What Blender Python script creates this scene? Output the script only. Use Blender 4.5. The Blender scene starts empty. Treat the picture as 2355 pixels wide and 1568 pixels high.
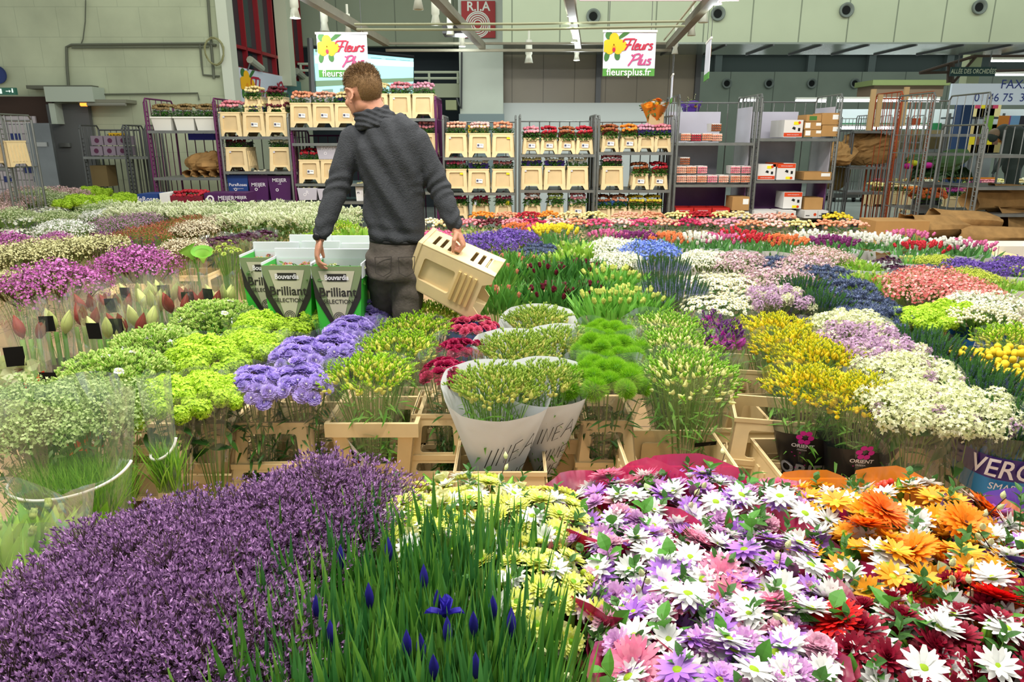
import bpy, math, random
import numpy as np
from mathutils import Vector, Matrix
from mathutils.geometry import tessellate_polygon
S = bpy.context.scene
C = S.collection
rnd = random.Random(7)
rng = np.random.default_rng(7)
PI = math.pi
# ---------------------------------------------------------------- camera, world, light, exposure
FPX, PITCH, EYE = 1640.0, math.atan(464/1640.0), 1.46
cam = bpy.data.cameras.new('camera'); co = bpy.data.objects.new('camera', cam); C.objects.link(co)
cam.sensor_fit = 'HORIZONTAL'; cam.sensor_width = 36; cam.lens = 36*FPX/2355
cam.clip_start = .05; cam.clip_end = 200
co.location = (0, 0, EYE); co.rotation_euler = (PI/2-PITCH, 0, 0)
S.camera = co
S.view_settings.view_transform = 'Standard'; S.view_settings.look = 'None'
S.view_settings.gamma = 1; S.view_settings.use_curve_mapping = False
S.view_settings.exposure = 0.65
S.cycles.max_bounces = 4; S.cycles.diffuse_bounces = 2; S.cycles.glossy_bounces = 2
S.cycles.transmission_bounces = 3; S.cycles.transparent_max_bounces = 12; S.cycles.adaptive_threshold = .03
S.cycles.sample_clamp_indirect = 4
w = bpy.data.worlds.new('world'); S.world = w; w.use_nodes = True
w.node_tree.nodes['Background'].inputs[0].default_value = (.93, 1.0, .97, 1)
w.node_tree.nodes['Background'].inputs[1].default_value = .33
def area(name, loc, sx, sy, power, col, rot=(0, 0, 0)):
    l = bpy.data.lights.new(name, 'AREA'); l.shape = 'RECTANGLE'; l.size = sx; l.size_y = sy
    l.energy = power; l.color = col
    o = bpy.data.objects.new(name, l); o.location = loc; o.rotation_euler = rot; C.objects.link(o)
    return o
# hall luminaires above the sales floor; the last two are added fill lights
area('hall_lamp_near', (-1.6, 1.6, 4.6), 3.0, .5, 128, (1, .95, .86))
area('hall_lamp_near_right', (1.9, 1.9, 4.6), 3.0, .5, 128, (1, .95, .86))
area('hall_lamp_middle', (-1.8, 5.2, 4.9), 4.0, .5, 140, (1, .96, .88))
area('hall_lamp_middle_right', (2.6, 5.4, 4.9), 4.0, .5, 155, (1, .96, .88))
area('hall_lamp_racks', (0, 7.6, 4.4), 6.0, .5, 48, (1, .96, .9), (math.radians(25), 0, 0))
area('hall_lamp_back', (-3.5, 9.0, 5.2), 4.0, .5, 22, (.86, 1, .8), (math.radians(50), 0, 0))
area('wall_fill_light', (4.5, 10.9, 4.35), 12.0, .4, 62, (.9, 1, .86), (math.radians(72), 0, 0))  # unseen fill, added to brighten the fascia and rear panels
area('far_hall_fill_light', (9.5, 17.5, 6.2), 9.0, .6, 260, (.9, 1, .95))  # extra light out of view, added to lift the far hall

# ---------------------------------------------------------------- pixel to world
_cp, _sp = math.cos(PITCH), math.sin(PITCH)
def ray(px, py):
    x = (px-1177.5)/FPX; y = -(py-784)/FPX
    return Vector((x, _cp+y*_sp, -_sp+y*_cp))
def PY(px, py, Y):
    d = ray(px, py); t = Y/d.y
    return Vector((d.x*t, Y, EYE+d.z*t))
def PZ(px, py, Z):
    d = ray(px, py); t = (Z-EYE)/d.z
    return Vector((d.x*t, d.y*t, Z))

# ---------------------------------------------------------------- materials
def lin(h):
    if isinstance(h, str):
        h = h.lstrip('#'); c = [int(h[i:i+2], 16)/255 for i in (0, 2, 4)]
        return tuple(x/12.92 if x <= .04045 else ((x+.055)/1.055)**2.4 for x in c)+(1,)
    return tuple(h)+(1,)
_mats = {}
def mat(col, col2=None, rough=.6, trans=0., metal=0., emit=0., noise=0., bump=0., spec=.35, alpha=1., nscale=8., key=None):
    k = (col, col2, rough, trans, metal, emit, noise, bump, spec, alpha, nscale)
    if k in _mats: return _mats[k]
    m = bpy.data.materials.new(key or 'm_'+str(col).lstrip('#')); m.use_nodes = True
    nt = m.node_tree; N = nt.nodes; L = nt.links
    bs = N['Principled BSDF']; out = N['Material Output']
    bs.inputs['Roughness'].default_value = rough; bs.inputs['Metallic'].default_value = metal
    bs.inputs['Specular IOR Level'].default_value = spec
    bs.inputs['Base Color'].default_value = lin(col)
    csock = None
    if col2:
        g = N.new('ShaderNodeNewGeometry'); mx = N.new('ShaderNodeMix'); mx.data_type = 'RGBA'
        mx.inputs[6].default_value = lin(col); mx.inputs[7].default_value = lin(col2)
        L.new(g.outputs['Random Per Island'], mx.inputs[0]); csock = mx.outputs[2]
    if noise:
        t = N.new('ShaderNodeTexNoise'); t.inputs['Scale'].default_value = nscale; t.inputs['Detail'].default_value = 6
        tc = N.new('ShaderNodeTexCoord'); L.new(tc.outputs['Object'], t.inputs['Vector'])
        mr = N.new('ShaderNodeMapRange'); mr.inputs[1].default_value = .3; mr.inputs[2].default_value = .7
        mr.inputs[3].default_value = 1-noise; mr.inputs[4].default_value = 1+noise*.4
        L.new(t.outputs[0], mr.inputs[0])
        mu = N.new('ShaderNodeMix'); mu.data_type = 'RGBA'; mu.blend_type = 'MULTIPLY'; mu.inputs[0].default_value = 1
        if csock: L.new(csock, mu.inputs[6])
        else: mu.inputs[6].default_value = lin(col)
        L.new(mr.outputs[0], mu.inputs[7]); csock = mu.outputs[2]
    if csock: L.new(csock, bs.inputs['Base Color'])
    if bump:
        t2 = N.new('ShaderNodeTexNoise'); t2.inputs['Scale'].default_value = nscale*2.5; t2.inputs['Detail'].default_value = 3
        tc2 = N.new('ShaderNodeTexCoord'); L.new(tc2.outputs['Object'], t2.inputs['Vector'])
        b = N.new('ShaderNodeBump'); b.inputs['Strength'].default_value = bump; b.inputs['Distance'].default_value = .01
        L.new(t2.outputs[0], b.inputs['Height']); L.new(b.outputs[0], bs.inputs['Normal'])
    if emit:
        bs.inputs['Emission Color'].default_value = lin(col); bs.inputs['Emission Strength'].default_value = emit
    if trans:
        tr = N.new('ShaderNodeBsdfTranslucent'); ms = N.new('ShaderNodeMixShader'); ms.inputs[0].default_value = trans
        tr.inputs[0].default_value = lin(col)
        if csock: L.new(csock, tr.inputs[0])
        L.new(bs.outputs[0], ms.inputs[1]); L.new(tr.outputs[0], ms.inputs[2]); L.new(ms.outputs[0], out.inputs[0])
    if alpha < 1: bs.inputs['Alpha'].default_value = alpha
    _mats[k] = m
    return m
def film(name, tint='#ffffff', haze=.06, gloss=.12, hazecol='#e8f2f2', rough=.12):
    """crinkled clear film: mostly see-through, a little milky, glossy on its folds"""
    m = bpy.data.materials.new(name); m.use_nodes = True
    nt = m.node_tree; N = nt.nodes; L = nt.links; N.clear()
    out = N.new('ShaderNodeOutputMaterial')
    tp = N.new('ShaderNodeBsdfTransparent'); tp.inputs[0].default_value = lin(tint)
    df = N.new('ShaderNodeBsdfDiffuse'); df.inputs[0].default_value = lin(hazecol)
    gl = N.new('ShaderNodeBsdfGlossy'); gl.inputs[1].default_value = rough
    tc = N.new('ShaderNodeTexCoord'); no = N.new('ShaderNodeTexNoise')
    no.inputs['Scale'].default_value = 9; no.inputs['Detail'].default_value = 2; no.inputs['Distortion'].default_value = 1.5
    mp = N.new('ShaderNodeMapping'); mp.inputs['Scale'].default_value = (1, 1, .35)
    L.new(tc.outputs['Object'], mp.inputs[0]); L.new(mp.outputs[0], no.inputs['Vector'])
    b = N.new('ShaderNodeBump'); b.inputs['Strength'].default_value = .9; b.inputs['Distance'].default_value = .03
    L.new(no.outputs[0], b.inputs['Height']); L.new(b.outputs[0], gl.inputs['Normal'])
    fr = N.new('ShaderNodeLayerWeight'); fr.inputs[0].default_value = .35
    ad = N.new('ShaderNodeMath'); ad.operation = 'MULTIPLY_ADD'; ad.inputs[1].default_value = .35; ad.inputs[2].default_value = gloss
    ad.use_clamp = True
    L.new(fr.outputs['Fresnel'], ad.inputs[0])
    m1 = N.new('ShaderNodeMixShader'); m1.inputs[0].default_value = haze
    L.new(tp.outputs[0], m1.inputs[1]); L.new(df.outputs[0], m1.inputs[2])
    m2 = N.new('ShaderNodeMixShader'); L.new(ad.outputs[0], m2.inputs[0])
    L.new(m1.outputs[0], m2.inputs[1]); L.new(gl.outputs[0], m2.inputs[2]); L.new(m2.outputs[0], out.inputs[0])
    return m
FILM = film('clear_film', haze=.025, gloss=.045, rough=.06); FILM_MILKY = film('milky_film', haze=.07, gloss=.07, rough=.1); FILM_DARK = film('film_plain', haze=.02, gloss=.03)
FILM_ORANGE = film('orange_film', '#f0902a', .62, .06, '#f08a1c', .35)
FILM_PINK = film('pink_film', '#d02860', .72, .08, '#c81a5c', .35)
FILM_PURPLE = film('purple_film', '#8a5fd0', .6, .08, '#7b4fd0', .35)
FILM_RED = film('red_film', '#b01c30', .7, .08, '#8c1a2c', .35)
PAPER = mat('#e9ebee', rough=.7, trans=.15, bump=.2, nscale=6, key='white_paper')
KRAFT = mat('#a9824f', rough=.85, noise=.25, bump=.4, nscale=10, key='kraft_paper')
CREAM = mat('#ecd2a0', rough=.42, noise=.06, nscale=14, key='cream_plastic')
CREAM2 = mat('#e6c384', rough=.45, noise=.10, nscale=11, key='ochre_plastic')
WHITEP = mat('#e9e6dc', rough=.45, key='white_plastic')
BLACKP = mat('#17171a', rough=.35, key='black_plastic')
STEEL = mat('#8d8f8c', rough=.38, metal=.75, noise=.15, key='steel')
DSTEEL = mat('#5b5d5e', rough=.45, metal=.6, key='dark_steel')
PURP = mat('#5f2452', rough=.4, metal=.1, key='purple_paint')
RUST = mat('#a84a24', rough=.5, metal=.2, key='rust_paint')
LABEL = mat('#f3f3ef', rough=.6, key='white_label')
CARD = mat('#b58a54', rough=.85, noise=.08, key='cardboard')
BLK = mat('#1a1a1a', rough=.7, key='black_ink')
STEM = mat('#5f8a34', '#87a852', rough=.6, trans=.1, key='stem_green')
DLEAF = mat('#2c5a1e', '#4b7d2a', rough=.5, trans=.22, key='leaf_dark_green')
MLEAF = mat('#4d8a25', '#79ad3c', rough=.5, trans=.28, key='leaf_green')

# ---------------------------------------------------------------- geometry
class G:
    def __init__(s, V=None, L=None, Cn=None, M=None):
        s.V = np.zeros((0, 3)) if V is None else np.asarray(V, float).reshape(-1, 3)
        s.L = np.zeros(0, int) if L is None else np.asarray(L, int)
        s.C = np.zeros(0, int) if Cn is None else np.asarray(Cn, int)
        s.M = np.zeros(len(s.C), int) if M is None else np.asarray(M, int)
    def x(s, m, mi=None):
        m = np.array(m); V = s.V@m[:3, :3].T+m[:3, 3]
        return G(V, s.L, s.C, s.M if mi is None else np.full(len(s.C), mi))
    def m(s, mi): return G(s.V, s.L, s.C, np.full(len(s.C), mi))
def J(*gs):
    if len(gs) == 1 and isinstance(gs[0], (list, tuple)): gs = gs[0]
    gs = [g for g in gs if len(g.V)]
    if not gs: return G()
    off = np.cumsum([0]+[len(g.V) for g in gs[:-1]])
    return G(np.concatenate([g.V for g in gs]), np.concatenate([g.L+o for g, o in zip(gs, off)]),
             np.concatenate([g.C for g in gs]), np.concatenate([g.M for g in gs]))
def scat(g, Ms):
    Ms = np.asarray(Ms); n = len(Ms)
    if n == 0: return G()
    V = np.einsum('nij,vj->nvi', Ms[:, :3, :3], g.V)+Ms[:, None, :3, 3]
    off = (np.arange(n)*len(g.V))[:, None]
    return G(V.reshape(-1, 3), (g.L[None]+off).reshape(-1), np.tile(g.C, n), np.tile(g.M, n))
def raw(V, F, mi=0):
    return G(V, [i for f in F for i in f], [len(f) for f in F], [mi]*len(F))
def box(x0, x1, y0, y1, z0, z1, mi=0):
    V = [(x, y, z) for z in (z0, z1) for y in (y0, y1) for x in (x0, x1)]
    return raw(V, [(0, 2, 3, 1), (4, 5, 7, 6), (0, 1, 5, 4), (2, 6, 7, 3), (0, 4, 6, 2), (1, 3, 7, 5)], mi)
def frame_of(d):
    d = np.asarray(d, float); d = d/(np.linalg.norm(d)+1e-12)
    a = np.array([0, 0, 1.]) if abs(d[2]) < .9 else np.array([1., 0, 0])
    u = np.cross(a, d); u /= np.linalg.norm(u); v = np.cross(d, u)
    return u, v, d
def tube(P, r, n=6, mi=0, cap=True, closed=False):
    P = np.asarray(P, float); k = len(P)
    r = np.full(k, r) if np.isscalar(r) else np.asarray(r, float)
    V = []; u = None
    for i in range(k):
        if closed: d = P[(i+1) % k]-P[i-1]
        else: d = P[min(i+1, k-1)]-P[max(i-1, 0)]
        if u is None: u, v, _ = frame_of(d)
        else:
            dn = d/(np.linalg.norm(d)+1e-12); u = u-dn*np.dot(u, dn); u /= np.linalg.norm(u)+1e-12; v = np.cross(dn, u)
        for j in range(n):
            a = 2*PI*j/n; V.append(P[i]+r[i]*(math.cos(a)*u+math.sin(a)*v))
    F = []
    for i in range(k if closed else k-1):
        for j in range(n):
            a = i*n+j; b = i*n+(j+1) % n; i2 = (i+1) % k
            F.append((a, b, i2*n+(j+1) % n, i2*n+j))
    if cap and not closed:
        F.append(tuple(range(n-1, -1, -1))); F.append(tuple((k-1)*n+j for j in range(n)))
    return raw(V, F, mi)
def bar(a, b, r, n=6, mi=0): return tube([a, b], r, n, mi)
def lathe(prof, n=16, mi=0):
    V = [(r*math.cos(2*PI*j/n), r*math.sin(2*PI*j/n), z) for r, z in prof for j in range(n)]
    F = [(i*n+j, i*n+(j+1) % n, (i+1)*n+(j+1) % n, (i+1)*n+j) for i in range(len(prof)-1) for j in range(n)]
    return raw(V, F, mi)
def egg(r, L, n=6, k=4, tip=.6, mi=0):
    """bud: closed tapered ovoid along +z from 0 to L"""
    pr = [(0, 0)]+[(r*math.sin(PI*(t/(k))**tip), L*t/k) for t in range(1, k)]+[(0, L)]
    return lathe([(max(a, .0001), b) for a, b in pr], n, mi)
def sphere(r, n=8, k=6, mi=0, c=(0, 0, 0)):
    g = lathe([(max(r*math.sin(PI*i/k), 1e-5), -r*math.cos(PI*i/k)) for i in range(k+1)], n, mi)
    g.V = g.V+np.array(c); return g
def petal(L, W, cup=.15, seg=4, curl=0., cols=2, tip=1., mi=0, base=.35):
    """petal from origin along +y, facing +z"""
    V = []; F = []
    for i in range(seg+1):
        t = i/seg
        wd = W*.5*max(.02, (base+(1-base)*math.sin(PI*min(1, t*.62+.0)))*(1 if t < .75 else (1-((t-.75)/.25)**2*tip)))
        z = curl*L*t*t
        for j in range(cols+1):
            u = -1+2*j/cols
            V.append((u*wd, L*t, z+cup*W*(u*u)))
    for i in range(seg):
        for j in range(cols):
            a = i*(cols+1)+j; F.append((a, a+1, a+cols+2, a+cols+1))
    return raw(V, F, mi)
def leaf(L, W, seg=4, bend=.2, fold=.2, mi=0):
    V = []; F = []
    for i in range(seg+1):
        t = i/seg; wd = W*.5*math.sin(PI*min(.995, max(.03, t**.8)))
        y = L*t; z = -bend*L*t*t
        V += [(-wd, y, z+fold*wd), (0, y, z), (wd, y, z+fold*wd)]
    for i in range(seg):
        a = i*3; F += [(a, a+1, a+4, a+3), (a+1, a+2, a+5, a+4)]
    return raw(V, F, mi)
def blade(L, W, seg=5, bend=.1, mi=0):
    """upright strap leaf along +z, bending to +y"""
    V = []; F = []
    for i in range(seg+1):
        t = i/seg; wd = W*.5*(1 if t < .55 else max(.02, 1-((t-.55)/.45)**1.6)); y = bend*L*t*t
        V += [(-wd, y, L*t), (0, y-wd*.35, L*t), (wd, y, L*t)]
    for i in range(seg):
        a = i*3; F += [(a, a+1, a+4, a+3), (a+1, a+2, a+5, a+4)]
    return raw(V, F, mi)
def Rz(a): return np.array(Matrix.Rotation(a, 4, 'Z'))
def Rx(a): return np.array(Matrix.Rotation(a, 4, 'X'))
def Ry(a): return np.array(Matrix.Rotation(a, 4, 'Y'))
def T(x, y=0, z=0):
    m = np.eye(4); m[:3, 3] = (x, y, z) if not hasattr(x, '__len__') else x; return m
def Sc(x, y=None, z=None): return np.diag([x, x if y is None else y, x if z is None else z, 1.])
def orient(P, D, s=1., spin=None):
    """matrices that put +z along D at P; arrays"""
    P = np.asarray(P, float); D = np.asarray(D, float); n = len(P)
    D = D/np.linalg.norm(D, axis=1, keepdims=True)
    a = np.where(np.abs(D[:, 2:3]) < .9, np.array([[0, 0, 1.]]), np.array([[1., 0, 0]]))
    u = np.cross(a, D); u /= np.linalg.norm(u, axis=1, keepdims=True); v = np.cross(D, u)
    sp = rng.uniform(0, 2*PI, n) if spin is None else np.asarray(spin)*np.ones(n)
    c, s_ = np.cos(sp)[:, None], np.sin(sp)[:, None]
    uu = c*u+s_*v; vv = -s_*u+c*v
    sc = (np.asarray(s)*np.ones(n))[:, None]
    M = np.zeros((n, 4, 4)); M[:, :3, 0] = uu*sc; M[:, :3, 1] = vv*sc; M[:, :3, 2] = D*sc; M[:, :3, 3] = P; M[:, 3, 3] = 1
    return M
def flat(outer, holes=(), th=.004, mi=0):
    """polygon in the xz plane (facing -y), with holes, given thickness into +y"""
    loops = [[Vector((x, z, 0)) for x, z in outer]]+[[Vector((x, z, 0)) for x, z in h] for h in holes]
    tri = tessellate_polygon(loops); pts = [p for l in loops for p in l]; n = len(pts)
    V = [(p.x, 0, p.y) for p in pts]+[(p.x, th, p.y) for p in pts]
    F = []
    for t in tri:
        a, b, c = [pts[i] for i in t]
        cr = (b.x-a.x)*(c.y-a.y)-(b.y-a.y)*(c.x-a.x)
        t = tuple(t) if cr > 0 else tuple(t[::-1])
        F.append(t); F.append(tuple(i+n for i in t[::-1]))
    o = 0
    for l in loops:
        k = len(l)
        for i in range(k):
            a = o+i; b = o+(i+1) % k; F.append((a, b, b+n, a+n) if l is not loops[0] else (b, a, a+n, b+n))
        o += k
    return raw(V, F, mi)
def rrect(x0, x1, z0, z1, r, x0t=None, x1t=None, k=3):
    """rounded rectangle loop, optional other x range at the top (trapezoid)"""
    x0t = x0 if x0t is None else x0t; x1t = x1 if x1t is None else x1t
    cs = [(x0+r, z0+r, PI), (x1-r, z0+r, 1.5*PI), (x1t-r, z1-r, 0), (x0t+r, z1-r, .5*PI)]
    return [(cx+r*math.cos(a+j*PI/2/k), cz+r*math.sin(a+j*PI/2/k)) for cx, cz, a in cs for j in range(k+1)]

_used = {}
def mesh(name, g, mats, smooth=False):
    me = bpy.data.meshes.new(name)
    nv, nl, nf = len(g.V), len(g.L), len(g.C)
    me.vertices.add(nv); me.vertices.foreach_set('co', g.V.astype(np.float32).ravel())
    me.loops.add(nl); me.loops.foreach_set('vertex_index', g.L.astype(np.int32))
    me.polygons.add(nf)
    st = np.concatenate([[0], np.cumsum(g.C)[:-1]]).astype(np.int32) if nf else np.zeros(0, np.int32)
    me.polygons.foreach_set('loop_start', st)
    me.polygons.foreach_set('material_index', g.M.astype(np.int32))
    me.polygons.foreach_set('use_smooth', np.full(nf, bool(smooth)))
    for m in (mats if isinstance(mats, (list, tuple)) else [mats]): me.materials.append(m)
    me.update(calc_edges=True)
    if smooth == 'auto': me.set_sharp_from_angle(angle=math.radians(40))
    return me
def ob(name, data, parent=None, mtx=None):
    o = bpy.data.objects.new(name, data); C.objects.link(o)
    if parent: o.parent = parent
    if mtx is not None: o.matrix_local = Matrix(np.array(mtx).tolist())
    return o
def part(name, g, mats, parent, smooth=False, label=None, kind=None):
    o = ob(name, mesh(name, g, mats, smooth), parent)
    if label: o['label'] = label
    if kind: o['kind'] = kind
    return o
def tag(o, label, cat, group=None, kind=None):
    o['label'] = label; o['category'] = cat
    if group: o['group'] = group
    if kind: o['kind'] = kind
    return o
def thing(name, label, cat, loc=(0, 0, 0), rz=0., group=None):
    o = ob(name, None); o.empty_display_size = .05; o.location = loc; o.rotation_euler = (0, 0, rz)
    return tag(o, label, cat, group)
def single(name, g, mats, label, cat, smooth=False, group=None, loc=None, rz=0.):
    o = ob(name, mesh(name, g, mats, smooth))
    if loc is not None: o.location = loc; o.rotation_euler = (0, 0, rz)
    return tag(o, label, cat, group)
def struct(name, g, mats, smooth=False, parent=None):
    o = ob(name, mesh(name, g, mats, smooth), parent)
    if not parent: o['kind'] = 'structure'
    return o
_kids = {}
def clone(o, label=None, group=None):
    def cp(a, par):
        c = a.copy(); C.objects.link(c); c.parent = par
        for ch in list(a.children): cp(ch, c)
        return c
    c = cp(o, None)
    if label: c['label'] = label
    if group: c['group'] = group
    return c
def textg(s, size=.1, depth=0., shear=0., res=3, align='CENTER', width=1., bold=0.):
    cu = bpy.data.curves.new('t', 'FONT'); cu.body = s; cu.size = size; cu.extrude = depth; cu.shear = shear
    cu.resolution_u = res; cu.align_x = align; cu.align_y = 'CENTER'; cu.offset = bold*size
    o = bpy.data.objects.new('t', cu); dg = bpy.context.evaluated_depsgraph_get()
    me = bpy.data.meshes.new_from_object(o)
    V = np.zeros(len(me.vertices)*3); me.vertices.foreach_get('co', V); V = V.reshape(-1, 3)
    L = np.zeros(len(me.loops), int); me.loops.foreach_get('vertex_index', L)
    Cn = np.array([p.loop_total for p in me.polygons], int)
    bpy.data.meshes.remove(me); bpy.data.objects.remove(o); bpy.data.curves.remove(cu)
    V = np.stack([V[:, 0]*width, -V[:, 2], V[:, 1]], 1)          # reads in the xz plane, facing -y
    return G(V, L, Cn)
ORD = ['leftmost', 'second from left', 'third from left', 'fourth from left', 'fifth from left', 'sixth from left', 'seventh from left', 'eighth from left']
def ordn(i, n):
    if i == 0: return 'leftmost'
    if i == n-1: return 'rightmost'
    if n == 3: return 'middle'
    if i == n-2: return 'second from right'
    return ORD[i]

# ================================================================ THE HALL
def wallmat(name, col, mort, bw, bh, msize=.006, off=.5, noise=.12, rough=.7, axis='XZ', sx=0., sz=0.):
    m = bpy.data.materials.new(name); m.use_nodes = True; nt = m.node_tree; N = nt.nodes; L = nt.links
    tc = N.new('ShaderNodeTexCoord'); sp = N.new('ShaderNodeSeparateXYZ'); cb = N.new('ShaderNodeCombineXYZ')
    L.new(tc.outputs['Object'], sp.inputs[0])
    L.new(sp.outputs[axis[0]], cb.inputs[0]); L.new(sp.outputs[axis[1]], cb.inputs[1])
    mp = N.new('ShaderNodeMapping'); mp.inputs['Location'].default_value = (sx, sz, 0); L.new(cb.outputs[0], mp.inputs[0])
    b = N.new('ShaderNodeTexBrick'); b.offset = off; b.inputs['Scale'].default_value = 1
    b.inputs['Color1'].default_value = lin(col); b.inputs['Color2'].default_value = lin(col); b.inputs['Mortar'].default_value = lin(mort)
    b.inputs['Mortar Size'].default_value = msize; b.inputs['Mortar Smooth'].default_value = .3
    b.inputs['Brick Width'].default_value = bw; b.inputs['Row Height'].default_value = bh
    L.new(mp.outputs[0], b.inputs['Vector'])
    n = N.new('ShaderNodeTexNoise'); n.inputs['Scale'].default_value = 1.3; n.inputs['Detail'].default_value = 8
    L.new(tc.outputs['Object'], n.inputs['Vector'])
    mr = N.new('ShaderNodeMapRange'); mr.inputs[1].default_value = .35; mr.inputs[2].default_value = .65; mr.inputs[3].default_value = 1-noise; mr.inputs[4].default_value = 1
    L.new(n.outputs[0], mr.inputs[0])
    mu = N.new('ShaderNodeMix'); mu.data_type = 'RGBA'; mu.blend_type = 'MULTIPLY'; mu.inputs[0].default_value = 1
    L.new(b.outputs[0], mu.inputs[6]); L.new(mr.outputs[0], mu.inputs[7])
    bs = N['Principled BSDF']; bs.inputs['Roughness'].default_value = rough
    L.new(mu.outputs[2], bs.inputs['Base Color'])
    bp = N.new('ShaderNodeBump'); bp.inputs['Strength'].default_value = .25; bp.inputs['Distance'].default_value = .01
    L.new(b.outputs['Fac'], bp.inputs['Height']); bp.invert = True; L.new(bp.outputs[0], bs.inputs['Normal'])
    return m
def span(px0, px1, py0, py1, Y):
    """x0,x1,z0,z1 of a frontal rectangle at depth Y (x taken at mid height)"""
    pm = (py0+py1)/2
    return PY(px0, pm, Y).x, PY(px1, pm, Y).x, PY(px0, py1, Y).z, PY(px0, py0, Y).z

FLOORM = wallmat('floor_tiles', '#c9a67c', '#7c6650', .5, .5, .006, 0, .22, .35, 'XY')
FARFLOOR = mat('#8a918c', rough=.3, noise=.15, nscale=1.5, key='far_floor')
struct('floor', box(-9, 14, -1.5, 12.4, -.1, 0), FLOORM)
struct('floor', box(-9, 16, 12.4, 34, -.1, -.001), FARFLOOR)
# left block wall, seen straight on
WY = 11.6
LX = PY(515, 120, WY).x
BLOCK = wallmat('painted_block_wall', '#b9c0a2', '#a9b095', .62, .42, .005, .5, .22)
struct('wall_left', box(-13, LX, WY, WY+.3, 0, 7.5), BLOCK)
# side wall with the red office windows, running back from the corner
SX0, SX1, SY0, SY1 = LX, PY(712, 200, 15.2).x, WY+.3, 15.2
def side(u, z, off=0.):          # u 0..1 along the side wall
    d = Vector((SX1-SX0, SY1-SY0, 0)); n = Vector((d.y, -d.x, 0)).normalized()
    p = Vector((SX0, SY0, 0))+d*u+n*off; return Vector((p.x, p.y, z))
def sbox(u0, u1, z0, z1, t0, t1, mi=0):
    V = [side(u, z, t) for z in (z0, z1) for t in (t0, t1) for u in (u0, u1)]
    return raw([tuple(v) for v in V], [(0, 2, 3, 1), (4, 5, 7, 6), (0, 1, 5, 4), (2, 6, 7, 3), (0, 4, 6, 2), (1, 3, 7, 5)], mi)
ZW = PY(504, 158, WY).z
struct('wall_side', sbox(0, 1, 0, ZW, -.3, 0), mat('#aeb39c', rough=.7, key='side_wall_paint'))
REDF = mat('#8c1d26', rough=.4, key='red_frame'); DGLASS = mat('#27363a', rough=.08, spec=.9, key='dark_glass')
wd = ob('window_1', mesh('window_1', sbox(0, 1, ZW, 7.5, -.12, -.08), DGLASS)); wd['kind'] = 'structure'
ZM = PY(504, 96, WY).z
fr = [sbox(0, 1, ZW, ZW+.08, -.09, 0), sbox(0, 1, ZM-.025, ZM+.025, -.09, 0)]
for u in (0, .17, .34, .52, .64, .8, .93): fr.append(sbox(u, u+.009, ZW, 7.4, -.09, 0))
struct('window_frame', J(fr), REDF, parent=wd)
CREAMP = mat('#c9cbb2', rough=.6, key='cream_paint')
struct('trim_1', sbox(.55, .62, ZW-.1, 7.5, 0, .22), CREAMP)
struct('trim_2', box(LX-.02, LX+.14, WY-.1, WY+.16, 0, 7.5), mat('#c8cdbd', rough=.6, key='white_column_paint'))
# rear wall: dark recess with gallery, cream cladding above
BACK = wallmat('cream_cladding_back', '#8f9781', '#6d7464', 1.15, 9, .012, 0, .08)
x0, x1, _, _ = span(712, 1150, 0, 105, 15.2)
zb = PY(900, 106, 15.2).z
struct('wall_back', box(SX1-.4, x1+.2, 15.2, 15.4, zb, 8), BACK)
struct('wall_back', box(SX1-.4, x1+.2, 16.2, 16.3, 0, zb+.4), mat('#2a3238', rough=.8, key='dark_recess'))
# white pillar
px0, px1, _, _ = span(1056, 1157, 0, 300, 14.4)
PILL = mat('#c6cfc4', rough=.6, noise=.06, nscale=2, key='pillar_paint')
struct('trim_3', box(px0, px1, 14.4, 15.1, 0, 8), PILL)
struct('baseboard_1', box(px0-.02, px1+.02, 14.34, 14.4, PY(1100, 420, 14.4).z, PY(1100, 262, 14.4).z), mat('#7d8f93', rough=.5, key='blue_grey_paint'))
# brown panels and white base wall between pillar and far hall
bx0, bx1, bz0, bz1 = span(1157, 1604, 105, 237, 15.0)
BROWN = wallmat('taupe_panels', '#8d8470', '#69614f', .62, 12, .01, 0, .1, .3)
struct('wall_back', box(px1, bx1, 15.0, 15.2, bz0, bz1+.5), BROWN)
struct('wall_back', box(px1, bx1, 14.9, 15.2, 0, bz0), mat('#d5dcdc', rough=.6, key='white_base_wall'))
for pxx in (1376, 1604):
    c = PY(pxx, 170, 14.98).x
    struct('trim_4', box(c-.05, c+.05, 14.9, 15.0, bz0, bz1+.4), DSTEEL)
# the big cream fascia with round vents
FY = 13.2
fx0 = PY(1156, 60, FY).x; fz = PY(1600, 97, FY).z; fzl = PY(1300, 108, FY).z
FASC = wallmat('cream_fascia', '#b3bda2', '#7b8470', .82, 20, .014, 0, .07)
struct('wall_front_fascia', box(fx0, 15, FY, FY+.25, fz, 8), FASC)
SOFF = mat('#9aa39a', rough=.25, metal=.6, key='soffit_metal')
struct('ceiling', box(fx0, 15, FY, FY+1.6, fz-.03, fz), SOFF)
for k in range(14):
    xx = PY(1560, 100, FY).x+k*.82
    struct('trim_5', box(xx-.012, xx+.012, FY-.015, FY+1.5, fz-.06, fz-.03), DSTEEL)
VENTM = mat('#6f7872', rough=.5, key='vent_grey'); VENTD = mat('#101413', rough=.9, key='vent_black')
def vent(px, py, Y, r, label, grp=None):
    p = PY(px, py, Y)
    t = thing('air_vent', label, 'vent', p, 0, grp)
    g = lathe([(r, 0), (r*1.05, .25*r*2), (r*.9, .28*r*2), (r*.62, .1*r*2)], 24).x(Rx(PI/2)@T(0, 0, 0))
    part('ring', g, VENTM, t, True)
    part('opening', lathe([(.001, .1*r*2), (r*.64, .1*r*2)], 20).x(Rx(PI/2)), VENTD, t)
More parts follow.
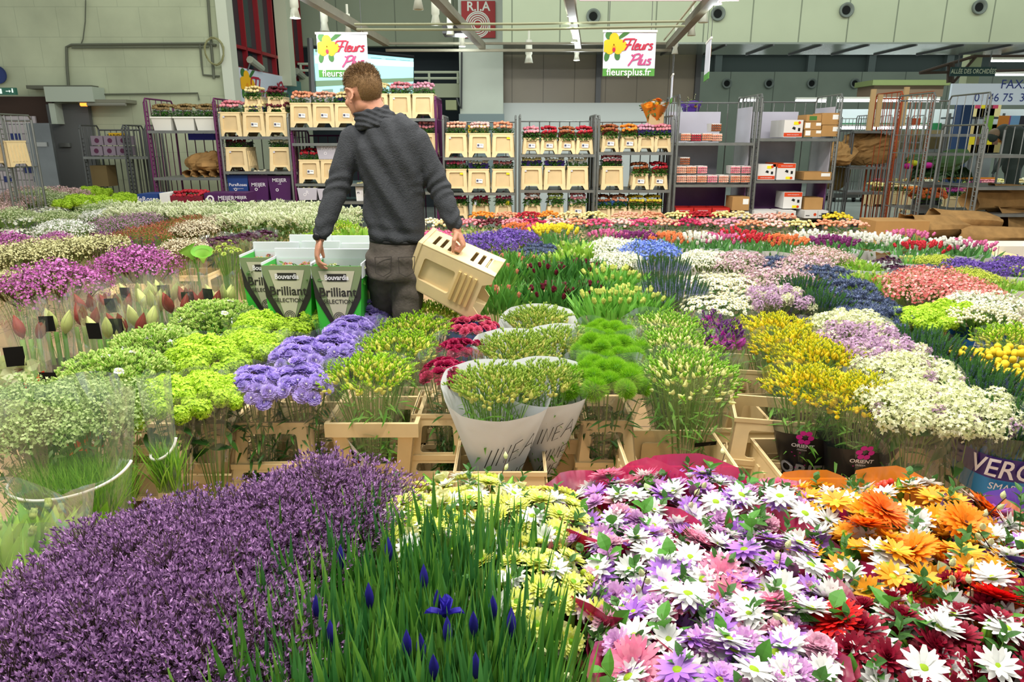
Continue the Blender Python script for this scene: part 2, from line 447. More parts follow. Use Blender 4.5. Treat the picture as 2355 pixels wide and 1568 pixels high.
vent(1364, 38, FY, .115, 'round wall vent on the cream fascia left of the centre banner')
vent(1650, 32, FY, .115, 'round wall vent on the fascia beside the right lamp rail')
vent(1945, 24, FY, .115, 'round wall vent second from right on the cream fascia')
vent(2250, 17, FY, .115, 'rightmost round wall vent high on the cream fascia')
# far hall beyond the opening
HY = 26
FARW = wallmat('far_wall_panels', '#7f8a7c', '#5c665b', 1.5, 30, .02, 0, .1)
hz1 = PY(1800, 165, HY).z; hz0 = PY(1800, 242, HY).z
struct('wall_far', box(4.5, 24, HY, HY+.2, 0, hz1), FARW)
struct('wall_far', box(4.5, 24, HY+.3, HY+.5, hz1-.2, 14), mat('#4b5654', rough=.8, key='far_roof_dark'))
for k, pxx in enumerate((1655, 1870, 2010, 2190)):
    c = PY(pxx, 140, HY).x; struct('trim_6', box(c-.12, c+.12, HY+.1, HY+.3, hz1, hz1+1.6), mat('#5f6a68', rough=.7, key='far_post'))
for zz in (111, 122): struct('trim_7', box(4.5, 24, HY+.05, HY+.12, PY(1800, zz, HY).z-.05, PY(1800, zz, HY).z+.05), DSTEEL)
for i, pxx in enumerate((1671, 1768, 1866, 1965)):
    vent(pxx, 192, HY, .16, 'small round vent on the far hall wall, %s of the four' % ordn(i, 4), 'vents on the far hall wall')
# long white light band and green fascia of the far stall
STRIP = mat('#f4fbff', emit=4.0, key='tube_light')
def tubelight(px0, px1, py, Y, label, th=3.2, grp=None):
    x0, x1, z0, z1 = span(px0, px1, py-th, py+th, Y)
    t = thing('tube_lamp', label, 'lamp', ((x0+x1)/2, Y, z0), 0, grp); w = (x1-x0)/2
    part('housing', box(-w, w, -.03, .06, z1-z0, z1-z0+.05), WHITEP, t)
    part('tube', tube([(-w, 0, (z1-z0)/2), (w, 0, (z1-z0)/2)], (z1-z0)/2, 8), STRIP, t)
tubelight(1925, 2160, 231, 19, 'long white tube lamp running above the far stall')
tubelight(1700, 1745, 231, 19, 'short tube lamp seen above the film-lined trolley'); tubelight(1830, 1900, 232, 19, 'short tube lamp above the trolley of cartons')
tubelight(1934, 2000, 294, 18.5, 'leftmost tube lamp under the green fascia'); tubelight(2007, 2060, 294, 18.5, 'middle tube lamp under the green fascia'); tubelight(2072, 2130, 293, 18.5, 'rightmost tube lamp under the green fascia')
tubelight(2280, 2380, 140, 17, 'upper tube lamp under the brown roof frame at right', 2.5); tubelight(2250, 2380, 172, 17.5, 'lower tube lamp right of the hanging alley sign', 2)
x0, x1, z0, z1 = span(1925, 2400, 251, 285, 20)
single('fascia_board', box(x0, x1, 20, 20.15, z0, z1), mat('#dfe6ea', rough=.6, key='white_board'), 'long white board above the green strip of the far stall', 'board')
x0, x1, z0, z1 = span(1925, 2160, 283, 298, 19.9)
single('green_strip', box(x0, x1, 19.8, 19.99, z0, z1), mat('#2d7a4a', rough=.6, key='stall_green'), 'green strip under the long white board of the far stall', 'strip')
x0, x1, z0, z1 = span(2010, 2170, 186, 222, 21)
single('roof_panel', J(box(x0, x1, 21, 22, z0, z1-.12), box(x0-.1, x1+.1, 20.9, 22, z1-.12, z1+.02, 1)), [mat('#8d7660', rough=.8, key='stall_brown'), mat('#8d9a62', rough=.7, key='stall_olive')], 'brown and olive stall roof panel in the far hall', 'roof')
# blue column, sign board
x0, x1, z0, z1 = span(2160, 2183, 240, 470, 16)
c = (x0+x1)/2
t = thing('hall_column', 'blue column with pale top standing in the far hall', 'column', (c+.35, 16, 0))
part('lower_shaft', box(-.13, .13, 0, .26, 0, PY(2170, 240, 16).z), mat('#1d3c66', rough=.5, key='column_blue'), t)
part('upper_shaft', box(-.13, .13, 0, .26, PY(2170, 240, 16).z, 6), mat('#a3a885', rough=.6, key='column_pale'), t)
x0, x1, z0, z1 = span(2187, 2420, 192, 241, 15)
t = thing('notice_board', 'white board with a fax number in blue digits at the far right', 'sign', ((x0+x1)/2, 15, z0))
w = (x1-x0)/2; part('board', box(-w, w, 0, .06, 0, z1-z0), mat('#cfdde6', rough=.5, emit=.15, key='fax_board'), t)
BLUEI = mat('#3a4a9a', rough=.6, key='blue_ink')
ox = (x0+x1)/2
part('lettering', J(textg('FAX:', .24).x(T(PY(2325, 218, 15).x-ox, -.012, .38)), textg('01 46 75  34', .22).x(T(PY(2303, 233, 15).x-ox, -.012, .13))), BLUEI, t)
x0, x1, z0, z1 = span(2187, 2290, 154, 175, 15.5)
t = thing('hanging_sign', 'dark hanging sign with pale letters in the far hall', 'sign', ((x0+x1)/2, 15.5, z0)); w = (x1-x0)/2
part('board', box(-w, w, 0, .04, 0, z1-z0), mat('#26413f', rough=.6, key='sign_green'), t)
part('lettering', textg('ALLÉE DES ORCHIDÉES', .125, width=.72, bold=.01).x(T(0, -.01, (z1-z0)/2)), mat('#c9cfb4', rough=.6, key='sign_letter'), t)
for sx in (-.7, .7): part('hanger', bar((w*sx, .02, z1-z0), (w*sx, .02, z1-z0+1.1), .012), DSTEEL, t)
BRN = mat('#4a3a30', rough=.7, key='brown_steel')
p = [PY(2115, 168, 16), PY(2245, 128, 16), PY(2400, 128, 16), PY(2400, 165, 16)]
t = thing('roof_frame', 'brown steel roof frame over the far right stall', 'frame', (0, 0, 0))
part('beams', J(bar(p[0], p[1], .035), bar(p[1], p[2], .035), bar(p[0], PY(2400, 160, 16), .03), bar(PY(2190, 192, 16), PY(2248, 126, 16), .03), bar(PY(2185, 190, 16), PY(2187, 145, 16), .07)), BRN, t)

# ---------------------------------------------------------------- left wall fittings
DY = WY-.02
GREYS = mat('#5d5f52', rough=.7, noise=.1, key='grey_surround')
o = span(-60, 112, 190, 470, WY-.25)
X = lambda px, py, Y: PY(px, py, Y).x
Z = lambda px, py, Y: PY(px, py, Y).z
yy = WY-.3
outer = [(X(-80, 430, yy), 0), (X(122, 430, yy), 0), (X(112, 200, yy), Z(0, 203, yy)), (X(-60, 200, yy), Z(0, 186, yy))]
xa, xb, zt = X(-70, 300, yy), X(84, 330, yy), Z(0, 236, yy)
hole = [(xa, .02), (xb, .02), (xb, zt-.25), (xb-.03, zt-.13), (xb-.1, zt-.04), (xb-.25, zt), (xa, zt)]
struct('door_1', flat(outer, [hole], .22), GREYS)
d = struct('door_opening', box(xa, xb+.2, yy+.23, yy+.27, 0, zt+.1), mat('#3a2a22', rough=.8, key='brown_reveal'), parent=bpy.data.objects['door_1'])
TILE = wallmat('white_tiles', '#b7aeb2', '#6f686e', .2, .14, .008, 0, .1, .3)
struct('wall_tiled', box(X(-60, 300, yy), X(66, 300, yy), yy+.2, yy+.25, 0, Z(0, 266, yy)), TILE)
for a, b in ((37, 314), (66, 391), (22, 412), (90, 412)):
    q = PY(a, b, yy+.18); struct('trim_8', box(q.x-.09, q.x+.07, yy+.185, yy+.2, q.z-.045, q.z+.045), mat('#23306e', rough=.3, key='blue_tile'))
q = span(8, 24, 206, 218, yy-.03)
t = thing('exit_sign', 'green emergency exit sign above the rounded doorway', 'sign', ((q[0]+q[1])/2-.0, yy-.03, q[2]))
part('panel', box(-.14, .14, -.02, .03, 0, .1), mat('#2f5c4c', rough=.5, emit=.2, key='exit_green'), t)
WINK = mat('#e8f4ee', rough=.5, emit=.3, key='white_ink_lit')
part('pictogram', J(box(-.1, -.06, -.024, -.02, .015, .085), box(.0, .05, -.024, -.02, .045, .055), raw([(.05, -.023, .03), (.075, -.023, .05), (.05, -.023, .07)], [(0, 1, 2)]), sphere(.011, 6, 4, 0, (.1, -.022, .08)), box(.088, .11, -.024, -.02, .03, .07)), WINK, t)
STN = mat('#8b9092', rough=.3, metal=.7, noise=.25, nscale=2, key='brushed_steel')
struct('trim_9', box(X(70, 350, yy-.1), X(124, 350, yy-.1), yy-.1, yy-.04, 0, Z(0, 283, yy-.1)), STN)
q = span(82, 108, 327, 337, yy-.11); single('name_plate', box(q[0], q[1], yy-.13, yy-.105, q[2], q[3]), mat('#a4a8a8', rough=.4, key='plate'), 'small pale plate on the brushed steel door panel', 'plate')
struct('door_2', box(X(122, 330, WY-.1), X(216, 330, WY-.1), WY-.12, WY-.04, 0, Z(0, 240, WY-.1)), mat('#5a5c5c', rough=.5, key='grey_door'))
q = PY(153, 333, WY-.15)
struct('door_handle', box(q.x-.1, q.x+.06, WY-.17, WY-.12, q.z-.03, q.z+.03), STEEL, parent=bpy.data.objects['door_2'])
q = span(103, 214, 199, 237, WY-.35)
struct('trim_10', J(box(q[0], q[1], WY-.35, WY-.02, q[2]+.02, q[3]), box(q[0], q[0]+.09, WY-.3, WY-.02, Z(0, 285, WY-.3), q[2])), mat('#a8b2a4', rough=.6, key='lintel_paint'))
q = span(60, 210, 196, 204, WY-.2); struct('trim_11', box(q[0], q[1], WY-.2, WY, q[2], q[3]), GREYS)
q = span(182, 292, 234, 240, WY-.3)
t = thing('tube_lamp', 'slim wall lamp with a faint orange glow at its left end', 'lamp', ((q[0]+q[1])/2, WY-.3, q[2])); w = (q[1]-q[0])/2
part('housing', box(-w, w, -.02, .3, .02, .07), mat('#7a7a6a', rough=.5, key='lamp_grey'), t)
part('diffuser', tube([(-w+.02, 0, 0), (w-.02, 0, 0)], .025, 8), mat('#85857a', rough=.3, key='dull_diffuser'), t)
part('glowing_end', tube([(-w+.02, 0, 0), (-w+.12, 0, 0)], .027, 8), mat('#ff8a30', emit=1.6, key='glow'), t)
PIPE = mat('#5f6354', rough=.6, key='conduit')
def conduit(pts, label, r=.014, Y=WY-.03, cat='conduit', m=PIPE, name='conduit'):
    P = [PY(a, b, Y) for a, b in pts]
    single(name, tube([tuple(p) for p in P], r, 6), m, label, cat)
conduit([(158, 200), (154, 150), (153, 108), (165, 103), (480, 100), (497, 104)], 'grey conduit running along the block wall and down at left', .02)
conduit([(165, 110), (480, 108)], 'second cable under the long grey conduit', .01, cat='cable', name='cable')
conduit([(197, 0), (196, 50), (191, 90), (186, 103)], 'loose cable hanging down the block wall to the conduit', .008, cat='cable', name='cable')
conduit([(460, 103), (464, 150), (467, 172), (505, 175)], 'short L-shaped conduit left of the white corner column', .014)
conduit([(213, 214), (225, 217), (455, 214), (458, 230)], 'thin low conduit across the block wall above the wire trolley', .012)
conduit([(478, -5), (484, 80), (492, 180)], 'vertical pipe down the edge of the block wall', .02, cat='pipe', name='pipe')
a = PY(493, 118, WY-.13); P = []
for k in range(70):
    an = k*.36; P.append((a.x+(.14+.012*math.sin(k*1.7))*math.cos(an), WY-.125+.02*math.sin(k*.7), a.z+(.19+.012*math.cos(k*1.3))*math.sin(an)))
single('cable_coil', tube(P, .008, 5), mat('#8b8a62', rough=.6, key='cable_olive'), 'coil of olive cable hanging on the white corner column', 'cable')
q = PY(-4, 172, WY-.05); single('round_sign', lathe([(.001, 0), (.13, 0), (.13, .02)], 24).x(Rx(PI/2)), mat('#27386e', rough=.4, key='round_blue'), 'blue round sign cut off at the left edge of the block wall', 'sign', loc=q)

# ---------------------------------------------------------------- banners
YEL = mat('#f2b21c', rough=.6, key='orchid_yellow'); YEL2 = mat('#e8941a', rough=.6, key='orchid_orange')
LEAFP = mat('#3f6f35', rough=.6, key='print_leaf'); REDP = mat('#b01f3c', rough=.6, key='print_red'); PINKP = mat('#b8487a', rough=.6, key='print_pink')
BWHITE = mat('#dfe0ec', rough=.6, trans=.1, key='banner_cloth'); BGREEN = mat('#4f8f3a', rough=.6, key='banner_green')
def ell(cx, cz, rx, rz, a=0., n=18, y=-.004, mi=0, pw=1.):
    P = []
    for k in range(n):
        t = 2*PI*k/n; x = rx*math.cos(t); z = rz*math.sin(t)*(1 if pw == 1 else abs(math.sin(t))**(pw-1))
        P.append((cx+x*math.cos(a)-z*math.sin(a), y, cz+x*math.sin(a)+z*math.cos(a)))
    return raw(P, [tuple(range(n))], mi)
def strokes(lines, r, y=-.006):
    """script lettering drawn with flat pen strokes"""
    gs = []
    for ln in lines:
        P = np.array(ln, float)
        Q = [P[0]]
        for i in range(len(P)-1):                      # smooth the pen line
            p0 = P[max(i-1, 0)]; p1 = P[i]; p2 = P[i+1]; p3 = P[min(i+2, len(P)-1)]
            for k in range(1, 5):
                t = k/4; Q.append(.5*((2*p1)+(-p0+p2)*t+(2*p0-5*p1+4*p2-p3)*t*t+(-p0+3*p1-3*p2+p3)*t**3))
        g = tube([(q[0], 0, q[1]) for q in Q], r, 6); g.V[:, 1] = g.V[:, 1]*.1+y; gs.append(g)
    return J(gs)
def script_word(s, x, z, h, r):
    """letters as pen paths in a unit box, slanted"""
    A = {
     'F': (.75, [[(-.15, .72), (-.12, .98), (.15, 1.05), (.85, 1.05)], [(.5, 1.05), (.38, .5), (.2, -.05)], [(.12, .5), (.68, .5)]]),
     'P': (.72, [[(.0, 1.0), (.18, .9), (.3, 1.02)], [(.3, 1.02), (.2, .5), (-.02, -.1)], [(.3, 1.0), (.62, 1.08), (.78, .85), (.62, .58), (.22, .45)]]),
     'l': (.26, [[(.22, 1.05), (.1, .4), (.08, .05), (.24, .06)]]),
     'e': (.44, [[(.04, .28), (.3, .38), (.3, .56), (.12, .54), (.04, .3), (.12, .02), (.38, .1)]]),
     'u': (.5, [[(.06, .55), (.0, .2), (.1, .02), (.28, .12), (.36, .55)], [(.36, .55), (.32, .1), (.44, .04)]]),
     'r': (.36, [[(.04, .55), (.0, .02)], [(.03, .4), (.16, .58), (.32, .52)]]),
     's': (.38, [[(.32, .56), (.1, .55), (.08, .4), (.28, .25), (.24, .04), (-.02, .04)]])}
    gs = []
    for ch in s:
        wdt, ls = A[ch]
        gs.append(strokes([[(x+(px+pz*.22)*h, z+pz*h) for px, pz in l] for l in ls], r)); x += wdt*h
    return J(gs)
def logo(W, H, narrow=1.):
    """print on a W x H banner, origin bottom left"""
    s = H
    lf = J(ell(.10*W, .88*H, .07*W, .11*H, .3), ell(.40*W, .92*H, .16*W, .055*H, .6), ell(.07*W, .33*H, .05*W, .14*H, -.2), ell(.27*W, .34*H, .055*W, .12*H, .15))
    ye = J(ell(.08*W, .60*H, .13*W, .17*H, .25, y=-.006), ell(.32*W, .62*H, .135*W, .155*H, -.2, y=-.006), ell(.2*W, .80*H, .09*W, .15*H, y=-.0065), ell(.12*W, .50*H, .08*W, .12*H, -.4, y=-.0055), ell(.28*W, .50*H, .08*W, .12*H, .4, y=-.0055))
    ye.V[:, 0] = np.maximum(ye.V[:, 0], .004)
    lf.V[:, 0] = np.maximum(lf.V[:, 0], .004); lf.V[:, 2] = np.minimum(lf.V[:, 2], H-.004)
    cr = J(ell(.2*W, .56*H, .04*W, .05*H, y=-.008))
    ct = J(ell(.2*W, .5*H, .03*W, .06*H, y=-.009))
    return lf, ye, cr, ct
def banner(px, py, W, H, Y, label, rz=0.):
    p = PY(px, py, Y)
    t = thing('hanging_banner', label, 'banner', p, rz)           # origin top left
    def dn(g): return g.x(T(0, 0, -H))
    part('cloth', dn(J(box(0, W, 0, .006, H*.17, H), box(-.01, W+.01, -.008, .012, H-.012, H+.008, 1))), [BWHITE, WHITEP], t)
    part('green_band', dn(box(0, W, -.001, .007, 0, H*.17)), BGREEN, t)
    h2 = H*.83; lf, ye, cr, ct = logo(W, h2)
    up = T(0, 0, H*.17)
    part('printed_leaves', dn(lf.x(up)), LEAFP, t); part('printed_orchid', dn(ye.x(up)), YEL, t)
    part('orchid_lip', dn(J(cr, ct.m(1)).x(up)), [YEL2, REDP], t)
    a = script_word('Fleurs', .38*W, .5*h2, .27*h2, .0155*W)
    b = script_word('Plus', .52*W, .1*h2, .27*h2, .0155*W)
    for g, nx, xx in ((a, .95, .36), (b, .93, .47)):
        mn, mx = g.V[:, 0].min(), g.V[:, 0].max(); g.V[:, 0] = (xx+(g.V[:, 0]-mn)/(mx-mn)*(nx-xx))*W
    part('script_lettering', dn(J(a, b.m(1)).x(up)), [REDP, PINKP], t)
    g = textg('fleursplus.fr', .1, bold=.012); s = .86*W/(g.V[:, 0].max()-g.V[:, 0].min()); g.V = g.V*s
    part('web_address', dn(g.x(T(W/2, -.008, H*.085))), mat('#e9efe6', rough=.6, key='white_ink'), t)
    for xx in (.1, .9): part('cord', bar((W*xx, 0, 0), (W*xx, 0, .5), .003, 4), DSTEEL, t)
    return t
BY = 7.6
def bsize(x0, x1, y0, y1, Y): q = span(x0, x1, y0, y1, Y); return q[1]-q[0], q[3]-q[2]
w_, h_ = bsize(1389, 1509, 71, 175, BY); banner(1389, 71, w_, h_, BY, 'white orchid banner with green web address band, right of centre')
w_, h_ = bsize(727, 842, 76, 178, BY); banner(727, 76, w_, h_, BY, 'white orchid banner with green band hanging behind the man')
banner(1637, 86, w_*1.0, h_*1.0, 8.2, 'orchid banner seen edge-on at the right lamp rail, nearer one', 1.42)
banner(1549, 170, w_*.95, h_*.8, 9.3, 'small orchid banner seen edge-on above the centre right trolley', 1.40)
q = span(1333, 1700, -16, 2, 6.5)
t = thing('pink_banner', 'pink banner just entering the top edge of the view', 'banner', ((q[0]+q[1])/2, 6.5, q[2])); w = (q[1]-q[0])/2
part('cloth', J(box(-w, w, 0, .01, .008, .7), box(-w, w, -.004, .014, 0, .008, 1)), [mat('#c97f9f', rough=.6, key='pink_cloth'), mat('#b8a8ae', rough=.6, key='pink_hem')], t)
# wall banner on the side wall
zt0, zb0 = PY(510, 157, SY0+.3).z, PY(510, 243, SY0+.3).z
t = thing('wall_banner', 'long white orchid banner stretched along the side wall', 'banner', (0, 0, 0))
def onside(g, u0, Lw, off):   # g in xz plane -> on side wall, starting u0, length as metres
    d = Vector((SX1-SX0, SY1-SY0, 0)).normalized(); n = Vector((d.y, -d.x, 0)); b = side(u0, 0, off)
    V = np.array([(b.x+d.x*v[0]-n.x*v[1]*1., b.y+d.y*v[0]-n.y*v[1]*1., v[2]) for v in g.V]); return G(V, g.L, g.C, g.M)
HB = zt0-zb0; WB = 1.9
part('cloth', onside(box(0, WB, 0, .01, 0, HB).x(T(0, 0, zb0)), .03, 0, .05), BWHITE, t)
lf, ye, cr, ct = logo(WB*.62, HB)
for n_, g, m_ in (('printed_leaves', lf, LEAFP), ('printed_orchid', ye, YEL), ('orchid_lip', J(cr, ct), YEL2)):
    part(n_, onside(g.x(T(0, 0, zb0)), .03, 0, .052), m_, t)
a = script_word('Fleurs', 0, 0, .62*HB, .02); b = script_word('Pl', 0, 0, .62*HB, .02)
a.V[:, 0] = .36+(a.V[:, 0]-a.V[:, 0].min())/(np.ptp(a.V[:, 0]))*.85; b.V[:, 0] = 1.35+(b.V[:, 0]-b.V[:, 0].min())/(np.ptp(b.V[:, 0]))*.42
part('script_lettering', onside(J(a, b).x(T(0, 0, zb0+.14*HB)), .03, 0, .056), REDP, t)
part('teal_end_panel', onside(box(WB, WB+1.25, 0, .01, 0, HB*.95).x(T(0, 0, zb0)), .03, 0, .05), mat('#5c8482', rough=.6, key='teal_print'), t)
for i, (u, nm) in enumerate(((.12, 'nearer'), (.72, 'farther'))):
    t = thing('wall_lamp', nm+' grey floodlight arm above the side wall banner', 'lamp', side(u, zt0-.02, .06))
    d = Vector((SX1-SX0, SY1-SY0, 0)).normalized()
    part('housing', tube([(.05, 0, .16), (.05+d.x*.45, d.y*.45, .06)], [.06, .05], 8), mat('#a9ab9a', rough=.4, key='flood_grey'), t)
    part('bracket', bar((0, 0, 0), (.06, .02, .15), .015), DSTEEL, t)

# R.I.A sign
q = span(1061, 1139, 1, 86, 14.3)
t = thing('fire_hose_sign', 'red square sign with white letters and hose reel rings on the pillar', 'sign', (q[0], 14.34, q[2])); W_, H_ = q[1]-q[0], q[3]-q[2]
part('panel', box(0, W_, 0, .04, 0, H_), mat('#a01c20', rough=.5, key='sign_red'), t)
def ring(cx, cz, r0, r1, y=-.006, n=28):
    V = [(cx+r*math.cos(2*PI*k/n), y, cz+r*math.sin(2*PI*k/n)) for r in (r0, r1) for k in range(n)]
    return raw(V, [(k, (k+1) % n, n+(k+1) % n, n+k) for k in range(n)])
g = textg('R.I.A', .2, bold=.02); s = .68*W_/np.ptp(g.V[:, 0]); g.V = g.V*s
gs = [g.x(T(W_*.5, -.006, H_*.84))]
for r in (.13, .19, .25, .31, .355): gs.append(ring(W_*.48, H_*.36, (r-.021)*W_, (r+.012)*W_))
gs += [box(W_*.48, W_*.84, -.007, -.004, H_*.345, H_*.375), box(W_*.82, W_*.85, -.007, -.004, H_*.16, H_*.375)]
part('lettering', J(gs), mat('#dfe3dc', rough=.6, key='sign_white'), t)

# projection screen
q0, q1, q2, q3 = PY(716, 108, 12.2), PY(951, 131, 13.6), PY(951, 226, 13.6), PY(727, 262, 12.2)
def quad_lerp(u, v): return (q0*(1-u)+q1*u)*(1-v)+(Vector((q0.x*.98+q3.x*.02, q3.y, q3.z))*(1-u)+q2*u)*v
def sq(u0, u1, v0, v1, off, mi=0):
    n = (q1-q0).cross(q3-q0).normalized(); n = n if n.y < 0 else -n
    return raw([tuple(quad_lerp(a, b)+n*off) for a, b in ((u0, v0), (u1, v0), (u1, v1), (u0, v1))], [(0, 1, 2, 3)], mi)
def sqb(u0, u1, v0, v1, o0, o1):
    a = sq(u0, u1, v0, v1, o0); b = sq(u0, u1, v0, v1, o1)
    return raw(np.concatenate([a.V, b.V]), [(0, 1, 2, 3), (7, 6, 5, 4), (0, 4, 5, 1), (1, 5, 6, 2), (2, 6, 7, 3), (3, 7, 4, 0)])
t = thing('projection_screen', 'glowing pale blue projection screen showing a web page behind the man', 'screen', (0, 0, 0))
part('screen_surface', sqb(0, 1, 0, 1, 0, -.02), mat('#a9e2e8', emit=.55, rough=.8, key='screen_glow'), t)
part('screen_bar', J(sq(.0, 1, .5, .59, .004), sq(.03, .3, .03, .07, .004)), mat('#7f9c7c', emit=.3, key='screen_green'), t)
part('screen_header', sq(.02, 1, .12, .24, .004), mat('#c9f2f4', emit=.62, key='screen_light'), t)
g = [sq(.07+k*.165, .07+k*.165+.1, .64, .8, .005) for k in range(6)]+[sq(.1+k*.2, .1+k*.2+.12, .88, .97, .005) for k in range(3)]
part('picture_tile', J(g), mat('#86a39b', emit=.3, key='screen_tile'), t)
g = [sq(.07+k*.165, .165+k*.165, .815, .83, .005) for k in range(6)]+[sq(.55+k*.15, .66+k*.15, .09, .1, .005) for k in range(3)]
part('text_line', J(g), mat('#6fa8ae', emit=.25, key='screen_text'), t)
part('frame', J([tube([tuple(quad_lerp(a, b)) for a, b in e], .03, 6) for e in (((0, 0), (1, 0)), ((0, 0), (0, 1)))]), BLACKP, t)
# gallery with railing
Yg = 14.6
def railing(x0, x1, yt, ym, yb, ys, label, posts):
    t = thing('gallery', label, 'balcony', (0, 0, 0)); a, b = X(x0, ym, Yg), X(x1, ym, Yg)
    part('parapet', box(a, b, Yg, Yg+.2, Z(0, ys, Yg), Z(0, yb, Yg)), mat('#9da48c', rough=.7, key='parapet_paint'), t)
    for y in (yt, ym): part('rail', bar((a, Yg, Z(0, y, Yg)), (b, Yg, Z(0, y, Yg)), .025), mat('#b9c0aa', rough=.5, key='rail_paint'), t)
    for p_ in posts: part('post', bar((X(p_, ym, Yg), Yg, Z(0, yb, Yg)), (X(p_, ym, Yg), Yg, Z(0, yt, Yg)), .025), mat('#b9c0aa', rough=.5, key='rail_paint'), t)
railing(953, 1056, 166, 180, 192, 224, 'pale gallery with a two-bar railing right of the projection screen', (987, 1053))
railing(686, 716, 147, 162, 176, 262, 'narrow end of the gallery railing left of the projection screen', (692,))
q = span(1028, 1052, 232, 254, 14.5); single('wall_cabinet', box(q[0], q[1], 14.2, 14.55, q[2], q[3]), mat('#8f9670', rough=.5, key='cabinet_olive'), 'olive wall cabinet under the gallery beside the pillar', 'cabinet')
conduit([(1050, 225), (1054, 240), (1061, 250), (1062, 120)], 'dark pipe bending up the left side of the white pillar', .02, 14.3, 'pipe', DSTEEL, 'pipe')
conduit([(713, 88), (716, 150), (722, 300)], 'dark vertical pipes left of the projection screen', .05, 12.1, 'pipe', DSTEEL, 'pipe')

# ---------------------------------------------------------------- lamp rails and spot lamps
RAILM = mat('#5c5a4a', rough=.6, noise=.15, key='rail_paint_dull')
RY = 9.2
def lamp_rail(pn, pf, label, Yf=RY, Zc=None):
    f = PY(pf[0], pf[1], Yf); n = PZ(pn[0], pn[1], f.z)
    if n.y < 1: n = f+(n-f)*.8
    t = thing('lamp_rail', label, 'rail', (0, 0, 0))
    d = (n-f); u = d.normalized(); s = Vector((u.y, -u.x, 0))
    def rb(o, w, z0, z1):
        V = [tuple(p+s*(o+sg*w)+Vector((0, 0, z))) for z in (z0, z1) for p in (f, n) for sg in (-1, 1)]
        return raw(V, [(0, 1, 3, 2), (4, 6, 7, 5), (0, 2, 6, 4), (1, 5, 7, 3), (0, 4, 5, 1), (2, 3, 7, 6)])
    part('beam', rb(0, .036, 0, .07), RAILM, t)
    part('cable', bar(tuple(f+s*.06+Vector((0, 0, .1))), tuple(n+s*.06+Vector((0, 0, .1))), .012, 5), mat('#a8a890', rough=.5, key='cable_pale'), t)
    return f, n
lamp_rail((684, -8), (888, 106), 'lamp rail running back from the top left toward the projection screen')
lamp_rail((995, -4), (1110, 114), 'lamp rail ending beside the red pillar sign')
lamp_rail((1308, -6), (1330, 112), 'lamp rail running straight back at the centre')
lamp_rail((1648, -6), (1538, 112), 'lamp rail running back at the right toward the orchid banner')
t = thing('cross_rail', 'horizontal lattice rail joining the far ends of the lamp rails', 'rail', (0, 0, 0))
a, b = PY(886, 108, RY+.05), PY(1545, 108, RY+.05)
part('beam', J(box(a.x, b.x, RY+.06, RY+.1, a.z-.05, a.z-.02), box(a.x, b.x, RY+.06, RY+.1, a.z+.03, a.z+.055)), RAILM, t)
for i, (a1, b1, yy_) in enumerate(((815, 1575, 58), (820, 1575, 68))):
    single('tension_rod', tube([tuple(PY(a1, yy_-(0 if i else 2), 7.2)), tuple(PY(1190, yy_-(3 if i == 0 else 0), 7.2)), tuple(PY(b1, yy_-(9 if i == 0 else 8), 7.2))], .012, 6), mat('#7c8064', rough=.5, key='rod'), ('upper', 'lower')[i]+' of the two thin rods crossing between the lamp rails', 'rod')
BULB = mat('#f2fbff', emit=16, key='lamp_glass')
SPOTM = mat('#a9ada0', rough=.45, key='spot_housing')
def spot(px, py, Y, label, on=True, s=1., power=11):
    s *= .82
    p = PY(px, py, Y)
    t = thing('spot_lamp', label, 'lamp', p)
    part('housing', lathe([(.001, .30*s), (.045*s, .30*s), (.05*s, .12*s), (.038*s, .1*s), (.06*s, .0), (.055*s, .0), (.02*s, .05*s)], 14), SPOTM, t, True)
    part('bracket', bar((0, 0, .29*s), (0, 0, .45*s), .014), SPOTM, t)
    part('lamp_glass', lathe([(.001, .012*s), (.052*s, .012*s)], 14), BULB if on else mat('#4a4d48', rough=.3, key='dead_glass'), t)
    if on:
        l = bpy.data.lights.new('spot_light', 'POINT'); l.energy = power; l.color = (.92, 1, 1); l.shadow_soft_size = .06
        o = bpy.data.objects.new('spot_light', l); o.location = p+Vector((0, 0, -.05)); C.objects.link(o)
spot(679, 42, 7.2, 'lit spot lamp nearest the red windows')
spot(747, 72, 7.9, 'unlit spot lamp above the left orchid banner', False)
spot(801, 76, 8.6, 'small unlit spot lamp over the left banner edge', False, .8)
spot(1002, 57, 7.6, 'lit spot lamp left of the red pillar sign'); spot(962, 22, 7.0, 'unlit spot lamp at the top left of the red pillar sign', False)
spot(1036, 80, 8.0, 'unlit spot lamp under the junction beside the pillar sign', False, .9)
spot(1063, 107, 9.0, 'lit spot lamp low against the white pillar', True, .8)
spot(1316, 38, 7.2, 'uppermost lit spot lamp on the centre rail'); spot(1321, 98, 8.4, 'middle lit spot lamp on the centre rail', True, .8)
spot(1326, 139, 9.6, 'lowest lit spot lamp on the centre rail', True, .8)
spot(1216, 145, 9.6, 'unlit lamp with a white box left of the centre rail', False, 1.1)
spot(1647, 10, 6.6, 'lit spot lamp at the top of the right rail'); spot(1617, 52, 7.4, 'unlit spot lamp on the right rail, upper', False); spot(1590, 82, 8.0, 'unlit spot lamp on the right rail, middle', False, .9)
spot(1552, 124, 9.0, 'unlit spot lamp on the right rail, lowest', False, .8)
q = PY(1054, 65, 8.2); single('projector_box', box(q.x-.17, q.x+.12, 8.2, 8.5, q.z-.05, q.z+.06), BLACKP, 'black box hanging at the rail junction beside the red sign', 'projector')

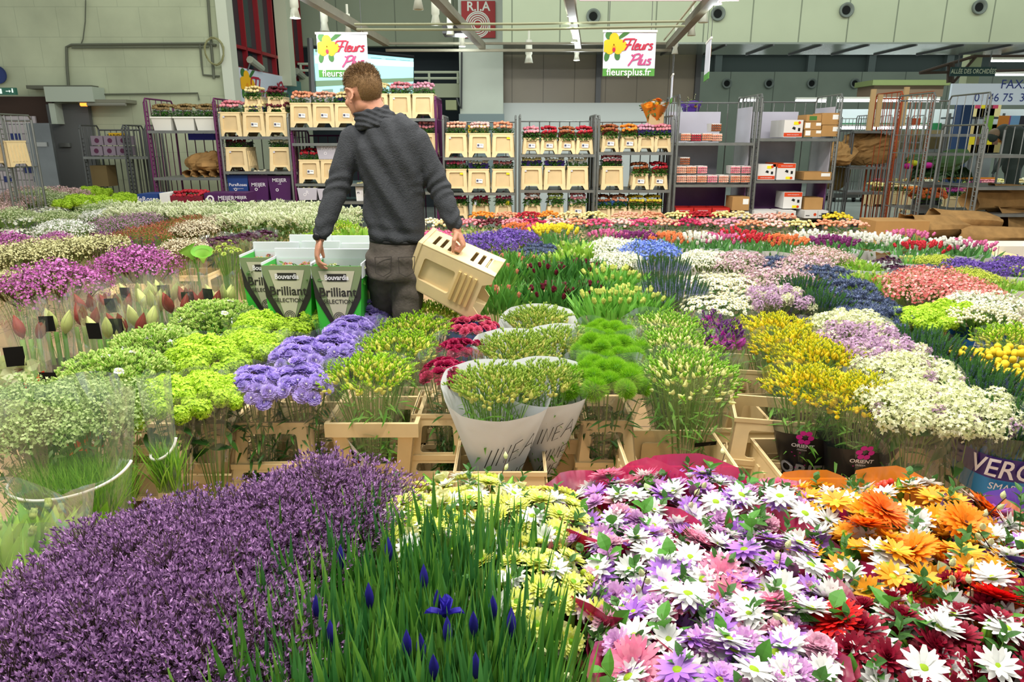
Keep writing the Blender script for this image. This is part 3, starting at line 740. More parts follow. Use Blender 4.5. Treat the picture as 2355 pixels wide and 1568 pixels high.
# ================================================================ BUCKETS, TROLLEYS, CARTONS
def tapered(wb, db, wt, dt, h, z0=0., front='recess', sides='ribs', notch=.05, hz=(.16, .82), hx=.62, th=.006):
    gs = []
    for k in range(4):
        W0, W1, D0, D1 = (wb, wt, db, dt) if k % 2 == 0 else (db, dt, wb, wt)
        f = front if k % 2 == 0 else sides
        n = notch if k % 2 == 0 else notch*.7
        a0, a1 = W0/2, W1/2
        if n: outer = [(-a0, 0), (-a0*.66, 0), (-a0*.46, n), (a0*.46, n), (a0*.66, 0), (a0, 0), (a1, h), (-a1, h)]
        else: outer = [(-a0, 0), (a0, 0), (a1, h), (-a1, h)]
        holes = []; extra = []
        def wat(z): return (a0+(a1-a0)*z/h)*hx
        z1, z2 = hz[0]*h, hz[1]*h
        if n and z1 < n+.02: z1 = n+.02
        if f in ('recess', 'open'):
            holes.append(rrect(-wat(z1), wat(z1), z1, z2, .012, -wat(z2), wat(z2)))
            if f == 'recess':
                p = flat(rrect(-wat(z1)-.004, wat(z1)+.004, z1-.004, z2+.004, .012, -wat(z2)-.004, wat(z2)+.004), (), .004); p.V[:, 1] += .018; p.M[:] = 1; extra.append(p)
                lp = rrect(-wat(z1), wat(z1), z1, z2, .012, -wat(z2), wat(z2)); m = len(lp)
                extra.append(raw([(x, .004, z) for x, z in lp]+[(x, .019, z) for x, z in lp], [(i, (i+1) % m, m+(i+1) % m, m+i) for i in range(m)]))
        elif f == 'slots':
            for i in range(8):
                zz = h*(.12+.1*i)
                if i != 3: holes.append(rrect(-wat(zz)*1.05, wat(zz)*1.05, zz, zz+h*.045, .004))
        elif f == 'ribs':
            nr = 5; ww = wat(.5*h)*1.3/hx*.62
            for i in range(nr):
                c = -ww+2*ww*(i+.5)/nr
                extra.append(box(c-ww/nr*.45, c+ww/nr*.45, -.006, .001, z1, z2))
        g = J(flat(outer, holes, th), *extra) if (holes or extra) else flat(outer, (), th)
        g.V[:, 1] += -D0/2+(D0-D1)/2*g.V[:, 2]/h
        gs.append(g.x(Rz(k*PI/2)))
    g = J(gs); g.V[:, 2] += z0
    return g
def rim(w, d, z, t=.008, hh=.016):
    a, b = w/2+t*.6, d/2+t*.6
    return J(box(-a, a, -b, -b+t, z-hh, z), box(-a, a, b-t, b, z-hh, z), box(-a, -a+t, -b+t, b-t, z-hh, z), box(a-t, a, -b+t, b-t, z-hh, z))
def floorp(w, d, z): return box(-w/2+.004, w/2-.004, -d/2+.004, d/2-.004, z, z+.006)
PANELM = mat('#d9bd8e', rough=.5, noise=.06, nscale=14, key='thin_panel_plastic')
_bk = {}
def bucket(kind, loc, label, rz=0., group=None, stick=None):
    """cream flower buckets; kind picks the moulding"""
    key = (kind, stick)
    if key in _bk:
        o = clone(_bk[key], label); o.location = loc; o.rotation_euler = (0, 0, rz)
        if group: o['group'] = group
        elif 'group' in o: del o['group']
        return o
    t = thing('flower_bucket', label, 'bucket', loc, rz, group); _bk[key] = t
    cm = CREAM
    if kind == 'rack':        # wide one on the trolleys
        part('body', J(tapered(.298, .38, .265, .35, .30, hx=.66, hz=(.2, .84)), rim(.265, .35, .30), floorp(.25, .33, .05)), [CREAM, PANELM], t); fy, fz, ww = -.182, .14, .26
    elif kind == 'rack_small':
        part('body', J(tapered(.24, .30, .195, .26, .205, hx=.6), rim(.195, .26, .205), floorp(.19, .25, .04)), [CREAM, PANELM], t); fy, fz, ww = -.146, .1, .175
    elif kind == 'plain':     # single low bucket on the floor with recessed panel
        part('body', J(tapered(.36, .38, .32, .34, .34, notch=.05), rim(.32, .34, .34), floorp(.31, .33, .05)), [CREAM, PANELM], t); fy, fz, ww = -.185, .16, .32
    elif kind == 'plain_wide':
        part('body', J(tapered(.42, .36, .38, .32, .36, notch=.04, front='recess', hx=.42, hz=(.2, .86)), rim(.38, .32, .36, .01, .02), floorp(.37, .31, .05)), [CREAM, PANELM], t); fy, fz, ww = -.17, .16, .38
    elif kind == 'collar':    # bucket with a windowed collar on top
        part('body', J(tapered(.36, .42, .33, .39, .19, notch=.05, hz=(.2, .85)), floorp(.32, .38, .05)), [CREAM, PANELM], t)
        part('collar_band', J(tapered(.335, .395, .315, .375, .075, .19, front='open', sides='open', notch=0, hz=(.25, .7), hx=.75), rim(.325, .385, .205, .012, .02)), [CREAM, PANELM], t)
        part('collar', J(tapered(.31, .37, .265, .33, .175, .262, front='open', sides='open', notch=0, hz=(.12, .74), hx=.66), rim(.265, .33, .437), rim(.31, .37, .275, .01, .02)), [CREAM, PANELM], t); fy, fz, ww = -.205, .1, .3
    elif kind == 'collar_small':
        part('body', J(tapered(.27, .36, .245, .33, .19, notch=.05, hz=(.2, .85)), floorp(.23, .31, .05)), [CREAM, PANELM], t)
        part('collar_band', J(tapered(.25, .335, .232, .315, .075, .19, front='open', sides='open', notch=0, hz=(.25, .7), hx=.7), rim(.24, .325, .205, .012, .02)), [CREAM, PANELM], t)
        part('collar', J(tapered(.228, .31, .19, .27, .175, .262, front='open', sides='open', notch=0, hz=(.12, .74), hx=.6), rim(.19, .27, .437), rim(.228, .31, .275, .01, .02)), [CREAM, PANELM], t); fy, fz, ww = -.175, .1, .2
    elif kind == 'lipped':    # collar that widens upward with a heavy lip
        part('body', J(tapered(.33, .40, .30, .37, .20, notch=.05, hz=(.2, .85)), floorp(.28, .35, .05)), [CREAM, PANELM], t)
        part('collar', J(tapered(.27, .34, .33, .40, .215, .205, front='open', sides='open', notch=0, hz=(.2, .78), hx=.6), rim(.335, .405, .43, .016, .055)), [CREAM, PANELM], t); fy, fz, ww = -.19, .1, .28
    elif kind == 'crate_white':
        part('body', J(tapered(.36, .28, .42, .34, .17, notch=0, front=None, sides=None), rim(.42, .34, .17, .012, .02), floorp(.35, .27, .0)), WHITEP, t); fy, fz, ww = -.16, .08, .4
    elif kind == 'crate_flat':   # wide flat stacked tray
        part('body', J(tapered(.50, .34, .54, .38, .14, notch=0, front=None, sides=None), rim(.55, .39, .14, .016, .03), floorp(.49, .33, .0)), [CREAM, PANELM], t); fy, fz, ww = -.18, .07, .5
    if stick == 'yellow': part('yellow_sticker', box(ww*.18, ww*.46, -.012, -.009, 0, .055).x(T(0, fy+.02 if kind.startswith('rack') else fy, fz+.085)@Rx(-.06)), mat('#f3e21a', rough=.6, key='sticker_yellow'), t)
    if stick == 'label': part('paper_label', J(box(-.035, .05, -.0, .003, -.02, .03), box(-.03, -.005, -.002, .0, -.005, .02, 1), box(.005, .04, -.002, 0, .01, .015, 1)).x(T(0, fy+.004, fz)@Ry(.06)), [LABEL, mat('#50506a', rough=.7, key='label_ink')], t)
    if stick == 'corner': part('paper_label', box(-ww*.46, -ww*.25, -.012, -.009, 0, .06).x(T(0, fy+.02 if kind.startswith('rack') else fy, fz+.09)), mat('#dcdcea', rough=.6, key='label_lilac'), t)
    if stick == 'barcode':
        gs = [box(-.06, .06, 0, .002, -.03, .03)]+[box(-.052, -.018, -.002, 0, .016, .024, 1), box(-.052, .03, -.002, 0, .006, .009, 1), box(-.052, .01, -.002, 0, -.006, -.001, 1), box(.02, .05, -.002, 0, -.02, -.01, 1)]+[box(-.05+.006*k, -.047+.006*k, -.002, 0, -.025, -.012, 1) for k in range(9)]
        part('barcode_label', J(gs).x(T(.01, fy+.008, fz+.0)), [LABEL, BLK], t)
    return t
def trolley(x0, x1, ztop, shelves, col, label, Y=9.5, depth=.8, back=True, rungs=True, sign=None, side_top=True, mc=None):
    t = thing('flower_trolley', label, 'trolley', ((x0+x1)/2, Y, 0))
    w = (x1-x0)/2; mc = mc or col
    def sidef(sx):
        gs = [bar((sx, 0, .1), (sx, 0, ztop-.05), .014), bar((sx, depth, .1), (sx, depth, ztop-.05), .014),
              tube([(sx, 0, ztop-.05), (sx, .04, ztop), (sx, depth-.04, ztop), (sx, depth, ztop-.05)], .012, 6)]
        gs += [bar((sx, depth*k/5, .2), (sx, depth*k/5, ztop), .006, 4) for k in range(1, 5)]
        gs += [bar((sx, .07, .1), (sx, .07, ztop-.02), .010)]
        if rungs: gs += [bar((sx, 0, .2+.055*k), (sx, .07, .2+.055*k), .007, 4) for k in range(int((ztop-.3)/.055))]
        return J(gs)
    for sg in (-1, 1): part('side_frame', sidef(sg*w), col, t)
    if back:
        gs = [bar((-w, depth, ztop-.06), (w, depth, ztop-.06), .012)]+[bar((-w+2*w*k/7, depth, .2), (-w+2*w*k/7, depth, ztop-.06), .007, 4) for k in range(1, 7)]
        part('back_frame', J(gs), mc, t)
    for z in shelves: part('shelf', J(box(-w, w, 0, depth, z-.014, z-.004), box(-w, w, -.012, .006, z-.035, z)), STEEL if col is not RUST else DSTEEL, t)
    part('base', J(box(-w, w, 0, depth, .12, .17), box(-w, w, -.01, .02, .1, .18)), DSTEEL, t)
    for sx in (-w+.07, w-.07):
        for sy in (.08, depth-.08): part('wheel', tube([(sx-.02, sy, .06), (sx+.02, sy, .06)], .06, 12), BLACKP, t, True)
    if sign:
        sp = part('name_plate', box(sign-.14, sign+.14, depth-.02, depth-.014, ztop-.2, ztop-.1), mat('#d8a91c', rough=.5, key='plate_yellow'), t)
        part('lettering', textg('PARIDON', .075, bold=.01).x(T(sign, depth-.024, ztop-.15)), BLK, sp)
    return t
TY = 9.5
def tx(p): return PY(p, 360, TY).x
def tz(p): return PY(1100, p, TY).z
TR = {}
def tr(k, x0, x1, top, sh, col, label, **kw):
    TR[k] = (tx(x0), tx(x1), [tz(s) for s in sh]); return trolley(tx(x0), tx(x1), tz(top), [tz(s) for s in sh], col, label, **kw)
tr(1, 347, 503, 226, (300, 408), PURP, 'purple-framed trolley with white crates, leftmost of the main row')
tr(2, 512, 668, 262, (314, 394, 460), STEEL, 'grey trolley carrying three cartons of roses on its lowest shelf')
tr(3, 674, 838, 300, (293, 329, 422, 463), PURP, 'purple trolley directly left of the man')
tr(4, 845, 1004, 222, (272, 362, 441), PURP, 'purple trolley half hidden behind the man', sign=.25)
tr(5, 1020, 1186, 266, (362, 443, 506), STEEL, 'grey trolley just right of the man with nine rose buckets', sign=-.05)
tr(6, 1196, 1369, 264, (355, 437, 506), STEEL, 'centre grey trolley with white roses on its middle shelf')
tr(7, 1376, 1546, 266, (350, 437, 512), STEEL, 'grey trolley with yellow flowers low at its right side', sign=-.3)
tr(8, 1556, 1732, 218, (328, 424, 500), STEEL, 'tall film-lined trolley holding small boxes of pink roses')
tr(9, 1742, 1922, 216, (318, 415, 500), STEEL, 'tall film-lined trolley stacked with cartons at the right')
# film linings of the two tall trolleys
LIN1 = mat('#c9c6d4', rough=.25, key='white_lining'); LIN2 = mat('#bdbbc6', rough=.2, noise=.2, nscale=3, key='grey_lining'); LIN3 = mat('#93629f', rough=.2, noise=.2, nscale=3, key='purple_lining')
for k, nm in ((8, 'left'), (9, 'right')):
    x0, x1, sh = TR[k]; ya = TY+.76
    t = thing('trolley_lining', 'plastic lining inside the %s of the two tall trolleys' % nm, 'lining', (0, 0, 0))
    part('white_film', J(box(x0+.03, x1-.25, ya-.01, ya, sh[0], tz(252)), box(x1-.02, x1-.012, TY+.15, ya, sh[0], tz(244))), LIN1, t)
    part('grey_film', J(box(x0+.03, x1-.25, ya-.01, ya, sh[1], sh[0]-.04), box(x1-.02, x1-.012, TY+.15, ya, sh[1], sh[0]-.04)), LIN2, t)
    part('purple_film', J(box(x0+.03, x1-.1, ya-.01, ya, .2, sh[1]-.04), box(x1-.02, x1-.012, TY+.15, ya, .2, sh[1]-.04)), LIN3, t)
TRN = {1: 'purple trolley at far left', 2: 'trolley above the purple cartons', 3: 'trolley left of the man', 4: 'trolley behind the man', 5: 'grey trolley after the man', 6: 'centre trolley', 7: 'third grey trolley after him'}

# ---------------------------------------------------------------- simple bunches for the trolleys
def rosehead(R, mi=0):
    gs = []
    for row, (n, tl, L, Wd, r0) in enumerate(((5, 62, 1.0, 1.15, .18), (4, 74, .95, .95, .1), (3, 84, .9, .7, .04))):
        for k in range(n):
            p = petal(L*R, Wd*R, .22, 3, -.25 if row == 0 else .1, 2, .7, mi, .7)
            gs.append(p.x(Rz(2*PI*k/n+row*.6)@T(0, r0*R, 0)@Rx(math.radians(tl))))
    return J(gs)
def lowrose(R, mi=0): return lathe([(.2*R, 0), (.75*R, .35*R), (.85*R, .8*R), (.6*R, 1.15*R), (.25*R, 1.0*R), (.001, .9*R)], 7, mi)
_rb = {}
ROSEC = {'pink': ('#e8798f', '#f4aab0'), 'hot pink': ('#d8336f', '#ee6f9a'), 'white': ('#efe9c4', '#f7f4dd'), 'cream': ('#ecd28e', '#f6e5b0'), 'salmon': ('#ea8a66', '#f3b48e'),
         'orange': ('#ef7d1c', '#f6a23c'), 'red': ('#a91a2e', '#cc2d3a'), 'dark red': ('#4d1420', '#74202e'), 'peach': ('#f0a288', '#f7c7ab'), 'blush': ('#f2b6b4', '#f8d8cc'),
         'yellow': ('#f1d21c', '#f7e24c'), 'dried brown': ('#7a6240', '#a48a58'), 'bronze': ('#8a4a2c', '#b5653c'), 'crimson': ('#b81c50', '#d83a70'), 'mauve pink': ('#d98aa8', '#efb4c4'), 'light yellow': ('#f3e58a', '#f8f0b4'), 'green': ('#9fb84c', '#c4d67a'), 'magenta': ('#a4287c', '#c850a0')}
PETM = {k: mat(a, b, rough=.55, trans=.25, key='rose_'+k.replace(' ', '_')) for k, (a, b) in ROSEC.items()}
WRAPC = {'clear': FILM, 'white': PAPER, 'purple': mat('#3c2a80', rough=.3, key='purple_wrap'), 'black': mat('#2a1a22', rough=.25, key='black_wrap'), 'red': mat('#7a1f28', rough=.3, key='red_wrap'), 'blue': mat('#3a5fa8', rough=.3, key='blue_wrap'), 'bronze': mat('#5a3222', rough=.3, key='bronze_wrap'), 'kraft': KRAFT, 'crimson': mat('#c0203c', rough=.3, key='crimson_wrap'), 'grey': mat('#b4b0b4', rough=.4, key='grey_wrap')}
def rosebunch(color, wrap, w, d, hs, loc, label, nx=6, group=None, R=.025, sub=2, rz=0.):
    """block of roses standing in a bucket: origin at the bucket rim"""
    key = (color, wrap, round(w, 3), round(d, 3), round(hs, 3), nx)
    if key in _rb:
        o = clone(_rb[key], label, group); o.location = loc; o.rotation_euler = (0, 0, rz); return o
    t = thing('rose_bunch', label, 'bunch of flowers', loc, rz, group); _rb[key] = t
    ny = max(3, int(nx*d/w)); Ms = []
    for i in range(nx):
        for j in range(ny):
            x = -w/2+w*(i+.5)/nx+rng.normal(0, .004); y = -d/2+d*(j+.5)/ny+rng.normal(0, .004)
            z = hs*.66+.02*(1-(2*x/w)**2)+rng.normal(0, .005)
            Ms.append(T(x, y, z)@Rx(rng.normal(0, .25))@Ry(rng.normal(0, .25))@Rz(rng.uniform(0, 6))@Sc(rng.uniform(.85, 1.2)))
    Ms += [T(-w/2+w*(i+.5)/nx+rng.normal(0, .004), -d/2-.006, hs*.66-.022+rng.normal(0, .005))@Rx(.85+rng.normal(0, .15))@Sc(rng.uniform(.9, 1.2)) for i in range(nx)]
    part('roses', scat(lowrose(R) if nx*ny > 30 or R < .027 else rosehead(R*1.2), np.array(Ms)), PETM[color], t, True)
    n = 340; lf = leaf(.045, .024, 3)
    P = np.stack([rng.uniform(-w/2, w/2, n), np.where(rng.random(n) < .6, -d/2, rng.uniform(-d/2, d/2, n)), rng.uniform(-.02, hs*.46, n)], 1)
    D = np.stack([rng.normal(0, .4, n), rng.normal(-.15, .2, n), rng.uniform(.4, 1, n)], 1)
    part('leaves', scat(lf, orient(P, D)), DLEAF, t)
    if wrap:
        gs = []
        for k in range(sub):
            a = -w/2-.008+(w+.016)*k/sub; b = -w/2-.008+(w+.016)*(k+1)/sub; b -= .004
            zt = hs*.55; e = .012
            q = [(a+e, -d/2+.0, -.03), (b-e, -d/2+.0, -.03), (b, -d/2-.012, zt-.01), ((a+b)/2, -d/2-.018, zt+.008), (a, -d/2-.012, zt-.01)]
            gs.append(raw(q+[(x, y+.003, z) for x, y, z in q], [(0, 1, 2, 3, 4), (9, 8, 7, 6, 5)]+[(i, 5+i, 5+(i+1) % 5, (i+1) % 5) for i in range(5)]))
            gs.append(raw([(a, -d/2, zt-.02), (a, d/2, zt), (a+e, d/2, -.03), (a+e, -d/2, -.03)], [(0, 1, 2, 3)]))
            gs.append(raw([(b, -d/2, zt-.02), (b, d/2, zt), (b-e, d/2, -.03), (b-e, -d/2, -.03)], [(0, 1, 2, 3)]))
        part('wrapping', J(gs), WRAPC[wrap], t)
    return t
def shelfrow(tk, shelf, zpix, items, sname, kind='rack'):
    """items: (pixel centre x, rose colour, wrap, sticker, kind)"""
    z = tz(zpix)+.002; n = len(items)
    for i, it in enumerate(items):
        cx, colr, wrap, st = it[:4]; kd = it[4] if len(it) > 4 else kind
        x = tx(cx)
        pos = ordn(i, n) if n > 1 else 'only'
        bucket(kd, (x, TY+.22, z), 'cream bucket, %s, %s shelf, %s' % (pos, sname, TRN[tk]), 0, None, st)
        if colr:
            hh = .30 if kd == 'rack' else .205; ww = .25 if kd == 'rack' else .20
            rosebunch(colr, wrap, ww, .24, .14, (x, TY+.22, z+hh), '%s roses, %s, %s shelf, %s' % (colr, pos, sname, TRN[tk]), 6 if kd == 'rack' else 5)
shelfrow(2, 0, 314, [(534, 'pink', 'clear', 'corner'), (588, 'cream', 'purple', 'label'), (640, 'dark red', 'black', 'label')], 'top')
shelfrow(2, 1, 394, [(541, 'dark red', 'black', 'corner'), (642, 'white', 'clear', 'corner')], 'middle')
shelfrow(3, 0, 293, [(698, 'salmon', 'grey', 'label'), (749, 'peach', 'grey', 'label'), (799, 'cream', 'purple', 'label')], 'top')
shelfrow(3, 2, 422, [(708, 'red', 'clear', 'label'), (758, 'white', None, 'label')], 'third')
shelfrow(4, 0, 272, [(872, 'cream', 'clear', None), (924, 'pink', 'clear', 'corner'), (976, 'mauve pink', 'clear', None)], 'top')
shelfrow(4, 1, 362, [(978, 'pink', 'clear', None)], 'middle')
shelfrow(5, 0, 362, [(1049, 'peach', 'clear', 'corner'), (1103, 'blush', 'clear', 'label'), (1157, 'salmon', 'clear', 'yellow')], 'top')
shelfrow(5, 1, 443, [(1048, 'hot pink', 'clear', 'yellow'), (1100, 'white', 'purple', 'label'), (1156, 'pink', 'clear', 'yellow')], 'middle')
shelfrow(5, 2, 506, [(1052, 'crimson', 'black', 'corner'), (1103, 'crimson', 'red', 'corner'), (1157, 'hot pink', 'clear', 'yellow')], 'bottom', 'rack_small')
shelfrow(6, 0, 355, [(1222, 'pink', 'black', 'label'), (1263, 'red', 'red', 'label'), (1304, 'bronze', 'red', 'label'), (1345, 'red', 'red', 'label')], 'top', 'rack_small')
shelfrow(6, 1, 437, [(1223, 'light yellow', 'purple', 'corner'), (1277, 'white', 'purple', 'corner'), (1330, 'white', 'white', 'corner')], 'middle')
shelfrow(6, 2, 506, [(1226, 'blush', 'black', 'corner'), (1280, 'green', 'clear', 'corner'), (1333, 'pink', 'white', 'label')], 'bottom', 'rack_small')
shelfrow(7, 0, 350, [(1404, 'bronze', 'red', 'label'), (1448, 'orange', 'bronze', 'label'), (1487, 'mauve pink', 'purple', None), (1525, 'pink', 'purple', None)], 'top', 'rack_small')
shelfrow(7, 1, 437, [(1411, 'pink', 'black', 'corner'), (1478, 'bronze', 'bronze', 'label', 'rack_small'), (1522, 'red', 'red', 'label', 'rack_small')], 'middle')
shelfrow(7, 2, 512, [(1392, 'bronze', 'blue', None), (1431, 'salmon', 'blue', None), (1471, 'yellow', 'kraft', None), (1512, 'yellow', 'kraft', None)], 'bottom', 'rack_small')
# upper bucket tier on trolley 2
for i, (cx, cc) in enumerate(((588, 'pale cream'), (640, 'dark red'))):
    z = tz(262)+.01
    bucket('rack_small', (tx(cx), TY+.22, z), 'shallow windowed bucket stacked over the %s rose bucket' % ('middle' if i == 0 else 'right'))
    rosebunch(('cream', 'dark red')[i], ('clear', 'black')[i], .185, .24, .12, (tx(cx), TY+.22, z+.205), '%s roses crowning the top of the grey trolley at left' % cc, 5)

# ---------------------------------------------------------------- cartons
def carton(loc, w, d, h, m, label, rz=0., name='carton', flaps=None, prints=(), open_top=False, wt=None, group=None, cat='box'):
    """prints: list of (part name, G in xz facing -y with origin at the lower left front corner, material)"""
    t = thing(name, label, cat, loc, rz, group)
    wt = wt or w; a, b = w/2, wt/2; th = .005
    V = [(-a, -d/2, 0), (a, -d/2, 0), (a, d/2, 0), (-a, d/2, 0), (-b, -d/2, h), (b, -d/2, h), (b, d/2, h), (-b, d/2, h)]
    F = [(3, 2, 1, 0), (0, 1, 5, 4), (1, 2, 6, 5), (2, 3, 7, 6), (3, 0, 4, 7)]
    if open_top:
        iv = [(x*(1-2*th/w), y*(1-2*th/d), max(z, .01)) for x, y, z in V]
        V2 = V+iv; F2 = F+[tuple(8+i for i in f[::-1]) for f in F]+[(4, 5, 13, 12), (5, 6, 14, 13), (6, 7, 15, 14), (7, 4, 12, 15)]
        g = raw(V2, F2)
    else: g = raw(V, F+[(4, 5, 6, 7)])
    part('body', g, m, t)
    if flaps: part('flap', J(flaps), m, t)
    for nm, pg, pm in prints: part(nm, pg.x(T(-w/2, -d/2-.0015, 0)), pm, t)
    return t
def px_size(x0, x1, y0, y1, Y): q = span(x0, x1, y0, y1, Y); return q[1]-q[0], q[3]-q[2], (q[0]+q[1])/2
MPUR = mat('#4a1f52', rough=.5, key='purple_card'); MBLU = mat('#23407e', rough=.5, key='blue_card'); WINKM = mat('#e9e4ea', rough=.6, key='white_print')
ORGP = mat('#d9481c', rough=.6, key='orange_print'); WCARD = mat('#e3e0dc', rough=.6, key='white_card'); YST = mat('#f3e21a', rough=.6, key='sticker_yellow2')
def words(s, size, x, z, m=WINKM, nm='lettering', **k): return (nm, textg(s, size, **k).x(T(x, -.001, z)), m)
def mcarton(x0, x1, y0, y1, Y, m, label, text, roses=None, depth=.34, small=None, wt=1.18):
    w, h, cx = px_size(x0, x1, y0, y1, Y); z = PY(1100, y1, Y).z
    wb = w/wt
    pr = [words(text, .065 if len(text) < 8 else .055, wb/2, h*.62 if roses else h*.82, bold=.008)]
    if small: pr.append(words(small, .02, wb/2, h*.48 if roses else h*.68))
    pr.append(('small_mark', ring(wb*.35, h*.45, .012, .02, -.001, 12), WINKM))
    t = carton((cx, Y+depth/2, z), wb, depth, h, m, label, 0, 'rose_carton', None, pr, bool(roses), w)
    if roses: rosebunch(roses, None, w*.82, depth*.7, .1, (cx, Y+depth/2, z+h-.07), '%s roses inside the %s' % (roses, label.split(',')[0]), 6, R=.024)
    return t
mcarton(524, 572, 402, 462, TY+.05, MBLU, 'dark blue rose carton, leftmost on the low shelf', 'PureRoses', 'dark red', small='certified growers')
mcarton(572, 618, 402, 462, TY+.05, MPUR, 'purple rose carton, between the blue one and the tall one', 'MEIJER', 'white')
mcarton(618, 670, 404, 463, TY+.05, MPUR, 'tall closed purple carton with large white lettering', 'MEIJER', None, small='roses')
mcarton(728, 782, 336, 366, TY+.05, mat('#b9b4be', rough=.5, key='lilac_card'), 'pale grey tray carton on the trolley left of the man', 'ROSES', None, wt=1.2)
mcarton(684, 730, 432, 460, TY-.02, mat('#b9b4be', rough=.5, key='lilac_card'), 'grey carton, left one low beside the man', 'R', 'light yellow')
mcarton(730, 780, 434, 460, TY-.02, mat('#b9b4be', rough=.5, key='lilac_card'), 'grey carton, right one low beside the man', 'S', None)
mcarton(818, 836, 430, 462, TY+.05, WCARD, 'narrow white carton marked ME between the man and his arm', 'ME', 'light yellow')
# white crates with dried flowers on the purple trolley
for i, cx in enumerate((374, 426, 474)):
    z = tz(300); w, h, _ = px_size(cx-24, cx+24, 268, 300, TY)
    t = bucket('crate_white', (tx(cx), TY+.25, z+.002), 'white plastic crate, %s on the purple trolley' % ordn(i, 3)); t.scale = (w/.42, 1, h/.17)
    rosebunch('dried brown', 'clear', w*.85, .24, .17, (tx(cx), TY+.25, z+h), 'dried brown bunches in the %s white crate' % ordn(i, 3), 7)
# PARIDON wire trolley in shadow at far left, and its neighbour
YD = 10.6
def txd(p): return PY(p, 350, YD).x
z_ = PY(1100, 288, YD).z
trolley(txd(190), txd(288), z_, [PY(1100, 360, YD).z], DSTEEL, 'dark wire trolley with a yellow name plate by the grey door', YD, .5, sign=-.02)
trolley(txd(296), txd(340), z_, [PY(1100, 360, YD).z], DSTEEL, 'dark wire trolley squeezed beside the purple one', YD, .5, sign=0.)
for i in range(2):
    for j in range(3):
        q = PY(202+30*j, 350-28*i, YD+.1)
        carton((q.x+.1, YD+.25, PY(1100, 358-24*i, YD).z), .17, .2, .13, mat('#8d7f8c', rough=.7, key='dull_card'), 'small patterned carton, %s, %s layer on the dark wire trolley' % (ordn(j, 3), ('lower', 'upper')[i]), prints=[('printed_mark', ring(.085, .065, .0, .035, -.001, 10), mat('#5b2a48', rough=.6, key='plum'))])
q = PY(228, 415, YD+.1); carton((q.x, YD+.25, PY(1100, 430, YD).z), .24, .25, .3, mat('#7d6a46', rough=.8, key='dull_kraft'), 'tall brown carton low in the dark wire trolley')
# far-left stock trolley edge at the frame
trolley(PY(-60, 350, 8.6).x, PY(8, 350, 8.6).x, PY(0, 262, 8.6).z, [PY(0, 385, 8.6).z], STEEL, 'grey trolley cut off by the left edge of the view', 8.6, .6)
bucket('rack', (PY(-12, 350, 8.6).x, 8.8, PY(0, 385, 8.6).z+.002), 'cream bucket on the trolley cut off at the left edge')
# cartons behind the low flowers at left
zf = PY(0, 470, 8.8).z
def lowcarton(x0, x1, y0, y1, m, label, pr=None, Y=8.8, d=.35, roses=None, base=None):
    w, h, cx = px_size(x0, x1, y0, y1, Y); z = PY(0, y1, Y).z
    if base is not False:
        single('stock_stand', box(cx-w*.46, cx+w*.46, Y+.02, Y+d-.02, 0, z-.001), CREAM2, 'ochre stand under the %s' % label, 'stand')
    t = carton((cx, Y+d/2, z), w, d, h, m, label, 0, 'rose_carton', None, pr(w, h) if pr else (), bool(roses))
    if roses: rosebunch(roses, 'clear', w*.9, d*.8, .06, (cx, Y+d/2, z+h-.03), '%s roses packed flat' % roses, 8)
lowcarton(317, 364, 446, 476, MBLU, 'blue rose carton lying left of the red roses', lambda w, h: [words('feRoses', .08, w/2, h*.6, bold=.01)])
lowcarton(368, 392, 444, 474, WCARD, 'narrow white carton beside the blue rose carton')
lowcarton(392, 466, 450, 474, mat('#7c1c30', rough=.5, key='red_card'), 'low tray of flat red roses', None, roses='red')
lowcarton(470, 540, 444, 470, MPUR, 'wide purple carton lying below the trolleys', lambda w, h: [words('MEIJER', .07, w*.72, h*.55, bold=.01), ('lettering', ring(w*.2, h*.5, .025, .045, -.001, 12), WINKM)])
lowcarton(541, 567, 444, 470, MPUR, 'small purple carton end beside the wide purple one', lambda w, h: [words('MEIJER', .05, w*.5, h*.6, bold=.01)])
# kraft bundles on the purple trolley
def lump(rx, ry, rz_, seed, n=14, k=9, amp=.18):
    g = sphere(1, n+6, k+5); r = np.random.default_rng(seed); V = g.V
    f = np.zeros(len(V))
    for _ in range(7):
        a = r.normal(size=3)*2.2; f += np.sin(V@a+r.uniform(0, 6))*amp/2
    V = V*(1+f[:, None]+r.uniform(-.09, .09, (len(V), 1))); V = V*np.array([rx, ry, rz_]); V[:, 2] -= V[:, 2].min()
    return G(V, g.L, g.C, g.M)
def rollpaper(L, r, seed, m=KRAFT):
    """paper cone bundle lying along x with an open ruffled end at -x"""
    rr = np.random.default_rng(seed); P = []; n = 18
    prof = [(-L/2, r*1.1), (-L/2+.04, r*1.0), (-L*.2, r*.95), (L*.1, r*.9), (L*.3, r*.8), (L/2, r*.45)]
    V = []; F = []
    ph = rr.uniform(0, 6, 4)
    for i, (x, q) in enumerate(prof):
        for j in range(n):
            a = 2*PI*j/n; f = 1+.12*math.sin(3*a+ph[0])+.08*math.sin(5*a+ph[1]+i*.6)+(.08*math.sin(8*a+ph[2]) if i < 2 else 0)
            V.append((x+(.03*math.sin(4*a+ph[3]) if i == 0 else 0), q*f*math.cos(a), q*f*math.sin(a)*.85+r*.9))
    for i in range(len(prof)-1):
        for j in range(n): F.append((i*n+j, i*n+(j+1) % n, (i+1)*n+(j+1) % n, (i+1)*n+j))
    F.append(tuple((len(prof)-1)*n+j for j in range(n)))
    g = raw(V, F); g.V[:, 2] -= g.V[:, 2].min(); return g
t = thing('kraft_bundle', 'large brown paper bundle lying on the purple trolley', 'bundle', (tx(455), TY+.35, tz(408)))
part('paper', lump(.24, .2, .14, 3), KRAFT, t)
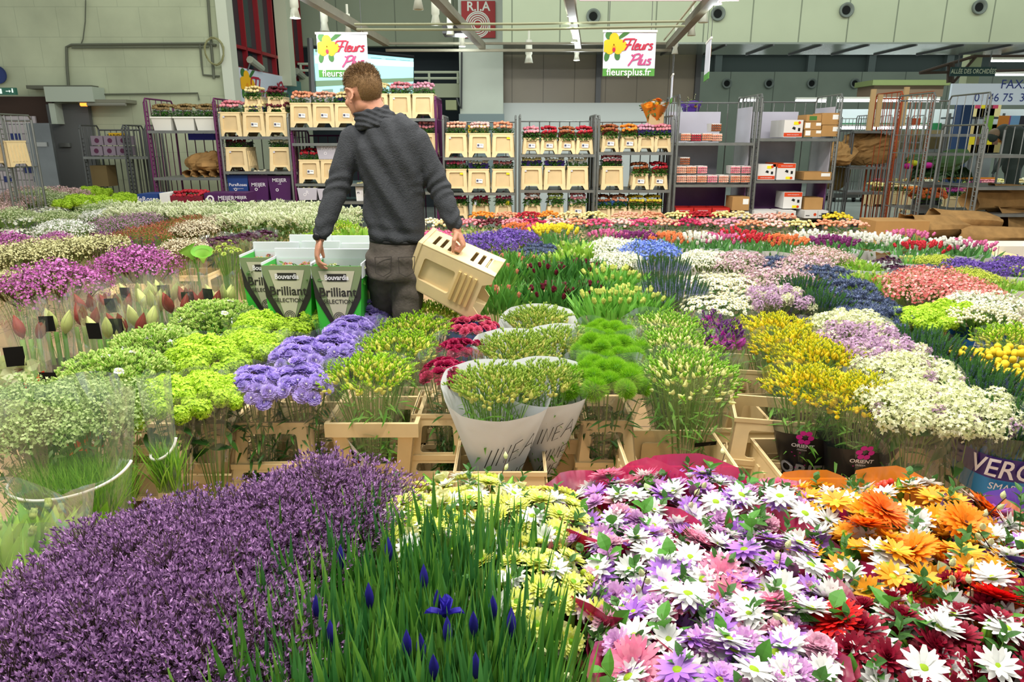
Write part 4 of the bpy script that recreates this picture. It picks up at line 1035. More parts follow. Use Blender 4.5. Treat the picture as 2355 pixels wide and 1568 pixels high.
for i in range(4):
    q = (tx(424+22*i), TY+.14, tz(408)); single('kraft_roll', rollpaper(.26, .05, 20+i).x(Rz(PI/2)), KRAFT, 'small open brown paper roll, %s before the large bundle' % ordn(i, 4), 'roll', 'auto', None, q)
q = span(440, 500, 307, 322, TY+.6); carton(((q[0]+q[1])/2, TY+.6, q[2]), q[1]-q[0], .2, q[3]-q[2], mat('#2a2aa8', rough=.4, key='ultra_blue'), 'bright blue crate seen behind the purple trolley', open_top=True)
# orange bouquet in a kraft box on top of trolley 7, purple one on trolley 8
carton((PY(1507, 270, TY+.4).x, TY+.4, tz(298)), .19, .19, .28, mat('#cdb183', rough=.7, key='pale_box'), 'tall beige box under the amber-wrapped bouquet')
# small boxes of roses on trolley 8
def rosebox(px, py, Y, label, colr, w=.13, h=.10, rz=0.):
    z = PY(1600, py, Y).z
    t = thing('rose_box', label, 'box of roses', (PY(px, py, Y).x, Y+.1, z+.002), rz)
    part('tray', tapered(w*.9, .2, w, .22, h, notch=0, front=None, sides=None), WCARD, t)
    Ms = [T(-w/2+w*(i+.5)/4, -.08+.05*j, h*.72+rng.normal(0, .003))@Sc(rng.uniform(.9, 1.2)) for i in range(4) for j in range(4)]
    Ms += [T(-w/2+w*(i+.5)/5, -.105, h*(.18+.29*j))@Rx(PI/2-.1)@Sc(1.1) for i in range(5) for j in range(3)]
    part('roses', scat(lowrose(.015), np.array(Ms)), PETM[colr], t, True)
for i, (px_, py_, c_) in enumerate(((1576, 325, 'salmon'), (1600, 326, 'red'), (1625, 325, 'salmon'), (1648, 326, 'peach'))): rosebox(px_, py_, TY+.06, 'small box of roses on the top shelf of the tall trolley, %s' % ordn(i, 4), c_)
rosebox(1646, 303, TY+.06, 'single rose box stacked on the top row of the tall trolley', 'bronze')
for i, (px_, c_) in enumerate(((1566, 'peach'), (1589, 'peach'), (1613, 'salmon'), (1637, 'pink'), (1663, 'peach'), (1690, 'salmon'), (1714, 'salmon'))): rosebox(px_, 421, TY+.06, 'small rose box in the lower layer of the middle shelf, %s' % ordn(i, 7), c_)
for i, (px_, c_) in enumerate(((1566, 'peach'), (1589, 'salmon'), (1614, 'pink'), (1690, 'pink'), (1715, 'pink'))): rosebox(px_, 400, TY+.06, 'small rose box in the upper layer of the middle shelf, %s' % ordn(i, 5), c_)
rosebox(1574, 380, TY+.06, 'tilted rose box on top of the middle shelf pile', 'bronze')
# red crates low in trolley 8
for i in range(3):
    q = span(1555+42*i, 1595+42*i, 478, 497, TY-.02)
    carton(((q[0]+q[1])/2, TY+.15, q[2]), q[1]-q[0], .3, q[3]-q[2], mat('#c22b26', rough=.4, key='red_crate'), 'red crate, %s at the foot of the tall trolley' % ordn(i, 3), open_top=True, prints=[words('FRESH FLOWERS', .018, (q[1]-q[0])/2, .07)])
def pcart(x0, x1, y0, y1, m, label, Y=TY+.05, d=.3, pr=None, rz=0., open_top=False):
    q = span(x0, x1, y0, y1, Y); w, h = q[1]-q[0], q[3]-q[2]
    return carton(((q[0]+q[1])/2, Y+d/2, q[2]+.002), w, d, h, m, label, rz, 'carton', None, pr(w, h) if pr else (), open_top)
def owp(flip=False):
    def f(w, h):
        z0, z1 = (h*.72, h*.98) if flip else (h*.04, h*.26)
        return [('orange_band', box(.003, w-.003, 0, .001, z0, z1), ORGP), ('lettering', textg('www.oz.export', .024).x(T(w/2, -.002, (z0+z1)/2)), WINKM),
                ('yellow_sticker', box(w*.5, w*.8, -.001, .001, h*.04 if flip else h*.72, h*.2 if flip else h*.9), YST), ('bird_mark', J(raw([(w*.42, -.001, h*.5), (w*.6, -.001, h*.42), (w*.62, -.001, h*.56), (w*.5, -.001, h*.62)], [(0, 1, 2, 3)]), box(w*.75, w*.87, -.001, .001, h*.36, h*.54)), BLK), ('tulip_mark', ring(w*.8, h*.84 if not flip else h*.12, 0, .018, -.0015, 8), ORGP)]
    return f
pcart(1803, 1846, 276, 316, WCARD, 'white and orange carton on the top shelf of the carton trolley', pr=owp(), d=.5)
pcart(1743, 1783, 378, 414, WCARD, 'white and orange carton, left one on the middle shelf', pr=owp())
pcart(1787, 1829, 376, 414, WCARD, 'white and orange carton, right one on the middle shelf', pr=owp(True))
pcart(1802, 1844, 442, 480, WCARD, 'white and orange carton with tulip print on the bottom shelf', pr=owp(True))
cl = lambda w, h: [('paper_label', box(w*.62, w*.95, 0, .001, h*.45, h*.85), LABEL)]
cl2 = lambda w, h: [('paper_label', J(box(w*.05, w*.35, 0, .001, h*.2, h*.9), box(w*.68, w*.97, 0, .001, h*.5, h*.9)), LABEL)]
pcart(1850, 1889, 299, 315, CARD, 'flat brown carton, lower of the left pair by the trolley side', pr=cl2); pcart(1850, 1889, 281, 298, CARD, 'flat brown carton, upper of the left pair by the trolley side', pr=cl2)
pcart(1890, 1930, 288, 314, CARD, 'brown carton, lower right on the carton trolley', pr=cl); pcart(1890, 1930, 260, 287, CARD, 'brown carton, upper right on the carton trolley', pr=cl)
pcart(1855, 1889, 264, 280, CARD, 'brown carton with a green mark on top of the left pair', pr=lambda w, h: [('green_mark', box(w*.2, w*.7, 0, .001, h*.2, h*.8), mat('#4a7a38', rough=.7, key='green_ink'))])
pcart(1849, 1912, 396, 414, CARD, 'low brown tray with white labels on the middle shelf', pr=cl, open_top=True)
pcart(1778, 1802, 375, 384, mat('#b0431c', rough=.6, key='rust_card'), 'small rust carton lid over the middle shelf cartons')
pcart(1850, 1892, 455, 482, CARD, 'plain brown carton beside the tulip-print carton')
pcart(1684, 1723, 453, 484, CARD, 'brown carton standing low in the film-lined trolley', pr=cl, Y=TY-.05)
for i, (a, b) in enumerate(((1734, 1785), (1790, 1830), (1850, 1880), (1881, 1904))):
    pcart(a, b, 485, 502, WCARD, 'white floor-level carton with tulip mark, %s of the row' % ordn(i, 4), pr=lambda w, h: [('tulip_mark', ring(w*.8, h*.5, 0, .02, -.0015, 8), ORGP), ('lettering', box(w*.1, w*.4, 0, .001, h*.3, h*.4), BLK)], Y=TY-.1)
pcart(1686, 1722, 487, 500, WCARD, 'low white carton under the brown one in the film-lined trolley', Y=TY-.06)
t = thing('folding_crate_stack', 'stack of black folding crates beside the carton trolley', 'crates', (PY(1915, 490, 9.3).x, 9.5, PY(0, 510, 9.3).z-.3))
q = span(1897, 1932, 477, 514, 9.3); w = (q[1]-q[0])/2
t.location.z = 0
for k in range(9): part('crate', J(tapered(w*2, .3, w*2.05, .3, .055, notch=0, front=None, sides=None), floorp(w*2, .3, .005)).x(T(0, 0, .06*k)), BLACKP, t)
# kraft heaps and open racks at the right
trolley(PY(1958, 350, 11.5).x, PY(2052, 350, 11.5).x, PY(0, 300, 11.5).z, [PY(0, 384, 11.5).z, PY(0, 301, 11.5).z, PY(0, 442, 11.5).z], DSTEEL, 'open grey rack with brown paper bundles near the far hall', 11.5, .6, back=False, rungs=False)
WOOD = mat('#c9a878', rough=.7, key='batten_wood')
for i, (a, b, c_, d_) in enumerate(((1990, 300, 2001, 205), (2008, 292, 2015, 217), (2066, 290, 2080, 200))):
    p0, p1 = PY(a, b, 11.5), PY(c_, d_, 11.5)
    single('wooden_batten', box(-.035, .035, -.02, .02, 0, p1.z-p0.z), WOOD, ('tall wooden batten, left one above the open grey rack', 'shorter thin wooden batten between the two tall ones', 'tall wooden batten in front of the rust-red trolley')[i], 'batten', loc=(p0.x+.05, 11.5, p0.z))
q = PY(2011, 383, 11.5); single('kraft_bundle', lump(.38, .2, .2, 5, 16, 10, .22), KRAFT, 'brown paper bundle, large one on the open grey rack', 'bundle', False, None, (q.x, 11.8, q.z))
q = PY(1950, 380, 11.3); single('kraft_bundle', lump(.22, .2, .17, 8, 16, 10, .22), KRAFT, 'brown paper bundle left of the large one on the open rack', 'bundle', False, None, (q.x, 11.7, PY(0, 384, 11.5).z))
q = PY(1955, 430, 11.6); single('kraft_sack', lump(.22, .12, .32, 9, 14, 12, .12), mat('#7c6a3c', rough=.8, noise=.3, key='dark_kraft'), 'dull brown paper sack hanging in the shadow beside the cartons', 'sack', True, None, (q.x, 12.2, PY(0, 445, 11.6).z))
trolley(PY(2058, 350, 11).x, PY(2130, 350, 11).x, PY(0, 210, 11).z, [], RUST, 'rust-red wire trolley with a nearly bare frame', 11, .8)
q = span(2096, 2114, 272, 287, 11.8); single('rust_plate', box(q[0], q[1], 11.76, 11.79, q[2], q[3]), RUST, 'small rust-red plate wired on the bars of the red trolley', 'plate')
trolley(PY(2132, 350, 9.6).x, PY(2258, 350, 9.6).x, PY(0, 212, 9.6).z, [PY(0, 308, 9.6).z, PY(0, 352, 9.6).z, PY(0, 425, 9.6).z, PY(0, 484, 9.6).z], STEEL, 'grey bar trolley left of the brown paper heap', 9.6, .9)
trolley(PY(2262, 350, 8.6).x, PY(2420, 350, 8.6).x, PY(0, 286, 8.6).z, [PY(0, 356, 8.6).z, PY(0, 430, 8.6).z, PY(0, 492, 8.6).z], STEEL, 'nearest grey trolley loaded with brown paper at the right edge', 8.6, .9, back=False)
q = span(2105, 2290, 408, 412, 12); single('orange_bar', box(q[0], q[1], 12, 12.05, q[2], q[3]), mat('#d8862a', rough=.5, key='orange_paint'), 'thin orange shelf bar crossing behind the grey bar trolley', 'bar')
t = thing('dark_bundle', 'dark leafy bundle in film lying over the orange bar', 'bundle', (PY(2170, 408, 12).x, 12.1, PY(0, 408, 12).z))
n = 500; P = rng.normal(0, 1, (n, 3)); P /= np.linalg.norm(P, axis=1, keepdims=True); P *= np.array([.5, .18, .16]); P[:, 2] = abs(P[:, 2])
part('foliage', J(scat(leaf(.12, .05, 3), orient(P, P+np.array([0, 0, .1]))), lump(.46, .16, .2, 4)), mat('#1f3a1a', '#3c5c2c', rough=.4, key='bundle_green'), t)
for i, (a, b, c_) in enumerate(((2088, 378, '#b81a8c'), (2100, 371, '#b9c01c'), (2134, 376, '#c01a94'))): single('bright_flower', sphere(.07, 10, 6).x(Sc(1.2, 1, .7)), mat(c_, rough=.5, key='bright_'+c_[1:]), ('magenta flower head, left one over the dark bundle', 'lime flower head over the dark bundle', 'magenta flower head, right one over the dark bundle')[i], 'flower', True, None, PY(a, b+4, 11.9))
for i, (a, b, Y, L, r, rz_, nm) in enumerate(((2150, 540, 8.3, .8, .17, .2, 'open brown paper roll at the left of the floor heap'), (2215, 535, 8.5, .75, .19, -.15, 'open brown paper roll in the middle of the floor heap'), (2290, 556, 8.25, 1.0, .14, -.05, 'long brown paper roll lying in front of the heap'), (2340, 530, 8.9, .8, .2, .25, 'brown paper roll behind the long one at the right edge'))):
    z = PY(a, b+16, Y).z
    single('kraft_roll', rollpaper(L, r, 40+i), KRAFT, nm, 'roll', 'auto', None, (PY(a, b, Y).x, Y, max(.15, z)), rz_)
for i, (a, b, L, r, nm) in enumerate(((2300, 484, .8, .15, 'brown paper bundle on the lower shelf of the nearest trolley'), (2345, 480, .7, .17, 'brown paper bundle at the far right of the lower shelf'))):
    single('kraft_roll', rollpaper(L, r, 60+i), KRAFT, nm, 'roll', 'auto', None, (PY(a, b, 8.9).x, 8.95, PY(0, 492, 8.6).z), .12-.3*i)
single('loading_dock', box(PY(2080, 560, 8.6).x, PY(2500, 560, 8.6).x, 7.9, 9.2, .02, PY(0, 566, 8.3).z-.0), DSTEEL, 'low grey platform under the brown paper rolls', 'platform')
single('carton', box(0, .6, 0, .4, 0, .2), CARD, 'wide brown carton lying behind the tulips at right', 'box', loc=(PY(2008, 560, 8.0).x, 8.0, PY(0, 550, 8.0).z))
single('stock_stand', box(0, .56, 0, .36, 0, PY(0, 550, 8.0).z-.001), CREAM2, 'ochre stand under the wide brown carton behind the tulips', 'stand', loc=(PY(2010, 560, 8.0).x, 8.02, 0))
t = thing('flower_bucket', 'black bucket with orange flowers standing on the far floor', 'bucket', (PY(2126, 500, 12).x, 12, 0))
part('body', lathe([(.001, .03), (.15, .03), (.2, .5), (.22, .5), (.17, .0), (.001, 0)], 20), BLACKP, t, True)
t = thing('flower_bunch', 'orange flower bunch in the black bucket on the far floor', 'bunch of flowers', (PY(2126, 500, 12).x, 12, .4))
P = rng.normal(0, 1, (120, 3)); P /= np.linalg.norm(P, axis=1, keepdims=True); P[:, 2] = abs(P[:, 2]); P = P*np.array([.25, .25, .18])+np.array([0, 0, .12])
part('flower_heads', scat(lowrose(.035), orient(P, P)), mat('#c8542a', '#e07a3a', rough=.6, trans=.2, key='far_orange'), t)
part('foliage', scat(leaf(.12, .05, 3), orient(P*np.array([.8, .8, .6]), P)), DLEAF, t)
# far stall tables of flowers
FB = mat('#cfc08c', rough=.6, key='far_bucket')
for r_, (Yr, pa, pb, py_) in enumerate(((16.5, 1995, 2180, 448), (15.0, 2080, 2400, 470), (18, 2010, 2400, 428))):
    xa, xb = PY(pa, py_, Yr).x, PY(pb, py_, Yr).x; n = int((xb-xa)/.36)
    zt_ = .32
    cols = ('light yellow', 'magenta', 'orange', 'cream', 'pink', 'green', 'white')
    for i in range(n):
        x = xa+.36*(i+.5)
        o = bucket('plain', (x, Yr, .0), 'cream bucket in the far stall, %s row' % ('front', 'near', 'rear')[r_], 0, 'far stall buckets, %s row' % ('front', 'near', 'rear')[r_])
        cc = cols[(i*3+r_*2) % 7]
        rosebunch(cc, None, .34, .3, .2, (x, Yr, .33), '%s flowers in the %s row of the far stall' % (cc, ('front', 'near', 'rear')[r_]), 7, 'far stall %s flowers, %s row' % (cc, ('front', 'near', 'rear')[r_]), R=.034)
for i, (a, b, c_) in enumerate(((2262, 2276, '#7fae3c'), (2296, 2312, '#c47a2a'), (2312, 2320, '#8a4a80'), (2320, 2338, '#6f9cc4'), (2341, 2352, '#2a2a34'))):
    q = span(a, b, 266, 336, 14.5)
    g = box(q[0], q[1], 14.5, 14.56, q[2], q[3]); single('hanging_ribbon', J([bar((q[0]+(q[1]-q[0])*k/5, 14.5, q[3]), (q[0]+(q[1]-q[0])*(k+rng.uniform(-.4, .4))/5, 14.52, q[2]+rng.uniform(0, .2)), .035, 5) for k in range(6)]), mat(c_, rough=.5, key='ribbon_'+c_[1:]), ('green', 'orange', 'plum', 'light blue', 'black')[i]+' ribbons hanging at the far right stall', 'ribbon')
q = span(2196, 2262, 262, 350, 19.9)
for i in range(9):
    a = q[0]+(q[1]-q[0])*(i % 5)/5; z = q[2]+.9*(i//5)
    carton((a+.15, 19.5, z), .3, .3, .7, mat(('#c9b072', '#9c8a56', '#d8c68c')[i % 3], rough=.7, key='far_box_%d' % (i % 3)), 'pale carton on the far shelves, %s in the %s row' % (ordn(i % 5, 5), ('lower', 'upper')[i//5]), prints=[('printed_mark', box(.08, .22, 0, .001, .2, .4), mat(('#d8c21c', '#6a4a3a', '#b83a5a')[i % 3], rough=.6, key='far_print_%d' % (i % 3)))])
single('far_shelf', J(box(q[0]-.5, q[1]+1, 19.4, 19.8, q[2]-.05, q[2]-.005), box(q[0]-.5, q[1]+1, 19.4, 19.8, q[2]+.85, q[2]+.895), *[bar((q[0]-.5+k*.7, 19.4, 0), (q[0]-.5+k*.7, 19.4, q[3]), .03) for k in range(6)]), DSTEEL, 'far shelving that carries rows of pale cartons', 'shelving')
for i, (a, b) in enumerate(((1930, 1990), (1995, 2045), (2082, 2120))):
    q = span(a, b, 312, 352, 17.5); trolley(q[0], q[1], 2.0, [.9, 1.4], STEEL, 'distant wire trolley behind the open racks, %s of three' % ordn(i, 3), 17.5, .6, rungs=False)
single('far_wall_carton_block', box(PY(2060, 330, 21).x, PY(2160, 330, 21).x, 20.6, 21, PY(0, 342, 21).z, PY(0, 300, 21).z), mat('#8a7a54', rough=.7, key='far_kraft'), 'brown stacked board far behind the rust-red trolley', 'box')
single('far_counter', box(PY(2060, 330, 21).x-.5, PY(2260, 330, 21).x, 20.5, 21.2, 0, PY(0, 342, 21).z-.01), mat('#9aa0a0', rough=.5, key='far_counter'), 'long grey counter far behind the rust-red trolley', 'counter')

# ================================================================ FLOWER HEADS
def P2(a, b=None, tr=.3, rough=.5): return mat(a, b or a, rough=rough, trans=tr)
def star(n, R, w=.5, cup=.15, mi=0, z=0.):
    """flat floret: n petals as a cupped star fan"""
    V = [(0, 0, z)]
    for k in range(2*n):
        a = PI*k/n; r = R if k % 2 == 0 else R*w
        V.append((r*math.cos(a), r*math.sin(a), z+(cup*R if k % 2 == 0 else 0)))
    return raw(V, [(0, 1+k, 1+(k+1) % (2*n)) for k in range(2*n)], mi)
def dome(r, h, n=8, k=3, mi=1, z=0.): return lathe([(max(r*math.cos(PI/2*i/k), 1e-5), z+h*math.sin(PI/2*i/k)) for i in range(k+1)], n, mi)
def hdaisy(R=.034, n=12, rows=2, W=.3, tilts=(8, 24), cr=.24, cmi=1, curl=-.12, seg=3, shrink=.93):
    gs = []
    for row in range(rows):
        L = R*shrink**row; tl = tilts[min(row, len(tilts)-1)]
        for k in range(n):
            p = petal(L, W*R, .1, seg, curl+rng.uniform(-.08, .08), 1, .75)
            gs.append(p.x(Rz(2*PI*(k+row*.5+rng.uniform(-.12, .12))/n)@T(0, 0, .002*row)@Rx(math.radians(tl+rng.uniform(-6, 6)))))
    gs.append(dome(cr*R, .12*R, 10, 3, cmi, .1*R)); return J(gs)
def hgerbera(R=.052, eye=2):
    gs = []
    for row, (n, s, tl) in enumerate(((24, 1, 10), (24, .95, 20), (22, .7, 32), (20, .42, 48))):
        for k in range(n):
            gs.append(petal(R*s, R*.2, .12, 4, -.1, 1, .6).x(Rz(2*PI*(k+row*.5)/n+rng.uniform(-.04, .04))@T(0, 0, .0015*row)@Rx(math.radians(tl+rng.uniform(-5, 5)))))
    gs.append(dome(.17*R, .08*R, 12, 3, eye, .12*R)); return J(gs)
def hpom(R=.03, rows=5, n=16, cr=.2, cmi=1, W=.3, flat=1.):
    gs = []
    for row in range(rows):
        t = row/(rows-1); L = R*(1-.55*t)
        for k in range(n-row*2):
            gs.append(petal(L, W*R, .25, 2, .12, 1, .4).x(Rz(2*PI*(k+row*.5)/(n-row*2)+rng.uniform(-.1, .1))@T(0, 0, .1*R*t)@Rx(math.radians(4+62*t*flat+rng.uniform(-6, 6)))))
    gs.append(dome(cr*R, .15*R, 8, 2, cmi, .2*R)); return J(gs)
def hruffle(R=.03, rows=4, n=10, cmi=1, cr=.22):
    gs = []
    for row in range(rows):
        t = row/max(1, rows-1); L = R*(1-.45*t)
        for k in range(n):
            p = petal(L, R*.62, .1, 3, .1, 3, -.1, 0, .5)
            p.V[:, 2] += np.sin(p.V[:, 0]/R*22+k)*R*.13*(p.V[:, 1]/L)
            gs.append(p.x(Rz(2*PI*(k+row*.37)/n+rng.uniform(-.15, .15))@Rx(math.radians(2+58*t+rng.uniform(-8, 8)))))
    if cr: gs.append(dome(cr*R, .2*R, 8, 3, cmi, .18*R))
    return J(gs)
def hball(R=.04, n=120, fr=.0075, pn=4, core=.86):
    i = np.arange(n)+.5; ph = np.arccos(1-1.65*i/n); th = i*2.39996
    D = np.stack([np.cos(th)*np.sin(ph), np.sin(th)*np.sin(ph), np.cos(ph)], 1)+rng.normal(0, .05, (n, 3))
    bump = 1+.08*np.sin(D[:, 0]*7+1)*np.sin(D[:, 1]*6)+rng.normal(0, .025, n)
    g = scat(star(pn, fr, .62, .3), orient(D*R*bump[:, None], D+rng.normal(0, .25, (n, 3)), rng.uniform(.8, 1.2, n)))
    return J(g, sphere(R*core, 10, 7, 1)).x(T(0, 0, 0))
def hfuzz(R=.045, n=900):
    D = rng.normal(0, 1, (n, 3)); D /= np.linalg.norm(D, axis=1, keepdims=True); D[:, 2] = np.abs(D[:, 2])*1.0-.15
    h = raw([(-.0009, 0, 0), (.0009, 0, 0), (.0002, .001, 1)], [(0, 1, 2)])
    h.V[:, 2] *= .021
    return J(scat(h, orient(D*R*.66, D+rng.normal(0, .3, (n, 3)), rng.uniform(.7, 1.3, n))), sphere(R*.68, 12, 8, 1))
def hthistle(R=.013):
    n = 60; D = rng.normal(0, 1, (n, 3)); D /= np.linalg.norm(D, axis=1, keepdims=True); D[:, 2] = D[:, 2]*.8+.3
    h = raw([(-.0016, 0, 0), (.0016, 0, 0), (0, 0, .009)], [(0, 1, 2)])
    g = scat(h, orient(D*R*.7, D))
    br = J([leaf(.022, .005, 2, -.2, .2).x(Rz(2*PI*k/9)@Rx(math.radians(18))) for k in range(9)])
    return J(g, sphere(R*.8, 8, 6), br.m(1))
def hcrasp(R=.0135):
    g = sphere(R, 12, 9); n = len(g.V); f = 1+.05*np.sin(g.V[:, 0]*1900)*np.sin(g.V[:, 1]*1900)*np.sin(g.V[:, 2]*1900+1); g.V = g.V*f[:, None]; return g
def spray_of(fl, n, r, h, up=.5, stem=True, s=(.8, 1.2), mi_stem=2, fill=None, base=.1, br=5):
    """branching spray: florets filling an inverted cone of radius r, height h, above a stem"""
    gs = []; th = rng.uniform(0, 2*PI, n); rr = r*np.sqrt(rng.random(n)); z = h*(.35+.65*rng.random(n))-.25*h*(rr/r)**2
    P = np.stack([rr*np.cos(th), rr*np.sin(th), z], 1); D = P*np.array([1, 1, 0])/r*(1-up)+np.array([0, 0, up])+rng.normal(0, .22, (n, 3))
    gs.append(scat(fl, orient(P, D, rng.uniform(*s, n))))
    if stem:
        for k in range(br):
            q = P[rng.integers(n)]; gs.append(tube([(0, 0, -base), (q[0]*.3, q[1]*.3, q[2]*.4), tuple(q)], [.0018, .0013, .0007], 3, mi_stem, False))
        m = min(n, br*5)
        for k in range(m):
            q = P[k]; gs.append(tube([(q[0]*.35, q[1]*.35, q[2]*.45), tuple(q)], [.0010, .0006], 3, mi_stem, False))
    return J(gs)
def tri_petals(L=.007, W=.0024, n=3, open_=.5):
    return J([raw([(-W*.4, 0, 0), (W*.4, 0, 0), (W*.5, L*open_*.6, L*.6), (0, L*open_, L), (-W*.5, L*open_*.6, L*.6)], [(0, 1, 2, 3, 4)]).x(Rz(2*PI*k/n)) for k in range(n)])
def bud(r, L, n=5, k=4): return egg(r, L, n, k, .7)
def hfreesia(nb=8, L=.06, r=.0058, openbud=True):
    """arching comb of buds; big ones near the base end, opening"""
    gs = []; P = []
    for k in range(nb):
        t = k/(nb-1); x = L*(t**.9); z = .028*math.sin(t*1.9)+.0; P.append((x-L*.3, 0, z))
        sz = (1-.62*t); side = (-1)**k
        tilt = .15+.55*t
        gs.append(bud(r*sz*(1.35 if k == 0 and openbud else 1), (.030 if k == 0 and openbud else .026)*sz, 6, 4).m(0 if k < 2 and openbud else 1).x(T(P[-1])@Rx(side*.42)@Ry(tilt)))
    gs.append(tube([(-L*.35, 0, -.10), (-L*.33, 0, -.02)]+P, .0014, 4, 2, False)); return J(gs).x(Ry(-.55))
def hspike(L=.075, r=.006, n=90, fl=.006, mi_top=1):
    i = np.arange(n); t = i/n; th = i*2.4; rr = r*(1-.85*t**1.4)
    P = np.stack([rr*np.cos(th), rr*np.sin(th), L*t], 1); D = np.stack([np.cos(th), np.sin(th), np.full(n, 1.1)], 1)
    b = raw([(-.0018, 0, 0), (.0018, 0, 0), (0, .0006, 1)], [(0, 1, 2)]); b.V[:, 2] *= fl
    g = scat(b, orient(P, D, 1-.5*t)); g.M = np.repeat((t > .55).astype(int)*mi_top, 1)
    return J(g, tube([(0, 0, -.08), (0, 0, L*.5), (0, 0, L)], [.003, r*.7, .0008], 5, mi_top))
def htulipbud(R=.014, L=.04):
    gs = [egg(R*.9, L*.96, 8, 6, .72)]
    for k in range(3): gs.append(petal(L, R*1.9, .35, 4, 0, 2, .9, 0, .5).x(Rz(2*PI*k/3)@T(0, R*.55, 0)@Rx(math.radians(84))@T(0, 0, .0)))
    return J(gs)
def hlily(R=.016, L=.085, mi=0): return J(egg(R, L, 6, 7, .8, mi), *[tube([(R*1.0*math.cos(a)*math.sin(PI*(t**.8)), R*1.0*math.sin(a)*math.sin(PI*(t**.8)), L*t) for t in (.05, .3, .55, .8, .98)], .0016, 3, 1, False) for a in (0, 2.1, 4.2)])
def hberries(n=7, R=.007, mi=0):
    gs = []
    for k in range(n):
        a = 2.4*k; rr = .016*math.sqrt(k/n); z = rng.uniform(0, .02)
        gs += [sphere(R, 8, 6, mi).x(T(rr*1.3*math.cos(a), rr*1.3*math.sin(a), z+.02)@Sc(1, 1, 1.25)), tube([(0, 0, -.05), (rr*1.3*math.cos(a), rr*1.3*math.sin(a), z+.014)], .0011, 3, 1, False)]
        gs += [leaf(.011, .006, 2, -.3, .1, 1).x(T(rr*1.3*math.cos(a), rr*1.3*math.sin(a), z+.014)@Rz(q)@Rx(.5)) for q in (0, 2.1, 4.2)]
    return J(gs)
def hcatkin(L=.16):
    gs = [tube([(0, 0, -.04), (.004, .0, L*.5), (.012, .004, L)], [.002, .0016, .001], 4, 1, False)]
    for k in range(4):
        t = .35+.2*k; s = (-1)**k
        gs.append(egg(.0062, .022, 8, 5, .8).x(T(.012*t+s*.003, .004*s, L*t)@Ry(s*.3)))
    return J(gs)
def hleafsprig(n=9, L=.035, W=.015, H=.09, bend=.2):
    gs = [tube([(0, 0, -.06), (0, 0, H)], [.0016, .0008], 3, 1, False)]
    for k in range(n):
        t = k/n; gs.append(leaf(L*(1-.3*t), W, 4, bend, .25).x(T(0, 0, H*(.1+.9*t))@Rz(2.4*k)@Rx(math.radians(25+35*t))))
    return J(gs)
def hopen(R=.05, n=6, W=.55, tl=25):
    gs = []
    for row in range(2):
        for k in range(3): gs.append(petal(R, R*W, .15, 5, -.35, 2, .8, 0, .45).x(Rz(2*PI*(k+row*.5)/3)@Rx(math.radians(tl+row*8))))
    gs += [tube([(0, 0, 0), (.008*math.cos(a), .008*math.sin(a), R*.5)], .0012, 3, 1, False) for a in (0, 1, 2, 3, 4, 5)]
    return J(gs)
def hiris(mi=0):
    gs = [J(petal(.05, .028, .3, 4, -.45, 2, .8, 0, .4).x(Rz(2*PI*k/3)@Rx(math.radians(50)))) for k in range(3)]
    gs += [petal(.045, .02, .3, 4, .35, 2, .8, 0, .4).x(Rz(2*PI*(k+.5)/3)@Rx(math.radians(80))) for k in range(3)]
    return J(gs)

GREENC = P2('#4c7a2c', '#6c9a3c', .15)
YC = mat('#8aa81c', rough=.8, key='green_yellow_eye'); DKC = mat('#5a2a1c', rough=.8, key='dark_eye')
_hm = {}
def HM(key, g, mats, smooth=False):
    if key not in _hm: _hm[key] = [mesh(key, x, mats, smooth) for x in (g if isinstance(g, list) else [g])]
    return _hm[key]

# ---------------------------------------------------------------- bunches
def crown(n, r, hgt, dm, tilt, sq=.35, jit=.25):
    i = np.arange(n)+.5; rho = np.sqrt(i/n); th = i*2.39996+rng.uniform(0, 6)
    rho = np.clip(rho+rng.normal(0, jit/math.sqrt(n), n), 0, 1.03)
    c, s = np.cos(th), np.sin(th); k = 1/np.maximum(np.abs(c), np.abs(s))**sq
    x, y = r*rho*c*k, r*rho*s*k
    z = hgt+dm*(1-rho**2)+rng.normal(0, .009, n)
    D = np.stack([c*rho*math.sin(tilt), s*rho*math.sin(tilt), np.full(n, 1.)*np.cos(tilt*rho)], 1)
    return np.stack([x, y, z], 1), D
def sleeveg(r0, z0, r1, z1, n=28, crink=.05, back=0., seed=0, lean=0., rings=4, pointed=0.):
    rr = np.random.default_rng(seed); ph = rr.uniform(0, 6, 5); V = []; F = []
    for i in range(rings+1):
        t = i/rings
        for j in range(n):
            a = 2*PI*j/n; zt = z1+back*(math.sin(a)+1)/2+pointed*abs(math.sin(2*a+ph[4]))
            z = z0+(zt-z0)*t; R = r0+(r1-r0)*(t**1.0)
            R *= 1+crink*t*(math.sin(3*a+ph[0])*.5+.5*math.sin(7*a+ph[1])+.4*math.sin(11*a+ph[2]+t*2))
            sqf = 1/max(abs(math.cos(a)), abs(math.sin(a)))**.25
            V.append((R*sqf*math.cos(a), R*sqf*math.sin(a)+lean*t, z))
    for i in range(rings):
        for j in range(n): F.append((i*n+j, i*n+(j+1) % n, (i+1)*n+(j+1) % n, (i+1)*n+j))
    return raw(V, F)
def wrapcone(g, r0, z0, r1, z1, ang=-PI/2, off=.004):
    V = g.V.copy(); z = V[:, 2]; R = r0+(r1-r0)*(z-z0)/(z1-z0)+off; sc = 1
    a = ang+V[:, 0]/np.maximum(R, .02)
    k = 1/np.maximum(np.abs(np.cos(a)), np.abs(np.sin(a)))**.25
    return G(np.stack([R*k*np.cos(a), R*k*np.sin(a), z], 1), g.L, g.C, g.M)
_bn = {}
